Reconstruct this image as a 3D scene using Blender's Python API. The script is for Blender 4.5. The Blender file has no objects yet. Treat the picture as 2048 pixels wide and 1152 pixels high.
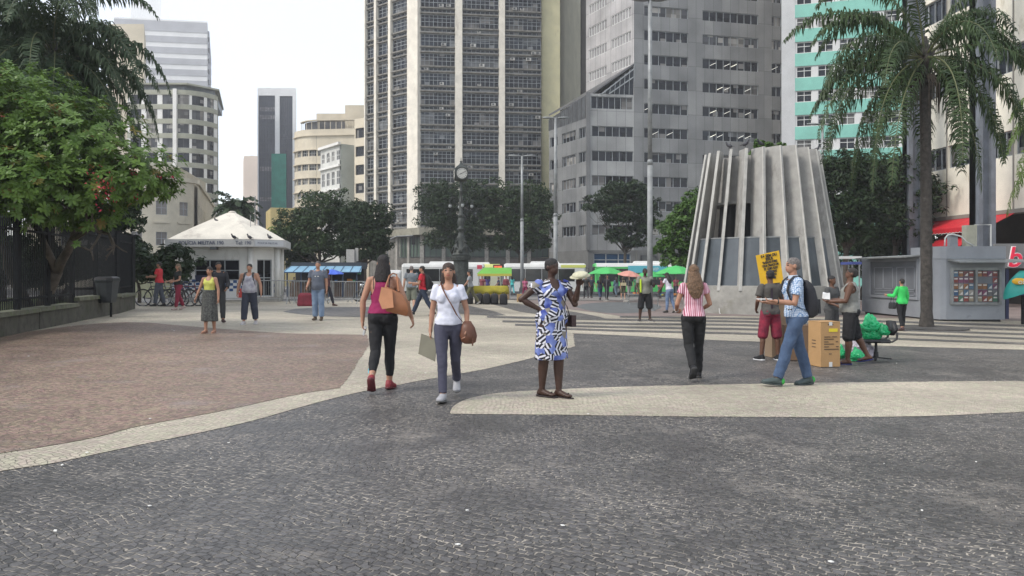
import bpy, bmesh, math, random
from mathutils import Vector, Matrix, noise
random.seed(7)
R = math.radians
S = bpy.context.scene
COL = S.collection
# ---------------------------------------------------------------- camera
F = 1550.0; HZ = 547.0; CH = 1.5
cd = bpy.data.cameras.new("camera"); cam = bpy.data.objects.new("camera", cd); COL.objects.link(cam)
cam.location = (0, 0, CH); cam.rotation_euler = (R(90), 0, 0)
cd.sensor_width = 36; cd.lens = 36 * F / 2048; cd.shift_y = (HZ - 576) / 2048
cd.clip_start = 0.1; cd.clip_end = 4000
S.camera = cam
# ---------------------------------------------------------------- sky, sun, exposure
SUN_EL, SUN_AZ = 46, -118      # degrees; azimuth measured from +Y to +X (behind the camera, left)
w = bpy.data.worlds.new("World"); S.world = w; w.use_nodes = True
nt = w.node_tree; nt.nodes.clear()
out = nt.nodes.new('ShaderNodeOutputWorld'); bg1 = nt.nodes.new('ShaderNodeBackground'); bg2 = nt.nodes.new('ShaderNodeBackground')
sky = nt.nodes.new('ShaderNodeTexSky'); sky.sky_type = 'NISHITA'; sky.sun_disc = False
sky.sun_elevation = R(SUN_EL); sky.sun_rotation = R(SUN_AZ)
bg1.inputs[1].default_value = 0.08
nz = nt.nodes.new('ShaderNodeTexNoise'); nz.inputs['Scale'].default_value = 1.6; nz.inputs['Detail'].default_value = 4
tc = nt.nodes.new('ShaderNodeTexCoord'); cr = nt.nodes.new('ShaderNodeValToRGB')
cr.color_ramp.elements[0].position = .3; cr.color_ramp.elements[0].color = (.90, .92, .95, 1)
cr.color_ramp.elements[1].position = .7; cr.color_ramp.elements[1].color = (1, 1, .985, 1)
nt.links.new(tc.outputs['Generated'], nz.inputs[0]); nt.links.new(nz.outputs[0], cr.inputs[0])
nt.links.new(cr.outputs[0], bg2.inputs[0]); bg2.inputs[1].default_value = 0.74
ad = nt.nodes.new('ShaderNodeAddShader')
nt.links.new(sky.outputs[0], bg1.inputs[0]); nt.links.new(bg1.outputs[0], ad.inputs[0]); nt.links.new(bg2.outputs[0], ad.inputs[1])
nt.links.new(ad.outputs[0], out.inputs[0])
sl = bpy.data.lights.new("sun", 'SUN'); sl.energy = 2.3; sl.angle = R(16); sl.color = (1, .95, .87)
so = bpy.data.objects.new("sun", sl); COL.objects.link(so); so.location = (-30, -30, 60)
dv = Vector((math.sin(R(SUN_AZ)) * math.cos(R(SUN_EL)), math.cos(R(SUN_AZ)) * math.cos(R(SUN_EL)), math.sin(R(SUN_EL))))
so.rotation_euler = dv.to_track_quat('Z', 'Y').to_euler()
S.view_settings.view_transform = 'Standard'; S.view_settings.look = 'None'; S.view_settings.exposure = 0.26; S.view_settings.gamma = 1
try:
    S.cycles.use_denoising = True; S.cycles.max_bounces = 6; S.cycles.transparent_max_bounces = 8; S.cycles.volume_bounces = 1
except Exception: pass

# ---------------------------------------------------------------- helpers
def clamp(a, lo, hi): return max(lo, min(hi, a))
def zg(x, y):
    f = 1.0 if y < 50 else max(0.0, 1 - (y - 50) / 20)
    dr = clamp((y - 30) / 90, 0, .5)
    return -0.014 * clamp(x, -20, 20) * f - dr
def P(px, py, d):
    return Vector(((px - 1024) / F * d, d, CH + (HZ - py) / F * d))
def G(px, py):
    "point of the ground seen at a pixel"
    d = 10.0
    for _ in range(60):
        x = (px - 1024) / F * d
        d = d * .5 + .5 * F * (CH - zg(x, d)) / max(1.0, (py - HZ))
    x = (px - 1024) / F * d
    return Vector((x, d, zg(x, d)))
def sc(d): return F / d

class MB:
    def __init__(s): s.v = []; s.f = []; s.m = []; s.uv = []; s.cm = 0; s.X = None
    def vt(s, p):
        p = Vector(p)
        if s.X is not None: p = s.X @ p
        s.v.append(p); return len(s.v) - 1
    def fc(s, idx, uv=None):
        s.f.append(tuple(idx)); s.m.append(s.cm); s.uv.append(uv); return s
    def quad(s, a, b, c, d, uv=None):
        i = [s.vt(p) for p in (a, b, c, d)]; return s.fc(i, uv)
    def poly(s, pts, uv=None): return s.fc([s.vt(p) for p in pts], uv)
    def hexa(s, p):
        "8 corners: bottom 4 ccw then top 4"
        i = [s.vt(q) for q in p]
        for a in ((3, 2, 1, 0), (4, 5, 6, 7), (0, 1, 5, 4), (1, 2, 6, 5), (2, 3, 7, 6), (3, 0, 4, 7)): s.fc([i[k] for k in a])
        return s
    def box(s, x0, x1, y0, y1, z0, z1):
        return s.hexa([(x0, y0, z0), (x1, y0, z0), (x1, y1, z0), (x0, y1, z0), (x0, y0, z1), (x1, y0, z1), (x1, y1, z1), (x0, y1, z1)])
    def bar(s, a, b, w, h=None):
        "rectangular bar from a to b"
        h = h or w; a = Vector(a); b = Vector(b); t = (b - a).normalized()
        up = Vector((0, 0, 1)) if abs(t.z) < .95 else Vector((0, 1, 0))
        r = t.cross(up).normalized() * w / 2; u = r.cross(t).normalized() * h / 2
        return s.hexa([a - r - u, a + r - u, b + r - u, b - r - u, a - r + u, a + r + u, b + r + u, b - r + u])
    def rings(s, rs, cap=True, closed=True):
        "rs: list of rings (equal counts)"
        ids = [[s.vt(p) for p in r] for r in rs]; n = len(ids[0])
        for a, b in zip(ids, ids[1:]):
            for k in range(n if closed else n - 1):
                s.fc((a[k], a[(k + 1) % n], b[(k + 1) % n], b[k]))
        if cap:
            s.fc(ids[0][::-1]); s.fc(ids[-1])
        return s
    def tube(s, pts, rad, n=8, cap=True):
        pts = [Vector(p) for p in pts]
        if not hasattr(rad, '__len__'): rad = [rad] * len(pts)
        rs = []; pu = None
        for i, p in enumerate(pts):
            t = (pts[min(i + 1, len(pts) - 1)] - pts[max(i - 1, 0)])
            t = t.normalized() if t.length > 1e-9 else Vector((0, 0, 1))
            if pu is None:
                up = Vector((0, 0, 1)) if abs(t.z) < .9 else Vector((0, 1, 0))
                pu = t.cross(up).normalized()
            a = (pu - t * pu.dot(t)).normalized(); pu = a; b = t.cross(a)
            rs.append([p + (a * math.cos(2 * math.pi * k / n) + b * math.sin(2 * math.pi * k / n)) * rad[i] for k in range(n)])
        return s.rings(rs, cap)
    def lathe(s, prof, n=16, c=(0, 0), cap=True):
        rs = [[(c[0] + r * math.cos(2 * math.pi * k / n), c[1] + r * math.sin(2 * math.pi * k / n), z) for k in range(n)] for r, z in prof]
        return s.rings(rs, cap)
    def ell(s, c, r, n=10, m=7, rot=None):
        c = Vector(c); rs = []
        for j in range(1, m):
            t = -math.pi / 2 + math.pi * j / m
            ring = []
            for k in range(n):
                q = Vector((r[0] * math.cos(t) * math.cos(2 * math.pi * k / n), r[1] * math.cos(t) * math.sin(2 * math.pi * k / n), r[2] * math.sin(t)))
                if rot is not None: q = rot @ q
                ring.append(c + q)
            rs.append(ring)
        return s.rings(rs)
    def prism(s, pts, z0, z1):
        return s.rings([[(p[0], p[1], z0) for p in pts], [(p[0], p[1], z1) for p in pts]])
    def build(s, name, mats, parent=None, smooth=False, loc=None, rz=0, link=True):
        me = bpy.data.meshes.new(name)
        me.from_pydata([tuple(v) for v in s.v], [], s.f)
        if not isinstance(mats, (list, tuple)): mats = [mats]
        for m in mats: me.materials.append(m)
        if len(mats) > 1: me.polygons.foreach_set('material_index', s.m)
        if any(u is not None for u in s.uv):
            ul = me.uv_layers.new(name="UVMap").data; k = 0
            for f, u in zip(s.f, s.uv):
                for j in range(len(f)):
                    if u is not None: ul[k].uv = u[j]
                    k += 1
        if smooth: me.polygons.foreach_set('use_smooth', [True] * len(me.polygons))
        me.update()
        o = bpy.data.objects.new(name, me); COL.objects.link(o)
        if parent is not None: o.parent = parent
        if loc is not None: o.location = loc
        o.rotation_euler[2] = rz
        return o
def shade_auto(o, ang=40):
    me = o.data; bm = bmesh.new(); bm.from_mesh(me)
    for e in bm.edges: e.smooth = not (len(e.link_faces) == 2 and e.calc_face_angle(0) > R(ang))
    for f in bm.faces: f.smooth = True
    bm.to_mesh(me); bm.free(); return o
def fixn(o):
    bm = bmesh.new(); bm.from_mesh(o.data); bmesh.ops.recalc_face_normals(bm, faces=bm.faces); bm.to_mesh(o.data); bm.free(); return o
def tag(o, label=None, cat=None, group=None, kind=None):
    if label: o['label'] = label
    if cat: o['category'] = cat
    if group: o['group'] = group
    if kind: o['kind'] = kind
    return o
def empty(name, loc=(0, 0, 0), rz=0, label=None, cat=None, group=None):
    o = bpy.data.objects.new(name, None); COL.objects.link(o); o.location = loc; o.rotation_euler = (0, 0, rz)
    o.empty_display_size = .2
    return tag(o, label, cat, group)
def copy_tree(o, parent=None, loc=None, rz=None, label=None):
    c = o.copy(); COL.objects.link(c)
    if parent is not None: c.parent = parent
    if loc is not None: c.location = loc
    if rz is not None: c.rotation_euler[2] = rz
    if label: c['label'] = label
    for ch in o.children: copy_tree(ch, c)
    return c

# ---------------------------------------------------------------- materials
_M = {}
def mat(name, col, rough=.7, metal=0, n=None, bump=0, spec=None, emis=None, alpha=None, sheen=0, rnd=0, coords='Object', col2=None, stain=None):
    """n=(scale, amount): value noise; rnd: per-object value variation; stain=(col, scale, threshold)"""
    if name in _M: return _M[name]
    m = bpy.data.materials.new(name); m.use_nodes = True; t = m.node_tree; b = t.nodes['Principled BSDF']
    b.inputs['Base Color'].default_value = (*col, 1); b.inputs['Roughness'].default_value = rough; b.inputs['Metallic'].default_value = metal
    if spec is not None: b.inputs['Specular IOR Level'].default_value = spec
    if emis: b.inputs['Emission Color'].default_value = (*emis[0], 1); b.inputs['Emission Strength'].default_value = emis[1]
    if alpha is not None: b.inputs['Alpha'].default_value = alpha
    L = t.links.new; src = None
    if n or bump or stain:
        tcn = t.nodes.new('ShaderNodeTexCoord')
        sc_ = n[0] if n else 8
        nn = t.nodes.new('ShaderNodeTexNoise'); nn.inputs['Scale'].default_value = sc_; nn.inputs['Detail'].default_value = 6; nn.inputs['Roughness'].default_value = .62
        L(tcn.outputs[coords], nn.inputs[0])
        if n:
            mx = t.nodes.new('ShaderNodeMix'); mx.data_type = 'RGBA'
            c2 = col2 or tuple(max(0, c * (1 - n[1])) for c in col)
            c1 = col if col2 else tuple(min(1, c * (1 + n[1] * .6)) for c in col)
            mr = t.nodes.new('ShaderNodeMapRange'); mr.inputs[1].default_value = .36; mr.inputs[2].default_value = .64
            L(nn.outputs[0], mr.inputs[0]); L(mr.outputs[0], mx.inputs[0])
            mx.inputs[6].default_value = (*c2, 1); mx.inputs[7].default_value = (*c1, 1); src = mx.outputs[2]
        if stain:
            n2 = t.nodes.new('ShaderNodeTexNoise'); n2.inputs['Scale'].default_value = stain[1]; n2.inputs['Detail'].default_value = 8; n2.inputs['Roughness'].default_value = .7
            mp = t.nodes.new('ShaderNodeMapping'); mp.inputs['Scale'].default_value = (1, 1, .35 if len(stain) > 3 else 1)
            L(tcn.outputs[coords], mp.inputs[0]); L(mp.outputs[0], n2.inputs[0])
            mr2 = t.nodes.new('ShaderNodeMapRange'); mr2.inputs[1].default_value = stain[2]; mr2.inputs[2].default_value = stain[2] + .16
            L(n2.outputs[0], mr2.inputs[0])
            mx2 = t.nodes.new('ShaderNodeMix'); mx2.data_type = 'RGBA'; L(mr2.outputs[0], mx2.inputs[0])
            if src: L(src, mx2.inputs[6])
            else: mx2.inputs[6].default_value = (*col, 1)
            mx2.inputs[7].default_value = (*stain[0], 1); src = mx2.outputs[2]
        if bump:
            bp = t.nodes.new('ShaderNodeBump'); bp.inputs['Strength'].default_value = bump; bp.inputs['Distance'].default_value = .02
            L(nn.outputs[0], bp.inputs['Height']); L(bp.outputs[0], b.inputs['Normal'])
    if rnd:
        oi = t.nodes.new('ShaderNodeObjectInfo'); hs = t.nodes.new('ShaderNodeHueSaturation')
        mr3 = t.nodes.new('ShaderNodeMapRange'); mr3.inputs[3].default_value = 1 - rnd; mr3.inputs[4].default_value = 1 + rnd
        L(oi.outputs['Random'], mr3.inputs[0]); L(mr3.outputs[0], hs.inputs['Value'])
        if src: L(src, hs.inputs['Color'])
        else: hs.inputs['Color'].default_value = (*col, 1)
        src = hs.outputs[0]
    if src: L(src, b.inputs['Base Color'])
    _M[name] = m; return m
def text(s, name, size, m, parent, loc, rot=(R(90), 0, 0), ext=.01, align='CENTER', xs=1.0, bold=0.0, shear=0):
    c = bpy.data.curves.new(name, 'FONT'); c.body = s; c.size = size; c.extrude = ext; c.align_x = align; c.align_y = 'CENTER'
    c.offset = bold; c.shear = shear; c.resolution_u = 3
    c.materials.append(m); tmp = bpy.data.objects.new(name + '_tmp', c); me = bpy.data.meshes.new_from_object(tmp); me.name = name
    bpy.data.objects.remove(tmp); bpy.data.curves.remove(c)
    if not me.materials: me.materials.append(m)
    o = bpy.data.objects.new(name, me); COL.objects.link(o)
    if parent: o.parent = parent
    o.location = loc; o.rotation_euler = rot; o.scale = (xs, 1, 1); return o
# ================================================================ GROUND
def stone_mat(name, base, joint, jvis, rough, size=.07, var=.35, bumpd=.012, tint=(1, 1, 1), patch=None, jw=.09, vlo=.35, dgap=0.0):
    m = bpy.data.materials.new(name); m.use_nodes = True; t = m.node_tree; b = t.nodes['Principled BSDF']; N = t.nodes.new; L = t.links.new
    g = N('ShaderNodeNewGeometry')
    # gentle waviness of the laid rows
    n0 = N('ShaderNodeTexNoise'); n0.inputs['Scale'].default_value = .8; n0.inputs['Detail'].default_value = 2; L(g.outputs['Position'], n0.inputs[0])
    vm = N('ShaderNodeVectorMath'); vm.operation = 'MULTIPLY_ADD'; L(n0.outputs['Color'], vm.inputs[0]); vm.inputs[1].default_value = (.45, .45, 0); L(g.outputs['Position'], vm.inputs[2])
    n6 = N('ShaderNodeTexNoise'); n6.inputs['Scale'].default_value = 12; n6.inputs['Detail'].default_value = 1.5; L(g.outputs['Position'], n6.inputs[0])
    v6 = N('ShaderNodeVectorMath'); v6.operation = 'MULTIPLY_ADD'; L(n6.outputs['Color'], v6.inputs[0]); v6.inputs[1].default_value = (.06, .06, 0); L(vm.outputs[0], v6.inputs[2])
    mp = N('ShaderNodeMapping'); mp.inputs['Rotation'].default_value = (0, 0, R(31)); mp.inputs['Scale'].default_value = (1, 1, 0); L(v6.outputs[0], mp.inputs[0])
    scale = .72 / size
    br = N('ShaderNodeTexBrick'); br.offset = .5; br.inputs['Scale'].default_value = 1 / size; br.inputs['Brick Width'].default_value = 1.12; br.inputs['Row Height'].default_value = .92
    br.inputs['Mortar Size'].default_value = jw; br.inputs['Mortar Smooth'].default_value = .9; br.inputs['Color1'].default_value = (0, 0, 0, 1); br.inputs['Color2'].default_value = (1, 1, 1, 1); br.inputs['Mortar'].default_value = (.5, .5, .5, 1); L(mp.outputs[0], br.inputs[0])
    v = N('ShaderNodeTexVoronoi'); v.voronoi_dimensions = '2D'; v.inputs['Scale'].default_value = scale; v.inputs['Randomness'].default_value = .62; L(mp.outputs[0], v.inputs[0])
    # joint visibility varies in patches (sand washed in or out)
    n1 = N('ShaderNodeTexNoise'); n1.inputs['Scale'].default_value = 1.1; n1.inputs['Detail'].default_value = 5; n1.inputs['Roughness'].default_value = .65; L(g.outputs['Position'], n1.inputs[0])
    n2 = N('ShaderNodeTexNoise'); n2.inputs['Scale'].default_value = 22; n2.inputs['Detail'].default_value = 3; L(g.outputs['Position'], n2.inputs[0])
    n4 = N('ShaderNodeTexNoise'); n4.inputs['Scale'].default_value = .28; n4.inputs['Detail'].default_value = 6; n4.inputs['Roughness'].default_value = .6; L(g.outputs['Position'], n4.inputs[0])
    jm = N('ShaderNodeMapRange'); jm.inputs[1].default_value = .25; jm.inputs[2].default_value = .8; L(br.outputs['Fac'], jm.inputs[0])
    vis = N('ShaderNodeMapRange'); vis.inputs[1].default_value = .42; vis.inputs[2].default_value = .62; vis.inputs[3].default_value = jvis[0]; vis.inputs[4].default_value = jvis[1]; L(n2.outputs[0], vis.inputs[0])
    vis2 = N('ShaderNodeMapRange'); vis2.inputs[1].default_value = .40; vis2.inputs[2].default_value = .60; vis2.inputs[3].default_value = vlo; vis2.inputs[4].default_value = 1.0; L(n1.outputs[0], vis2.inputs[0])
    mu = N('ShaderNodeMath'); mu.operation = 'MULTIPLY'; L(jm.outputs[0], mu.inputs[0]); L(vis.outputs[0], mu.inputs[1])
    mu2 = N('ShaderNodeMath'); mu2.operation = 'MULTIPLY'; L(mu.outputs[0], mu2.inputs[0]); L(vis2.outputs[0], mu2.inputs[1])
    # stone colour
    sep = N('ShaderNodeSeparateColor'); L(v.outputs['Color'], sep.inputs[0])
    vr = N('ShaderNodeMapRange'); vr.inputs[3].default_value = 1 - var; vr.inputs[4].default_value = 1 + var; L(br.outputs['Color'], vr.inputs[0])
    pr = N('ShaderNodeMapRange'); pr.inputs[1].default_value = .3; pr.inputs[2].default_value = .7; pr.inputs[3].default_value = .66; pr.inputs[4].default_value = 1.38; L(n4.outputs[0], pr.inputs[0])
    m3 = N('ShaderNodeMath'); m3.operation = 'MULTIPLY'; L(vr.outputs[0], m3.inputs[0]); L(pr.outputs[0], m3.inputs[1])
    hs = N('ShaderNodeHueSaturation'); hs.inputs['Color'].default_value = (*base, 1); L(m3.outputs[0], hs.inputs['Value'])
    hr = N('ShaderNodeMapRange'); hr.inputs[3].default_value = .47; hr.inputs[4].default_value = .53; L(sep.outputs[1], hr.inputs[0]); L(hr.outputs[0], hs.inputs['Hue'])
    cur = hs.outputs[0]
    if patch:
        n5 = N('ShaderNodeTexNoise'); n5.inputs['Scale'].default_value = 1.0; n5.inputs['Detail'].default_value = 7; n5.inputs['Roughness'].default_value = .7
        mp5 = N('ShaderNodeMapping'); mp5.inputs['Location'].default_value = (3.3, 7.1, 0); L(g.outputs['Position'], mp5.inputs[0]); L(mp5.outputs[0], n5.inputs[0])
        pm = N('ShaderNodeMapRange'); pm.inputs[1].default_value = .57; pm.inputs[2].default_value = .70; pm.inputs[4].default_value = patch[1]; L(n5.outputs[0], pm.inputs[0])
        mxp = N('ShaderNodeMix'); mxp.data_type = 'RGBA'; L(pm.outputs[0], mxp.inputs[0]); L(cur, mxp.inputs[6]); mxp.inputs[7].default_value = (*patch[0], 1); cur = mxp.outputs[2]
    if dgap:
        dk = N('ShaderNodeMath'); dk.operation = 'MULTIPLY'; dk.inputs[1].default_value = dgap; L(jm.outputs[0], dk.inputs[0]); mxd = N('ShaderNodeMix'); mxd.data_type = 'RGBA'; L(dk.outputs[0], mxd.inputs[0]); L(cur, mxd.inputs[6]); mxd.inputs[7].default_value = (.02, .018, .016, 1); cur = mxd.outputs[2]  # shadow between the stones, painted near-black into the joints
    mx = N('ShaderNodeMix'); mx.data_type = 'RGBA'; L(mu2.outputs[0], mx.inputs[0]); L(cur, mx.inputs[6]); mx.inputs[7].default_value = (*joint, 1)
    L(mx.outputs[2], b.inputs['Base Color'])
    rr = N('ShaderNodeMapRange'); rr.inputs[3].default_value = rough - .1; rr.inputs[4].default_value = rough + .22; L(n1.outputs[0], rr.inputs[0]); L(rr.outputs[0], b.inputs['Roughness'])
    b.inputs['Specular IOR Level'].default_value = .45
    # relief: domed stones of uneven height, recessed joints
    hm = N('ShaderNodeMapRange'); hm.inputs[1].default_value = 1; hm.inputs[2].default_value = 0; L(br.outputs['Fac'], hm.inputs[0]); hm.interpolation_type = 'SMOOTHSTEP'
    ha = N('ShaderNodeMath'); ha.operation = 'MULTIPLY_ADD'; L(br.outputs['Color'], ha.inputs[0]); ha.inputs[1].default_value = .55; L(hm.outputs[0], ha.inputs[2])
    hb = N('ShaderNodeMath'); hb.operation = 'MULTIPLY_ADD'; L(n2.outputs[0], hb.inputs[0]); hb.inputs[1].default_value = .5; L(ha.outputs[0], hb.inputs[2])
    bp = N('ShaderNodeBump'); bp.inputs['Strength'].default_value = .9; bp.inputs['Distance'].default_value = bumpd; L(hb.outputs[0], bp.inputs['Height']); L(bp.outputs[0], b.inputs['Normal'])
    return m
M_dark = stone_mat("basalt_setts", (.080, .076, .075), (.46, .41, .345), (.0, 1.0), .40, .054, .36, .016, patch=((.25, .225, .20), .7), jw=.17, vlo=.25, dgap=.5)
M_white = stone_mat("limestone_setts", (.415, .37, .29), (.13, .115, .09), (.35, 1.0), .55, .050, .17, .011, patch=((.33, .30, .25), .5), jw=.10)
M_red = stone_mat("red_setts", (.215, .152, .112), (.34, .26, .21), (.1, 1.0), .5, .047, .38, .012, patch=((.27, .22, .20), .8), jw=.12, vlo=.2, dgap=.5)
M_asph = mat("asphalt", (.06, .06, .062), .8, n=(1.2, .3), bump=.2)
M_pave_far = mat("far_paving", (.2, .185, .17), .8, n=(.6, .3))
M_redasph = mat("reddish_paving", (.20, .155, .14), .75, n=(1.5, .25), bump=.1)
M_grass = mat("grass_green", (.11, .15, .035), .9, n=(6, .5), col2=(.06, .085, .02))
M_conc = mat("concrete", (.33, .315, .285), .85, n=(3, .22), bump=.3, stain=((.17, .16, .14), 1.2, .56, 1))
M_concd = mat("old_concrete", (.085, .08, .065), .9, n=(4, .35), bump=.4, stain=((.045, .05, .028), 2.0, .52))

def grid_sheet(name, xs, ys, m, off=0.0, kind='structure'):
    b = MB(); ids = [[b.vt((x, y, zg(x, y) + off)) for x in xs] for y in ys]
    for j in range(len(ys) - 1):
        for i in range(len(xs) - 1): b.fc((ids[j][i], ids[j][i + 1], ids[j + 1][i + 1], ids[j + 1][i]))
    o = b.build(name, m); return tag(o, kind=kind)
XS = [-1500, -300, -120, -60, -20, 20, 60, 120, 300, 1500]
grid_sheet('ground', XS, [-60, 0, 30, 50, 55, 60, 63, 64, 70, 75, 99, 150, 400, 1500, 3000], [M_asph], -.14)
grid_sheet('dark_stone_pavement', XS, [-60, 0, 30, 50, 54], M_dark)
grid_sheet('far_pavement', XS, [54, 58, 62], M_pave_far)
# kerb edge of the far plaza pavement
kb = MB()
for a, b_ in zip(XS[1:-1], XS[2:-1]):
    kb.hexa([(a, 62, zg(a, 62) - .14), (b_, 62, zg(b_, 62) - .14), (b_, 62.25, zg(b_, 62) - .14), (a, 62.25, zg(a, 62) - .14),
             (a, 62, zg(a, 62)), (b_, 62, zg(b_, 62)), (b_, 62.25, zg(b_, 62)), (a, 62.25, zg(a, 62))])
tag(kb.build('kerb', M_conc), kind='structure')
grid_sheet('road', XS[1:-1], [64, 66, 70, 75, 98], M_asph, -.136)
pv = MB(); pv.box(-300, 300, 99, 103, -.7, -.5); pv.box(-300, 300, 103, 400, -.7, -.5005)
tag(pv.build('far_sidewalk', M_pave_far), kind='structure')
tl = MB()
for k in range(-20, 21): tl.box(k * 8, k * 8 + 3, 80, 80.15, -.636, -.632)
tl_o = tag(tl.build('road_markings', mat("road_paint", (.7, .7, .68), .7, n=(4, .2))), kind='structure')

def zone(name, px, m, off):
    bm = bmesh.new(); vs = []
    W_ = [G(x, y) for x, y in px]; rj = random.Random(3)
    for a, b in zip(W_, W_[1:] + W_[:1]):
        n = max(1, int((b - a).length / .13)) if min(a.y, b.y) < 19 and abs(a.x) < 13 and name != 'dark_stone_stripe' else 1; t_ = (b - a).normalized() if (b - a).length > 0 else a
        for i in range(n):
            q = a.lerp(b, i / n); j = rj.uniform(-.018, .018) if i else 0; vs.append(bm.verts.new((q.x - t_.y * j, q.y + t_.x * j, 0)))
    es = [bm.edges.new((vs[i], vs[(i + 1) % len(vs)])) for i in range(len(vs))]
    bmesh.ops.triangle_fill(bm, use_beauty=True, use_dissolve=False, edges=es)
    for co, no in (((0, 30, 0), (0, 1, 0)), ((20, 0, 0), (1, 0, 0)), ((-20, 0, 0), (1, 0, 0)), ((0, 50, 0), (0, 1, 0))):
        bmesh.ops.bisect_plane(bm, geom=bm.verts[:] + bm.edges[:] + bm.faces[:], plane_co=co, plane_no=no)
    for v in bm.verts: v.co.z = zg(v.co.x, v.co.y) + off
    bmesh.ops.recalc_face_normals(bm, faces=bm.faces)
    if bm.faces and sum(f.normal.z for f in bm.faces) < 0: bmesh.ops.reverse_faces(bm, faces=bm.faces)
    me = bpy.data.meshes.new(name); bm.to_mesh(me); bm.free(); me.materials.append(m)
    o = bpy.data.objects.new(name, me); COL.objects.link(o); return tag(o, kind='structure')
def smooth_line(pts, it=2):
    for _ in range(it):
        q = [pts[0]]
        for a, b in zip(pts, pts[1:]):
            q += [(a[0] * .75 + b[0] * .25, a[1] * .75 + b[1] * .25), (a[0] * .25 + b[0] * .75, a[1] * .25 + b[1] * .75)]
        q.append(pts[-1]); pts = q
    return pts
lower = smooth_line([(1150, 693), (1050, 720), (970, 739), (900, 751), (800, 769), (700, 788), (600, 815), (500, 844), (400, 866), (300, 886), (200, 907), (100, 929), (0, 942), (-160, 978), (-400, 1020)])
redlow = smooth_line([(680, 777), (600, 788), (500, 811), (400, 832), (270, 854), (200, 875), (100, 893), (0, 908), (-160, 938), (-420, 975)])
redtop = smooth_line([(-300, 700), (0, 672), (235, 640), (400, 655), (560, 667), (650, 669), (733, 670)])
zone('white_stone_pavement', [(-250, 612), (250, 606), (560, 602), (860, 599), (1100, 599), (1440, 601), (1800, 604), (2300, 606), (2700, 660), (2700, 716)]
     + smooth_line([(2048, 700), (1700, 690), (1360, 678), (1250, 671), (1146, 667)], 1) + lower + [(-500, 960), (-420, 760), (-300, 690)], M_white, .004)
zone('red_stone_pavement', redtop + [(738, 690), (700, 750)] + redlow + [(-420, 760)], M_red, .008)
zone('white_stone_band', smooth_line([(900, 826), (906, 812), (935, 797), (985, 787), (1050, 782), (1200, 775), (1400, 770), (1700, 765), (2048, 762), (2500, 762)])
     + smooth_line([(2500, 806), (2048, 823), (1900, 832), (1700, 835), (1400, 834), (1100, 830), (902, 828)]), M_white, .004)
# dark inlays in the white field
inl = [[(565, 624), (590, 618), (640, 615), (745, 614), (815, 617), (830, 624), (790, 631), (745, 635), (660, 633), (600, 629)],
       [(868, 611), (905, 607), (935, 611), (985, 622), (1012, 631), (985, 632), (920, 628), (872, 622)],
       [(975, 606), (1012, 606), (1085, 613), (1140, 623), (1200, 634), (1212, 638), (1110, 634), (1040, 624)]]
for q in inl: zone('dark_stone_inlay', q, M_dark, .008)
zone('reddish_pavement', [(1020, 599), (1170, 600), (1400, 600), (2300, 606), (2300, 646), (1800, 636), (1410, 632), (1250, 634), (1140, 619), (1070, 608)], M_redasph, .008)
zone('grey_oval_inlay', smooth_line([(1150, 614), (1170, 607), (1230, 604), (1300, 606), (1330, 614), (1300, 624), (1240, 628), (1185, 624), (1150, 614)]), mat("grey_paving", (.11, .115, .115), .7, n=(2, .25)), .012)
for ln in ([(1240, 634), (1460, 637), (1760, 643), (2048, 652), (2400, 664)], [(974, 634), (1240, 640), (1460, 643), (1760, 651), (2048, 660), (2400, 672)],
           [(1005, 643), (1240, 648), (1460, 650), (1760, 659), (2048, 669), (2400, 681)], [(1030, 650), (1240, 655), (1460, 658), (1760, 667), (2048, 678), (2400, 690)],
           [(1100, 657), (1240, 662), (1460, 667), (1760, 677), (2048, 688), (2400, 700)]):
    t_ = 1.9
    zone('dark_stone_stripe', [(x, y - t_) for x, y in ln] + [(x, y + t_) for x, y in ln[::-1]], M_dark, .010)
# park lawn behind the fence
# (lawn polygon follows the fence built below)
FA = Vector((-10.2, 14.0)); FB = Vector((-12.0, 21.4)); FC = Vector((-13.2, 26.6))
lb = MB()
for (a, b_) in ((FA + (FA - FB) * .6, FA), (FA, FB), (FB, FC), (FC, Vector((-16.5, 29.8))), (Vector((-16.5, 29.8)), Vector((-20, 34)))):
    lb.quad((a.x - 40, a.y, .30), (a.x - .3, a.y, .34), (b_.x - .3, b_.y, .44), (b_.x - 40, b_.y, .40))
tag(lb.build('lawn', M_grass), kind='structure')
# litter: scraps of paper on the stones
lt = MB()
for k in range(45):
    px, py = random.uniform(0, 2048), 640 + random.random() ** 1.5 * 500
    g = G(px, py); a = random.uniform(0, 3.14); s_ = random.uniform(.005, .018); h = random.uniform(.002, .006)
    c, s2 = math.cos(a) * s_, math.sin(a) * s_; z = g.z + .013
    p = [(g.x - c, g.y - s2, z), (g.x + s2 * .6, g.y - c * .6, z), (g.x + c, g.y + s2, z), (g.x - s2 * .5, g.y + c * .7, z)]
    lt.hexa(p + [(q[0], q[1], q[2] + h) for q in p])
tag(lt.build('litter', mat("paper_scrap", (.75, .74, .70), .8)), 'small pale scraps of litter on the stone paving', 'litter', kind='stuff')
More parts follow.
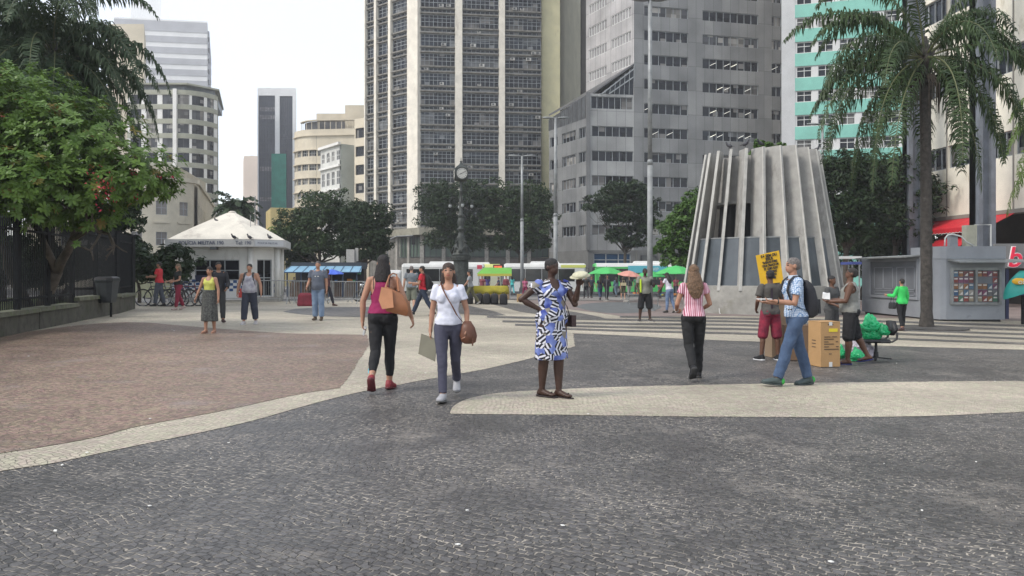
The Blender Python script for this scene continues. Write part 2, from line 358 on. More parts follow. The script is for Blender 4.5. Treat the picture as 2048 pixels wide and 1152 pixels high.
# ================================================================ BUILDINGS
def pane_mat(name, c, cur, p, rough=.12, cell=(.8, .7)):
    "glass whose single panes differ: most dark, some with blinds or curtains part way down"
    m = bpy.data.materials.new(name); m.use_nodes = True; t = m.node_tree; b = t.nodes['Principled BSDF']; N = t.nodes.new; L = t.links.new
    tcn = N('ShaderNodeTexCoord'); sn = N('ShaderNodeVectorMath'); sn.operation = 'SNAP'; sn.inputs[1].default_value = (*cell, 1); L(tcn.outputs['UV'], sn.inputs[0])
    wn = N('ShaderNodeTexWhiteNoise'); wn.noise_dimensions = '4D'; L(sn.outputs[0], wn.inputs['Vector']); oi = N('ShaderNodeObjectInfo'); L(oi.outputs['Random'], wn.inputs['W'])
    sn2 = N('ShaderNodeVectorMath'); sn2.operation = 'SNAP'; sn2.inputs[1].default_value = (cell[0] * 3, 3, 1); L(tcn.outputs['UV'], sn2.inputs[0]); w2 = N('ShaderNodeTexWhiteNoise'); w2.noise_dimensions = '4D'; L(sn2.outputs[0], w2.inputs['Vector']); L(oi.outputs['Random'], w2.inputs['W'])
    g = N('ShaderNodeMath'); g.operation = 'GREATER_THAN'; g.inputs[1].default_value = 1 - p; L(w2.outputs['Value'], g.inputs[0])
    g2 = N('ShaderNodeMath'); g2.operation = 'GREATER_THAN'; g2.inputs[1].default_value = .93; L(wn.outputs['Value'], g2.inputs[0]); mxm = N('ShaderNodeMath'); mxm.operation = 'MAXIMUM'; L(g.outputs[0], mxm.inputs[0]); L(g2.outputs[0], mxm.inputs[1])
    mx = N('ShaderNodeMix'); mx.data_type = 'RGBA'; L(mxm.outputs[0], mx.inputs[0]); mx.inputs[6].default_value = (*c, 1); mx.inputs[7].default_value = (*cur, 1)
    hs = N('ShaderNodeHueSaturation'); L(mx.outputs[2], hs.inputs['Color']); mr = N('ShaderNodeMapRange'); mr.inputs[3].default_value = .45; mr.inputs[4].default_value = 1.7; L(wn.outputs['Value'], mr.inputs[0]); L(mr.outputs[0], hs.inputs['Value']); L(hs.outputs[0], b.inputs['Base Color'])
    rm = N('ShaderNodeMapRange'); rm.inputs[3].default_value = rough; rm.inputs[4].default_value = .5; L(mxm.outputs[0], rm.inputs[0]); L(rm.outputs[0], b.inputs['Roughness']); b.inputs['Specular IOR Level'].default_value = .28; _M[name] = m; return m
M_glass = pane_mat("window_glass", (.010, .011, .016), (.11, .105, .10), .12)
M_glass2 = pane_mat("curtained_glass", (.06, .062, .068), (.20, .19, .175), .4, .25)
M_glassb = pane_mat("bluish_glass", (.018, .023, .032), (.11, .115, .12), .2, .12)
M_frame = mat("alu_frame", (.29, .31, .32), .5, n=(2, .2))
M_framew = mat("white_frame", (.62, .62, .60), .6)
M_framed = mat("dark_frame", (.06, .065, .07), .6)
def flat(A, B):
    A = Vector(A[:2]); B = Vector(B[:2]); t = (B - A); L = t.length; t /= L; n = Vector((t.y, -t.x))
    if n.dot(-(A + B) / 2) < 0: n = -n
    def f(u, z, d=0): q = A + t * u + n * d; return Vector((q.x, q.y, z))
    f.L = L; f.seg = None; return f
def arc(C, r, a0, a1, step=1.2):
    "angles in degrees, 0=+X, counter-clockwise; u runs from a0 to a1"
    C = Vector(C[:2]); L = abs(R(a1 - a0)) * r
    def f(u, z, d=0):
        a = R(a0 + (a1 - a0) * u / L); return Vector((C.x + (r + d) * math.cos(a), C.y + (r + d) * math.sin(a), z))
    f.L = L; f.seg = step; return f
def subdiv(us, seg):
    us = sorted(set(round(u, 4) for u in us))
    if not seg: return us
    o = [us[0]]
    for a, b in zip(us, us[1:]):
        k = max(1, math.ceil((b - a) / seg)); o += [a + (b - a) * i / k for i in range(1, k + 1)]
    return o
def wall(mb, f, u0, u1, z0, z1, ops=(), rev=.2, uv=True):
    us = subdiv([u0, u1] + [o[0] for o in ops] + [o[1] for o in ops], f.seg); zs = sorted(set([z0, z1] + [o[2] for o in ops] + [o[3] for o in ops]))
    hole = lambda u, z: any(o[0] < u < o[1] and o[2] < z < o[3] for o in ops)
    for a, b in zip(us, us[1:]):
        if a < u0 - 1e-6 or b > u1 + 1e-6: continue
        run = None
        for c, d in zip(zs, zs[1:]):
            if hole((a + b) / 2, (c + d) / 2):
                if run is not None: _wq(mb, f, a, b, run, c); run = None
            elif run is None: run = c
        if run is not None: _wq(mb, f, a, b, run, zs[-1])
    for o in ops:
        a, b, c, d = o[:4]; ss = subdiv([a, b], f.seg)
        for p, q in zip(ss, ss[1:]):
            mb.quad(f(p, c), f(q, c), f(q, c, -rev), f(p, c, -rev)); mb.quad(f(p, d), f(q, d), f(q, d, -rev), f(p, d, -rev))
        mb.quad(f(a, c), f(a, d), f(a, d, -rev), f(a, c, -rev)); mb.quad(f(b, c), f(b, d), f(b, d, -rev), f(b, c, -rev))
def _wq(mb, f, a, b, c, d):
    mb.quad(f(a, c), f(b, c), f(b, d), f(a, d), [(a, c), (b, c), (b, d), (a, d)])
def slab(mb, f, u0, u1, z0, z1, d0, d1):
    "solid strip along a facade between offsets d0 (inner) and d1 (outer)"
    ss = subdiv([u0, u1], f.seg)
    for p, q in zip(ss, ss[1:]):
        mb.hexa([f(p, z0, d1), f(q, z0, d1), f(q, z0, d0), f(p, z0, d0), f(p, z1, d1), f(q, z1, d1), f(q, z1, d0), f(p, z1, d0)])
def window(par, f, a, b, c, d, rev, nu, nv, fw=.06, gm=None, fm=None, name='window', rows=None, frame=True):
    gm = gm or M_glass; fm = fm or M_frame
    g = MB(); ss = subdiv([a, b], f.seg)
    for p, q in zip(ss, ss[1:]): g.quad(f(p, c, -rev), f(q, c, -rev), f(q, d, -rev), f(p, d, -rev), [(p, c), (q, c), (q, d), (p, d)])
    o = g.build(name, gm, par)
    if frame:
        m = MB(); r0, r1 = -rev + .01, -rev + .01 + fw
        for i in range(nu + 1):
            u = a + (b - a) * i / nu; u = clamp(u, a + fw / 2, b - fw / 2)
            m.hexa([f(u - fw / 2, c, r1), f(u + fw / 2, c, r1), f(u + fw / 2, c, r0), f(u - fw / 2, c, r0), f(u - fw / 2, d, r1), f(u + fw / 2, d, r1), f(u + fw / 2, d, r0), f(u - fw / 2, d, r0)])
        hs = rows if rows else [i / nv for i in range(nv + 1)]
        for h in hs:
            z = clamp(c + (d - c) * h, c + fw / 2, d - fw / 2); slab(m, f, a, b, z - fw / 2, z + fw / 2, r0 + .004, r1 + .004)
        m.build('frame', fm, o)
    return o
def core(par, pts, z0, z1, m, name='core'):
    b = MB(); b.prism([(p[0], p[1]) for p in pts], z0, z1); o = fixn(b.build(name, m, par)); return o
def xy(px, d): return ((px - 1024) / F * d, d)
def zz(py, d): return CH + (HZ - py) / F * d

# ---- central office tower ------------------------------------------------
M_tcream = mat("cream_pilaster", (.72, .67, .58), .8, n=(.8, .12), stain=((.36, .31, .25), .5, .6, 1))
M_tgrey = mat("weathered_spandrel", (.20, .19, .17), .85, n=(1.5, .3), stain=((.10, .095, .085), .9, .54, 1))
M_ac = mat("ac_white", (.42, .41, .385), .6, n=(6, .1), rnd=.25)
M_dkvoid = mat("dark_interior", (.02, .02, .022), .9)
T0 = xy(733, 132); T1 = xy(839, 124); T2 = xy(1084, 126.6)
twr = empty('office_tower', (0, 0, 0), 0, 'tall concrete office tower with cream pilasters, gridded windows and air conditioners, behind the clock', 'building')
TZ0, TZ1, ST = 8.9, 56.0, 3.12
core(twr, [(T0[0] + .5, T0[1] + .4), (T1[0] + .6, T1[1] + .9), (T2[0] - .3, T2[1] + .9), (T2[0] + 3, T2[1] + 20), (T0[0] + 6, T0[1] + 22)], -.5, TZ1 - .3, M_tgrey)
wm = MB(); led = MB(); pil = MB(); acs = []
def tower_face(f, bays, cols, rot_nu):
    ops = []
    nfl = int((TZ1 - TZ0) / ST)
    for k in range(nfl):
        z = TZ0 + k * ST
        for (a, b) in bays:
            ops.append((a, b, z + .95, z + 2.9, 0)); ops.append((a, b, z + .18, z + .68, 1))
            slab(led, f, a - .02, b + .02, z + .70, z + .93, -.05, .34); slab(led, f, a - .02, b + .02, z - .1, z + .10, -.05, .30)
    wall(wm, f, 0, f.L, TZ0 - .4, TZ0 + nfl * ST, ops, .12)
    for o in ops:
        a, b = o[0], o[1]; nu = max(3, round((b - a) / rot_nu))
        gm = random.choice([M_glass, M_glass, M_glass, M_glassb])
        if o[4] == 0: window(twr, f, a, b, o[2], o[3], .10, nu, 3, .065, gm, rows=[0, .42, .72, 1])
        else: window(twr, f, a, b, o[2], o[3], .10, nu, 1, .065, gm, name='transom_window')
    for (a, b) in cols: slab(pil, f, a, b, TZ0 - .4, TZ1 + 1, -.3, .55)
    for k in range(nfl):
        for (a, b) in bays:
            for _ in range(random.choice([0, 1, 1, 2])):
                u = random.uniform(a + .4, b - .9); z = TZ0 + k * ST + random.choice([.12, .98, .98, 2.2]); acs.append((f, u, z))
fF = flat(T1, T2); k_ = fF.L / 245.0
U = lambda px: (px - 839) * k_
tower_face(fF, [(U(841), U(909)), (U(923.5), U(996)), (U(1008.5), U(1082))], [(U(909), U(923)), (U(996.5), U(1008))], .72)
fL = flat(T0, T1)
def uL(px):   # pixel to distance along the receding left face
    best = min(range(0, 201), key=lambda i: abs(1024 + F * fL(fL.L * i / 200, 0).x / fL(fL.L * i / 200, 0).y - px)); return fL.L * best / 200
tower_face(fL, [(uL(735), uL(752)), (uL(757), uL(780)), (uL(786), uL(818))], [(0, .25), (uL(752.5), uL(756.5)), (uL(780.5), uL(785.5)), (uL(819), fL.L + .1)], .9)
wm.build('wall', M_tgrey, twr); led.build('ledge', M_tgrey, twr)
pil.build('pilaster', M_tcream, twr)
for f, u, z in acs[:46]:
    a = MB(); aw = random.uniform(.55, .85); slab(a, f, u, u + aw, z, z + aw * .62, .0, random.uniform(.3, .55)); o = a.build('air_conditioner', M_ac, twr)
    g = MB(); slab(g, f, u + .1, u + aw * .6, z + .07, z + aw * .5, .55, .56); g.build('grille', M_framed, o)
# podium: canopy and glazed mezzanine
cn = MB(); Q = [xy(760, 131), xy(838, 121), xy(1102, 123.5), xy(1120, 140), xy(760, 145)]
cn.prism(Q, 7.6, 8.7); fixn(cn.build('canopy', mat("canopy_concrete", (.27, .255, .20), .8, n=(.6, .25), stain=((.15, .14, .10), .8, .55)), twr))
pf = flat(xy(842, 123.4), xy(1098, 125.5)); pl = flat(xy(772, 131.5), xy(842, 123.4))
pw = MB(); gl = MB(); pcol = MB()
M_gmezz = mat("greenish_panel", (.085, .12, .10), .35, n=(.35, .3))
for f, n in ((pf, 6), (pl, 3)):
    s_ = f.L / n
    for i in range(n):
        window(twr, f, i * s_ + .5, (i + 1) * s_ - .1, 4.1, 7.4, .0, 3, 1, .1, M_gmezz, M_framed, name='mezzanine_window')
        window(twr, f, i * s_ + .5, (i + 1) * s_ - .1, -.3, 2.6, .3, 2, 1, .1, random.choice([M_glass, M_glassb, mat("shutter_grey", (.27, .28, .29), .6, n=(1, .15))]), M_framed, name='shopfront')
        slab(pcol, f, i * s_ - .15, i * s_ + .45, -.6, 7.6, -.4, .25)
    slab(pw, f, 0, f.L, 2.7, 4.0, -.3, .12)
pcol.build('column', M_conc, twr); pw.build('fascia', mat("dark_fascia", (.11, .10, .09), .7, n=(1, .3)), twr)

# ---- yellow fin building behind --------------------------------------------
yb = empty('blank_wall_tower', (0, 0, 0), 0, 'windowless tower with a pale yellow edge and a side wall coloured olive for its shade beside the gridded tower', 'building')
b = MB(); Y0 = xy(1083, 127.6); Y1 = xy(1120, 127.9); Y2 = xy(1172, 150)
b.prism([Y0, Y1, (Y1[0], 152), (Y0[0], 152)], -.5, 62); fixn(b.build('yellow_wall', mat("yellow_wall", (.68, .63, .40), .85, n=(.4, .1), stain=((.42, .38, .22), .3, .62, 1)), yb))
b = MB(); b.prism([(Y1[0] + .002, Y1[1] + .003), Y2, (Y2[0], 160), (Y1[0] + .002, 160)], -.5, 61.9); fixn(b.build('side_wall', mat("shaded_side_wall", (.44, .41, .30), .85, n=(.3, .12)), yb))  # side face of the same tower, its shade put into a darker colour
# ---- slender slab with small dark openings ----------------------------------
nb = empty('narrow_block', (0, 0, 0), 0, 'thin pale tower sliver with one column of small dark openings beside the shade-coloured wall', 'building')
f = flat(xy(1164, 158), xy(1200, 158)); core(nb, [(f(0, 0).x, 158.3), (f(f.L, 0).x, 158.3), (f(f.L, 0).x, 170), (f(0, 0).x, 170)], -.5, 60, M_tcream)
w_ = MB(); ops = [(.55, 1.1, 6 + 2.35 * k, 6.9 + 2.35 * k) for k in range(22)]; wall(w_, f, 0, f.L, -.5, 60, ops); w_.build('wall', M_tcream, nb)
for o in ops: window(nb, f, *o, .15, 1, 1, .04, M_glass, M_framed, frame=False)

# ---- grey metal-clad tower ---------------------------------------------------
def panel_mat(name, c, c2, bw, rh, mort=(.10, .10, .10)):
    m = bpy.data.materials.new(name); m.use_nodes = True; t = m.node_tree; b = t.nodes['Principled BSDF']; N = t.nodes.new; L = t.links.new
    tcn = N('ShaderNodeTexCoord'); br = N('ShaderNodeTexBrick'); br.offset = 0; br.squash = 1
    br.inputs['Color1'].default_value = (*c, 1); br.inputs['Color2'].default_value = (*c2, 1); br.inputs['Mortar'].default_value = (*mort, 1)
    br.inputs['Scale'].default_value = 1; br.inputs['Mortar Size'].default_value = .035; br.inputs['Mortar Smooth'].default_value = .3; br.inputs['Brick Width'].default_value = bw; br.inputs['Row Height'].default_value = rh
    L(tcn.outputs['UV'], br.inputs[0])
    nn = N('ShaderNodeTexNoise'); nn.inputs['Scale'].default_value = .25; nn.inputs['Detail'].default_value = 6; L(tcn.outputs['Object'], nn.inputs[0])
    mr = N('ShaderNodeMapRange'); mr.inputs[1].default_value = .3; mr.inputs[2].default_value = .7; mr.inputs[3].default_value = .72; mr.inputs[4].default_value = 1.18; L(nn.outputs[0], mr.inputs[0])
    hs = N('ShaderNodeHueSaturation'); L(br.outputs[0], hs.inputs['Color']); L(mr.outputs[0], hs.inputs['Value']); L(hs.outputs[0], b.inputs['Base Color'])
    b.inputs['Roughness'].default_value = .5; b.inputs['Metallic'].default_value = .15; return m
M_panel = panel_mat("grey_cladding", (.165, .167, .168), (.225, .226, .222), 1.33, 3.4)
M_panell = panel_mat("lit_cladding", (.40, .385, .38), (.46, .44, .43), 1.33, 3.4, (.2, .19, .19))  # left face towards the light: brightness put into the panel colour
M_panelf = panel_mat("half_lit_cladding", (.28, .28, .275), (.34, .34, .33), 1.33, 3.4, (.16, .16, .16))  # front block, partly lit look put into the panel colour
gt = empty('clad_tower', (0, 0, 0), 0, 'grey metal clad office building with ribbon windows and a sloping glass atrium roof', 'building')
A0 = xy(1098, 116); A1 = xy(1176, 106); A2 = xy(1268, 107); A3 = xy(1566, 112.2); AL = xy(1172, 118)
z0f = zz(608, 107) if False else -.6
def gz(py): return zz(py, 107)
rowsR = [(20 + 49 * k, 42 + 49 * k) for k in range(-6, 10)]     # window rows measured at the corner
fR = flat(A2, A3); ur = lambda px: (px - 1268) / (1566 - 1268.0) * fR.L * (1 - .03 * (1566 - px) / 298)
Z0 = 4.7; ZT = 62
def rows(z_from, z_to):
    out_ = []; z = gz(471)
    while z < z_to:
        if z >= z_from: out_.append(z)
        z += 49 * 107 / F
    return out_
WH = 1.45
ws = [(ur(1288), ur(1375), 6), (ur(1404), ur(1516), 8), (ur(1543), ur(1563), 2)]
w_ = MB(); ops = []
for z in rows(4.9, ZT - 2):
    for a, b_, n in ws: ops.append((a, b_, z, z + WH, n))
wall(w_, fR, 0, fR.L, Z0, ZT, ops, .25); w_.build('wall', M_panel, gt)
for o in ops:
    window(gt, fR, *o[:4], .22, o[4], 1, .07, random.choice([M_glass, M_glass, M_glass, M_glass2, M_glassb]), M_frame)
M_tubes = mat("fluorescent_tube", (.9, .9, .85), .5, emis=((1, .97, .86), 1.3))
for (row, wi) in ((4, 0), (5, 0), (4, 1), (5, 1), (6, 1), (7, 1), (6, 2), (7, 2)):
    rz_ = rows(4.9, ZT - 2)
    if row >= len(rz_): continue
    a, b_, n = ws[wi]; z = rz_[row]; sl_ = MB(); s_ = (b_ - a) / n
    for i in range(random.randint(2, max(2, n - 3))):
        u = a + s_ * random.randint(0, n - 1) + .15
        if u + .95 > b_: continue
        p = fR(u, z + .55, -.205); q = fR(u + .95, z + 1.0, -.205); sl_.bar(p, q, .03, .03)
    sl_.build('lit_tube', M_tubes, gt)
fFr = flat(A1, A2)
w_ = MB(); ops = []; zt_ = gz(190)
for z in rows(4.9, gz(262)): ops.append((.55, fFr.L - .1, z, z + WH, 6))
zr = gz(222) + .15; ops.append((.45, fFr.L - .2, zr, zr + 1.7, 7))
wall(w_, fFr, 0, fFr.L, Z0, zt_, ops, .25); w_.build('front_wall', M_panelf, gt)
for o in ops: window(gt, fFr, *o[:4], .22, o[4], 1, .07, random.choice([M_glass, M_glass, M_glass2]), M_frame)
e_ = MB(); slab(e_, fFr, -.25, .3, Z0, zt_ + .1, -.2, .18); e_.build('corner_post', M_panelf, gt)
fLl = flat(A0, A1); w_ = MB(); ops = []
for z in rows(4.9, gz(250)):
    for (a, b_, n) in ((.4, 2.6, 2), (4.0, 7.8, 4), (8.7, fLl.L - .3, 3)): ops.append((a, b_, z, z + WH, n))
wall(w_, fLl, 0, fLl.L, Z0, gz(238), ops, .25); w_.build('side_wall', M_panel, gt)
for o in ops: window(gt, fLl, *o[:4], .22, o[4], 1, .07, M_glass2 if random.random() < .4 else M_glass, M_frame)
fLu = flat(AL, A2); w_ = MB(); ops = []
for z in rows(gz(330), ZT - 2):
    for (a, b_, n) in ((.8, 5.6, 7), (6.8, fLu.L - .7, 7)): ops.append((a, b_, z, z + WH, n))
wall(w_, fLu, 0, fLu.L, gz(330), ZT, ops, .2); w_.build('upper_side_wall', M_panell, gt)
for o in ops: window(gt, fLu, *o[:4], .17, o[4], 1, .09, mat("pale_glass", (.30, .29, .29), .2, n=(.5, .2)), M_framew)
# lower floors, set back behind the cladding
M_lowg = mat("ground_floor_grey", (.13, .13, .125), .7, n=(.7, .2))
g_ = MB(); wall(g_, fR, 0, fR.L, -.6, Z0, (), .1); wall(g_, fFr, 0, fFr.L, -.6, Z0, [(.8, 6.1, -.3, 4.3)], .3); wall(g_, fLl, 0, fLl.L, -.6, Z0, (), .1)
g_.build('ground_floor', M_lowg, gt)
o = window(gt, fFr, .8, 6.1, -.3, 4.3, .25, 3, 2, .12, mat("bank_blue_glass", (.012, .05, .11), .2, rnd=.1), M_frame, name='shopfront', rows=[0, .35, .8, 1])
p = fFr(3.1, 2.2, .02); text('citibank', 'sign_lettering', .75, mat("sign_letter_pale", (.45, .50, .55), .5), gt, p, (R(90), 0, math.atan2(A2[1] - A1[1], A2[0] - A1[0])), .02)
for i in range(7):
    s_ = MB(); u = .3 + i * (fR.L / 7); slab(s_, fR, u, u + .5, -.6, Z0, 0, .25); s_.build('pier', M_lowg, gt)
    window(gt, fR, u + .7, u + fR.L / 7 - .3, -.3, 4.0, -.06, 1, 1, .1, mat("grey_shutter", (.10, .105, .10), .6, n=(.8, .3)), M_framed, name='shutter')
# cores
core(gt, [(A2[0] + .15, A2[1] + .35), (A3[0] + .3, A3[1] + .35), (A3[0] + 4, A3[1] + 22), (AL[0] + .4, AL[1] + 14), (AL[0] + .35, AL[1] + .2)], -.5, ZT - .2, M_dkvoid, 'tower_core')
core(gt, [(A0[0] + .4, A0[1] + .3), (A1[0] + .15, A1[1] + .35), (A2[0] - .2, A2[1] + .35), (AL[0] + .3, AL[1] + .3)], -.5, gz(232), M_dkvoid, 'podium_core')
# sloping atrium roof between the podium and the tower
rf = MB(); t0 = Vector((*xy(1102, 116), zz(237, 116))); t1 = Vector((A2[0], A2[1], gz(131))); back = Vector((AL[0], AL[1], gz(131) + .3)); 
a_ = Vector((A2[0] - .05, A2[1] - .1, gz(131))); b_ = Vector((A1[0], A1[1], gz(192))); c_ = Vector((A0[0], A0[1], zz(232, 116)))
up = Vector((0, 0, .25))
ridge0 = Vector((A2[0] + .02, A2[1], gz(130))); ridge1 = Vector((AL[0], AL[1], zz(187, 118)))
rf.hexa([c_, b_ + Vector((.7, .12, .1)), ridge0, ridge1, c_ + up, b_ + Vector((.7, .12, .1)) + up, ridge0 + up, ridge1 + up]); rf.build('atrium_roof', mat("atrium_roof", (.10, .10, .105), .4, n=(.6, .3)), gt)
gl_ = MB(); gl_.poly([b_ + Vector((.1, .25, 0)), Vector((A2[0], A2[1] + .12, gz(190))), ridge0 + Vector((0, .12, -.3)), b_ + Vector((1.9, .3, .2))]); o = gl_.build('atrium_glazing', M_glassb, gt)
q_ = [fLl(0, gz(238) + .002, 0), fLl(fLl.L, gz(238) + .002, 0), fLl(fLl.L, gz(191), 0), fLl(0, zz(239, 116), 0)]; iv = Vector((.35, .25, 0)); w_ = MB(); w_.hexa([q_[0], q_[1], q_[1] + iv, q_[0] + iv, q_[3], q_[2], q_[2] + iv, q_[3] + iv]); fixn(w_.build('attic_glazing', mat("attic_grey", (.06, .063, .066), .4, n=(1.2, .5)), gt))
ms = MB()
for i in range(10): u = fLl.L * i / 9.5; ms.bar(fLl(u, gz(238), .03), fLl(u, zz(239, 116) + (gz(191) - zz(239, 116)) * u / fLl.L, .03), .1, .08)
ms.build('attic_mullion', M_panel, gt)
fr_ = MB()
for i in range(8):
    t = i / 7; fr_.bar(b_.lerp(Vector((A2[0], A2[1], gz(190))), .25 + .75 * t) + Vector((0, .1, 0)), (b_ + Vector((1.9, .2, .2))).lerp(ridge0, t) + Vector((0, -.02, -.05)), .08)
fr_.bar(b_ + Vector((1.9, .1, .1)), ridge0 + Vector((0, .05, -.5)), .16); fr_.bar(b_ + Vector((2.9, .1, .1)), ridge0 + Vector((0, .05, -1.6)), .16)
fr_.build('frame', M_frame, o)

# ---- teal banded building with a white end wall -----------------------------
tb = empty('teal_banded_building', (0, 0, 0), 0, 'office block with turquoise spandrels, dark windows and a tall blank white end wall', 'building')
B0 = xy(1563, 101.8); B1 = xy(1590, 102); B2 = xy(1870, 97.5)
M_teal = mat("turquoise_panel", (.20, .47, .39), .5, n=(.6, .10), stain=((.11, .33, .27), .6, .62, 1)); M_wht = mat("white_render", (.60, .59, .58), .8, n=(.5, .08), stain=((.42, .41, .40), .4, .6, 1))
fw_ = flat(B0, B1); w_ = MB(); w_.prism([B0, B1, (B1[0] + 9, 118), (B0[0] + 7.5, 118)], -.5, 60); fixn(w_.build('end_wall', M_wht, tb))
ft = flat((B1[0] + .01, B1[1] + .12), B2); w_ = MB(); band = MB(); n_ = int(ft.L / 2.55); pit = 49 * 101.5 / F; zb = zz(302, 102) - 5 * pit
ops = []
for k in range(19):
    z = zb + k * pit; slab(band, ft, 0, ft.L, z - 1.72, z - .05, 0, .12)
    for i in range(n_ + 1):
        u = .25 + i * 2.62
        if u + 1.9 < ft.L: ops.append((u, u + 1.85, z, z + pit - 1.78))
wall(w_, ft, 0, ft.L, zb - 2, zb + 19 * pit, ops, .2); w_.build('wall', M_wht, tb); band.build('spandrel', M_teal, tb)
ops.sort(key=lambda o: -(o[2] > zz(330, 100)) * 1000 - (o[2] < 36) * 500 + o[0])
for o in ops[:98]: window(tb, ft, *o, .18, 2, 2, .07, random.choice([M_glass, M_glass, M_glass2]), M_framew, rows=[0, .62, 1])
m_ = MB()
for o in ops[98:]:
    m_.quad(ft(o[0], o[2], -.18), ft(o[1], o[2], -.18), ft(o[1], o[3], -.18), ft(o[0], o[3], -.18))
tag(m_.build('far_window', M_glass, tb), kind='stuff')
core(tb, [(B1[0] + .3, B1[1] + .5), (B2[0], B2[1] + .5), (B2[0] + 1, 120), (B1[0] + 10, 120)], -.5, 60, M_dkvoid)

# ---- cream building on the right with steel columns --------------------------
rb = empty('cream_panel_building', (0, 0, 0), 0, 'cream panelled commercial building on steel columns with a ribbon of dark windows', 'building')
C0 = (29.5, 56.5); C1 = (31.2, 38.0); fc_ = flat(C0, C1)
M_crm = mat("cream_panel", (.80, .75, .63), .75, n=(.5, .12), stain=((.48, .42, .30), .8, .58, 1))
uR = lambda d: (C0[1] - d) / (C0[1] - C1[1]) * fc_.L
zb0 = zz(437, 55); w_ = MB(); ops = []
zw = zz(345, 55); bw = 3.0
for i in range(6):
    ops.append((.4 + i * 3.1, 3.35 + i * 3.1, zw, zw + 1.55)); ops.append((.4 + i * 3.1, 3.35 + i * 3.1, zw + 5.1, zw + 6.7)); ops.append((.4 + i * 3.1, 3.35 + i * 3.1, zw + 10.4, zw + 12))
wall(w_, fc_, 0, fc_.L, zb0, 24, ops, .3); w_.build('wall', M_crm, rb)
for k, o in enumerate(ops): window(rb, fc_, *o, .25, 4, 1, .08, M_glass if k % 3 == 0 else M_glassb, M_frame)
jn = MB()
for i in range(7):
    slab(jn, fc_, .3 + i * 3.1 - .06, .3 + i * 3.1 + .06, zb0, 24, 0, .03)
slab(jn, fc_, 0, fc_.L, zb0 - .25, zb0, -.3, .1); jn.build('joint', mat("grey_joint", (.25, .23, .2), .8), rb)
core(rb, [(C0[0] + .35, C0[1]), (C1[0] + .35, C1[1]), (45, C1[1]), (45, C0[1])], zb0, 23.9, M_crm)
core(rb, [(C0[0] + 3, C0[1]), (C1[0] + 3, C1[1]), (45, C1[1]), (45, C0[1])], -.8, zb0 - .01, mat("shop_interior", (.05, .042, .035), .8, n=(.4, .4)), 'ground_floor')
M_steel = mat("blue_grey_steel", (.15, .165, .19), .55, n=(1.5, .2))
for (px0, px1, d) in ((1818, 1850, 52), (1957, 1992, 44.5)):
    c = MB(); x0 = xy(px0, d)[0]; x1 = xy(px1, d)[0]; dpt = .9
    c.box(x0, x1, d + .28, d + dpt, -.9, 24); c.box(x0, x0 + .26, d, d + dpt - .01, -.9, 24); c.box(x1 - .26, x1, d, d + dpt - .01, -.9, 24); c.box(x0 - .03, x1 + .03, d - .05, d + dpt + .05, -.9, -.2)
    c.build('steel_column', M_steel, rb)
M_awn = mat("red_awning", (.55, .018, .03), .6, n=(3, .15))
def awning(u0, u1, zt, drop, outd, name, lab):
    a = MB(); N = 24
    a.hexa([fc_(u0, zt - drop, outd), fc_(u1, zt - drop, outd), fc_(u1, zt - .03, .05), fc_(u0, zt - .03, .05), fc_(u0, zt - drop + .04, outd), fc_(u1, zt - drop + .04, outd), fc_(u1, zt, .05), fc_(u0, zt, .05)])
    o = a.build(name, M_awn); tag(o, lab, 'awning', 'red awnings of the cream building')
    v = MB(); rs = []
    for i in range(N * 4 + 1):
        u = u0 + (u1 - u0) * i / (N * 4); dz = .22 + .05 * abs(math.sin(i * math.pi / 4)); rs.append([fc_(u, zt - drop + .03, outd + .005), fc_(u, zt - drop + .03, outd + .02), fc_(u, zt - drop - dz, outd + .02), fc_(u, zt - drop - dz, outd + .005)])
    v.rings(rs); v.build('valance', M_awn, o)
    e = MB(); rs = [[q + Vector((0, 0, -.0)) for q in (r[3], r[2], r[2] - Vector((0, 0, .035)), r[3] - Vector((0, 0, .035)))] for r in rs]
    e.rings(rs); e.build('trim', M_framew, o); return o
awning(uR(54.5), uR(46.8), zb0 - .25, .75, 1.5, 'awning', 'long red shop awning with scalloped white trim between the steel columns')
awning(uR(53), uR(48.6), zb0 - 1.15, 1.0, 2.2, 'awning', 'lower sloping red awning under the long one, left of the electric cabinet')
awning(uR(44.3), uR(41), zb0 - .1, .6, 1.2, 'awning', 'short red awning right of the thick steel column at the edge of the view')
sg = MB(); x_, y_ = xy(2003, 42); 
sign = empty('shop_sign', (x_ + .3, 42, 0), 0, "red script shop sign reading b's, half hidden behind the grey kiosk", 'sign')
sb_ = MB(); sb_.box(-.6, 3.2, .1, .25, zz(540, 42) + .1, zz(487, 42)); sb_.build('board', mat("grey_board", (.16, .16, .16), .6), sign)
text("b's", 'lettering', 1.55, mat("sign_white", (.8, .8, .8), .5), sign, (.85, .06, zz(516, 42)), (R(90), 0, 0), .03, 'CENTER', 1, .045, .2)
text("b's", 'lettering', 1.55, mat("sign_red", (.65, .01, .05), .5, emis=((.8, .01, .06), .1)), sign, (.85, .02, zz(516, 42)), (R(90), 0, 0), .03, 'CENTER', 1, .012, .2)

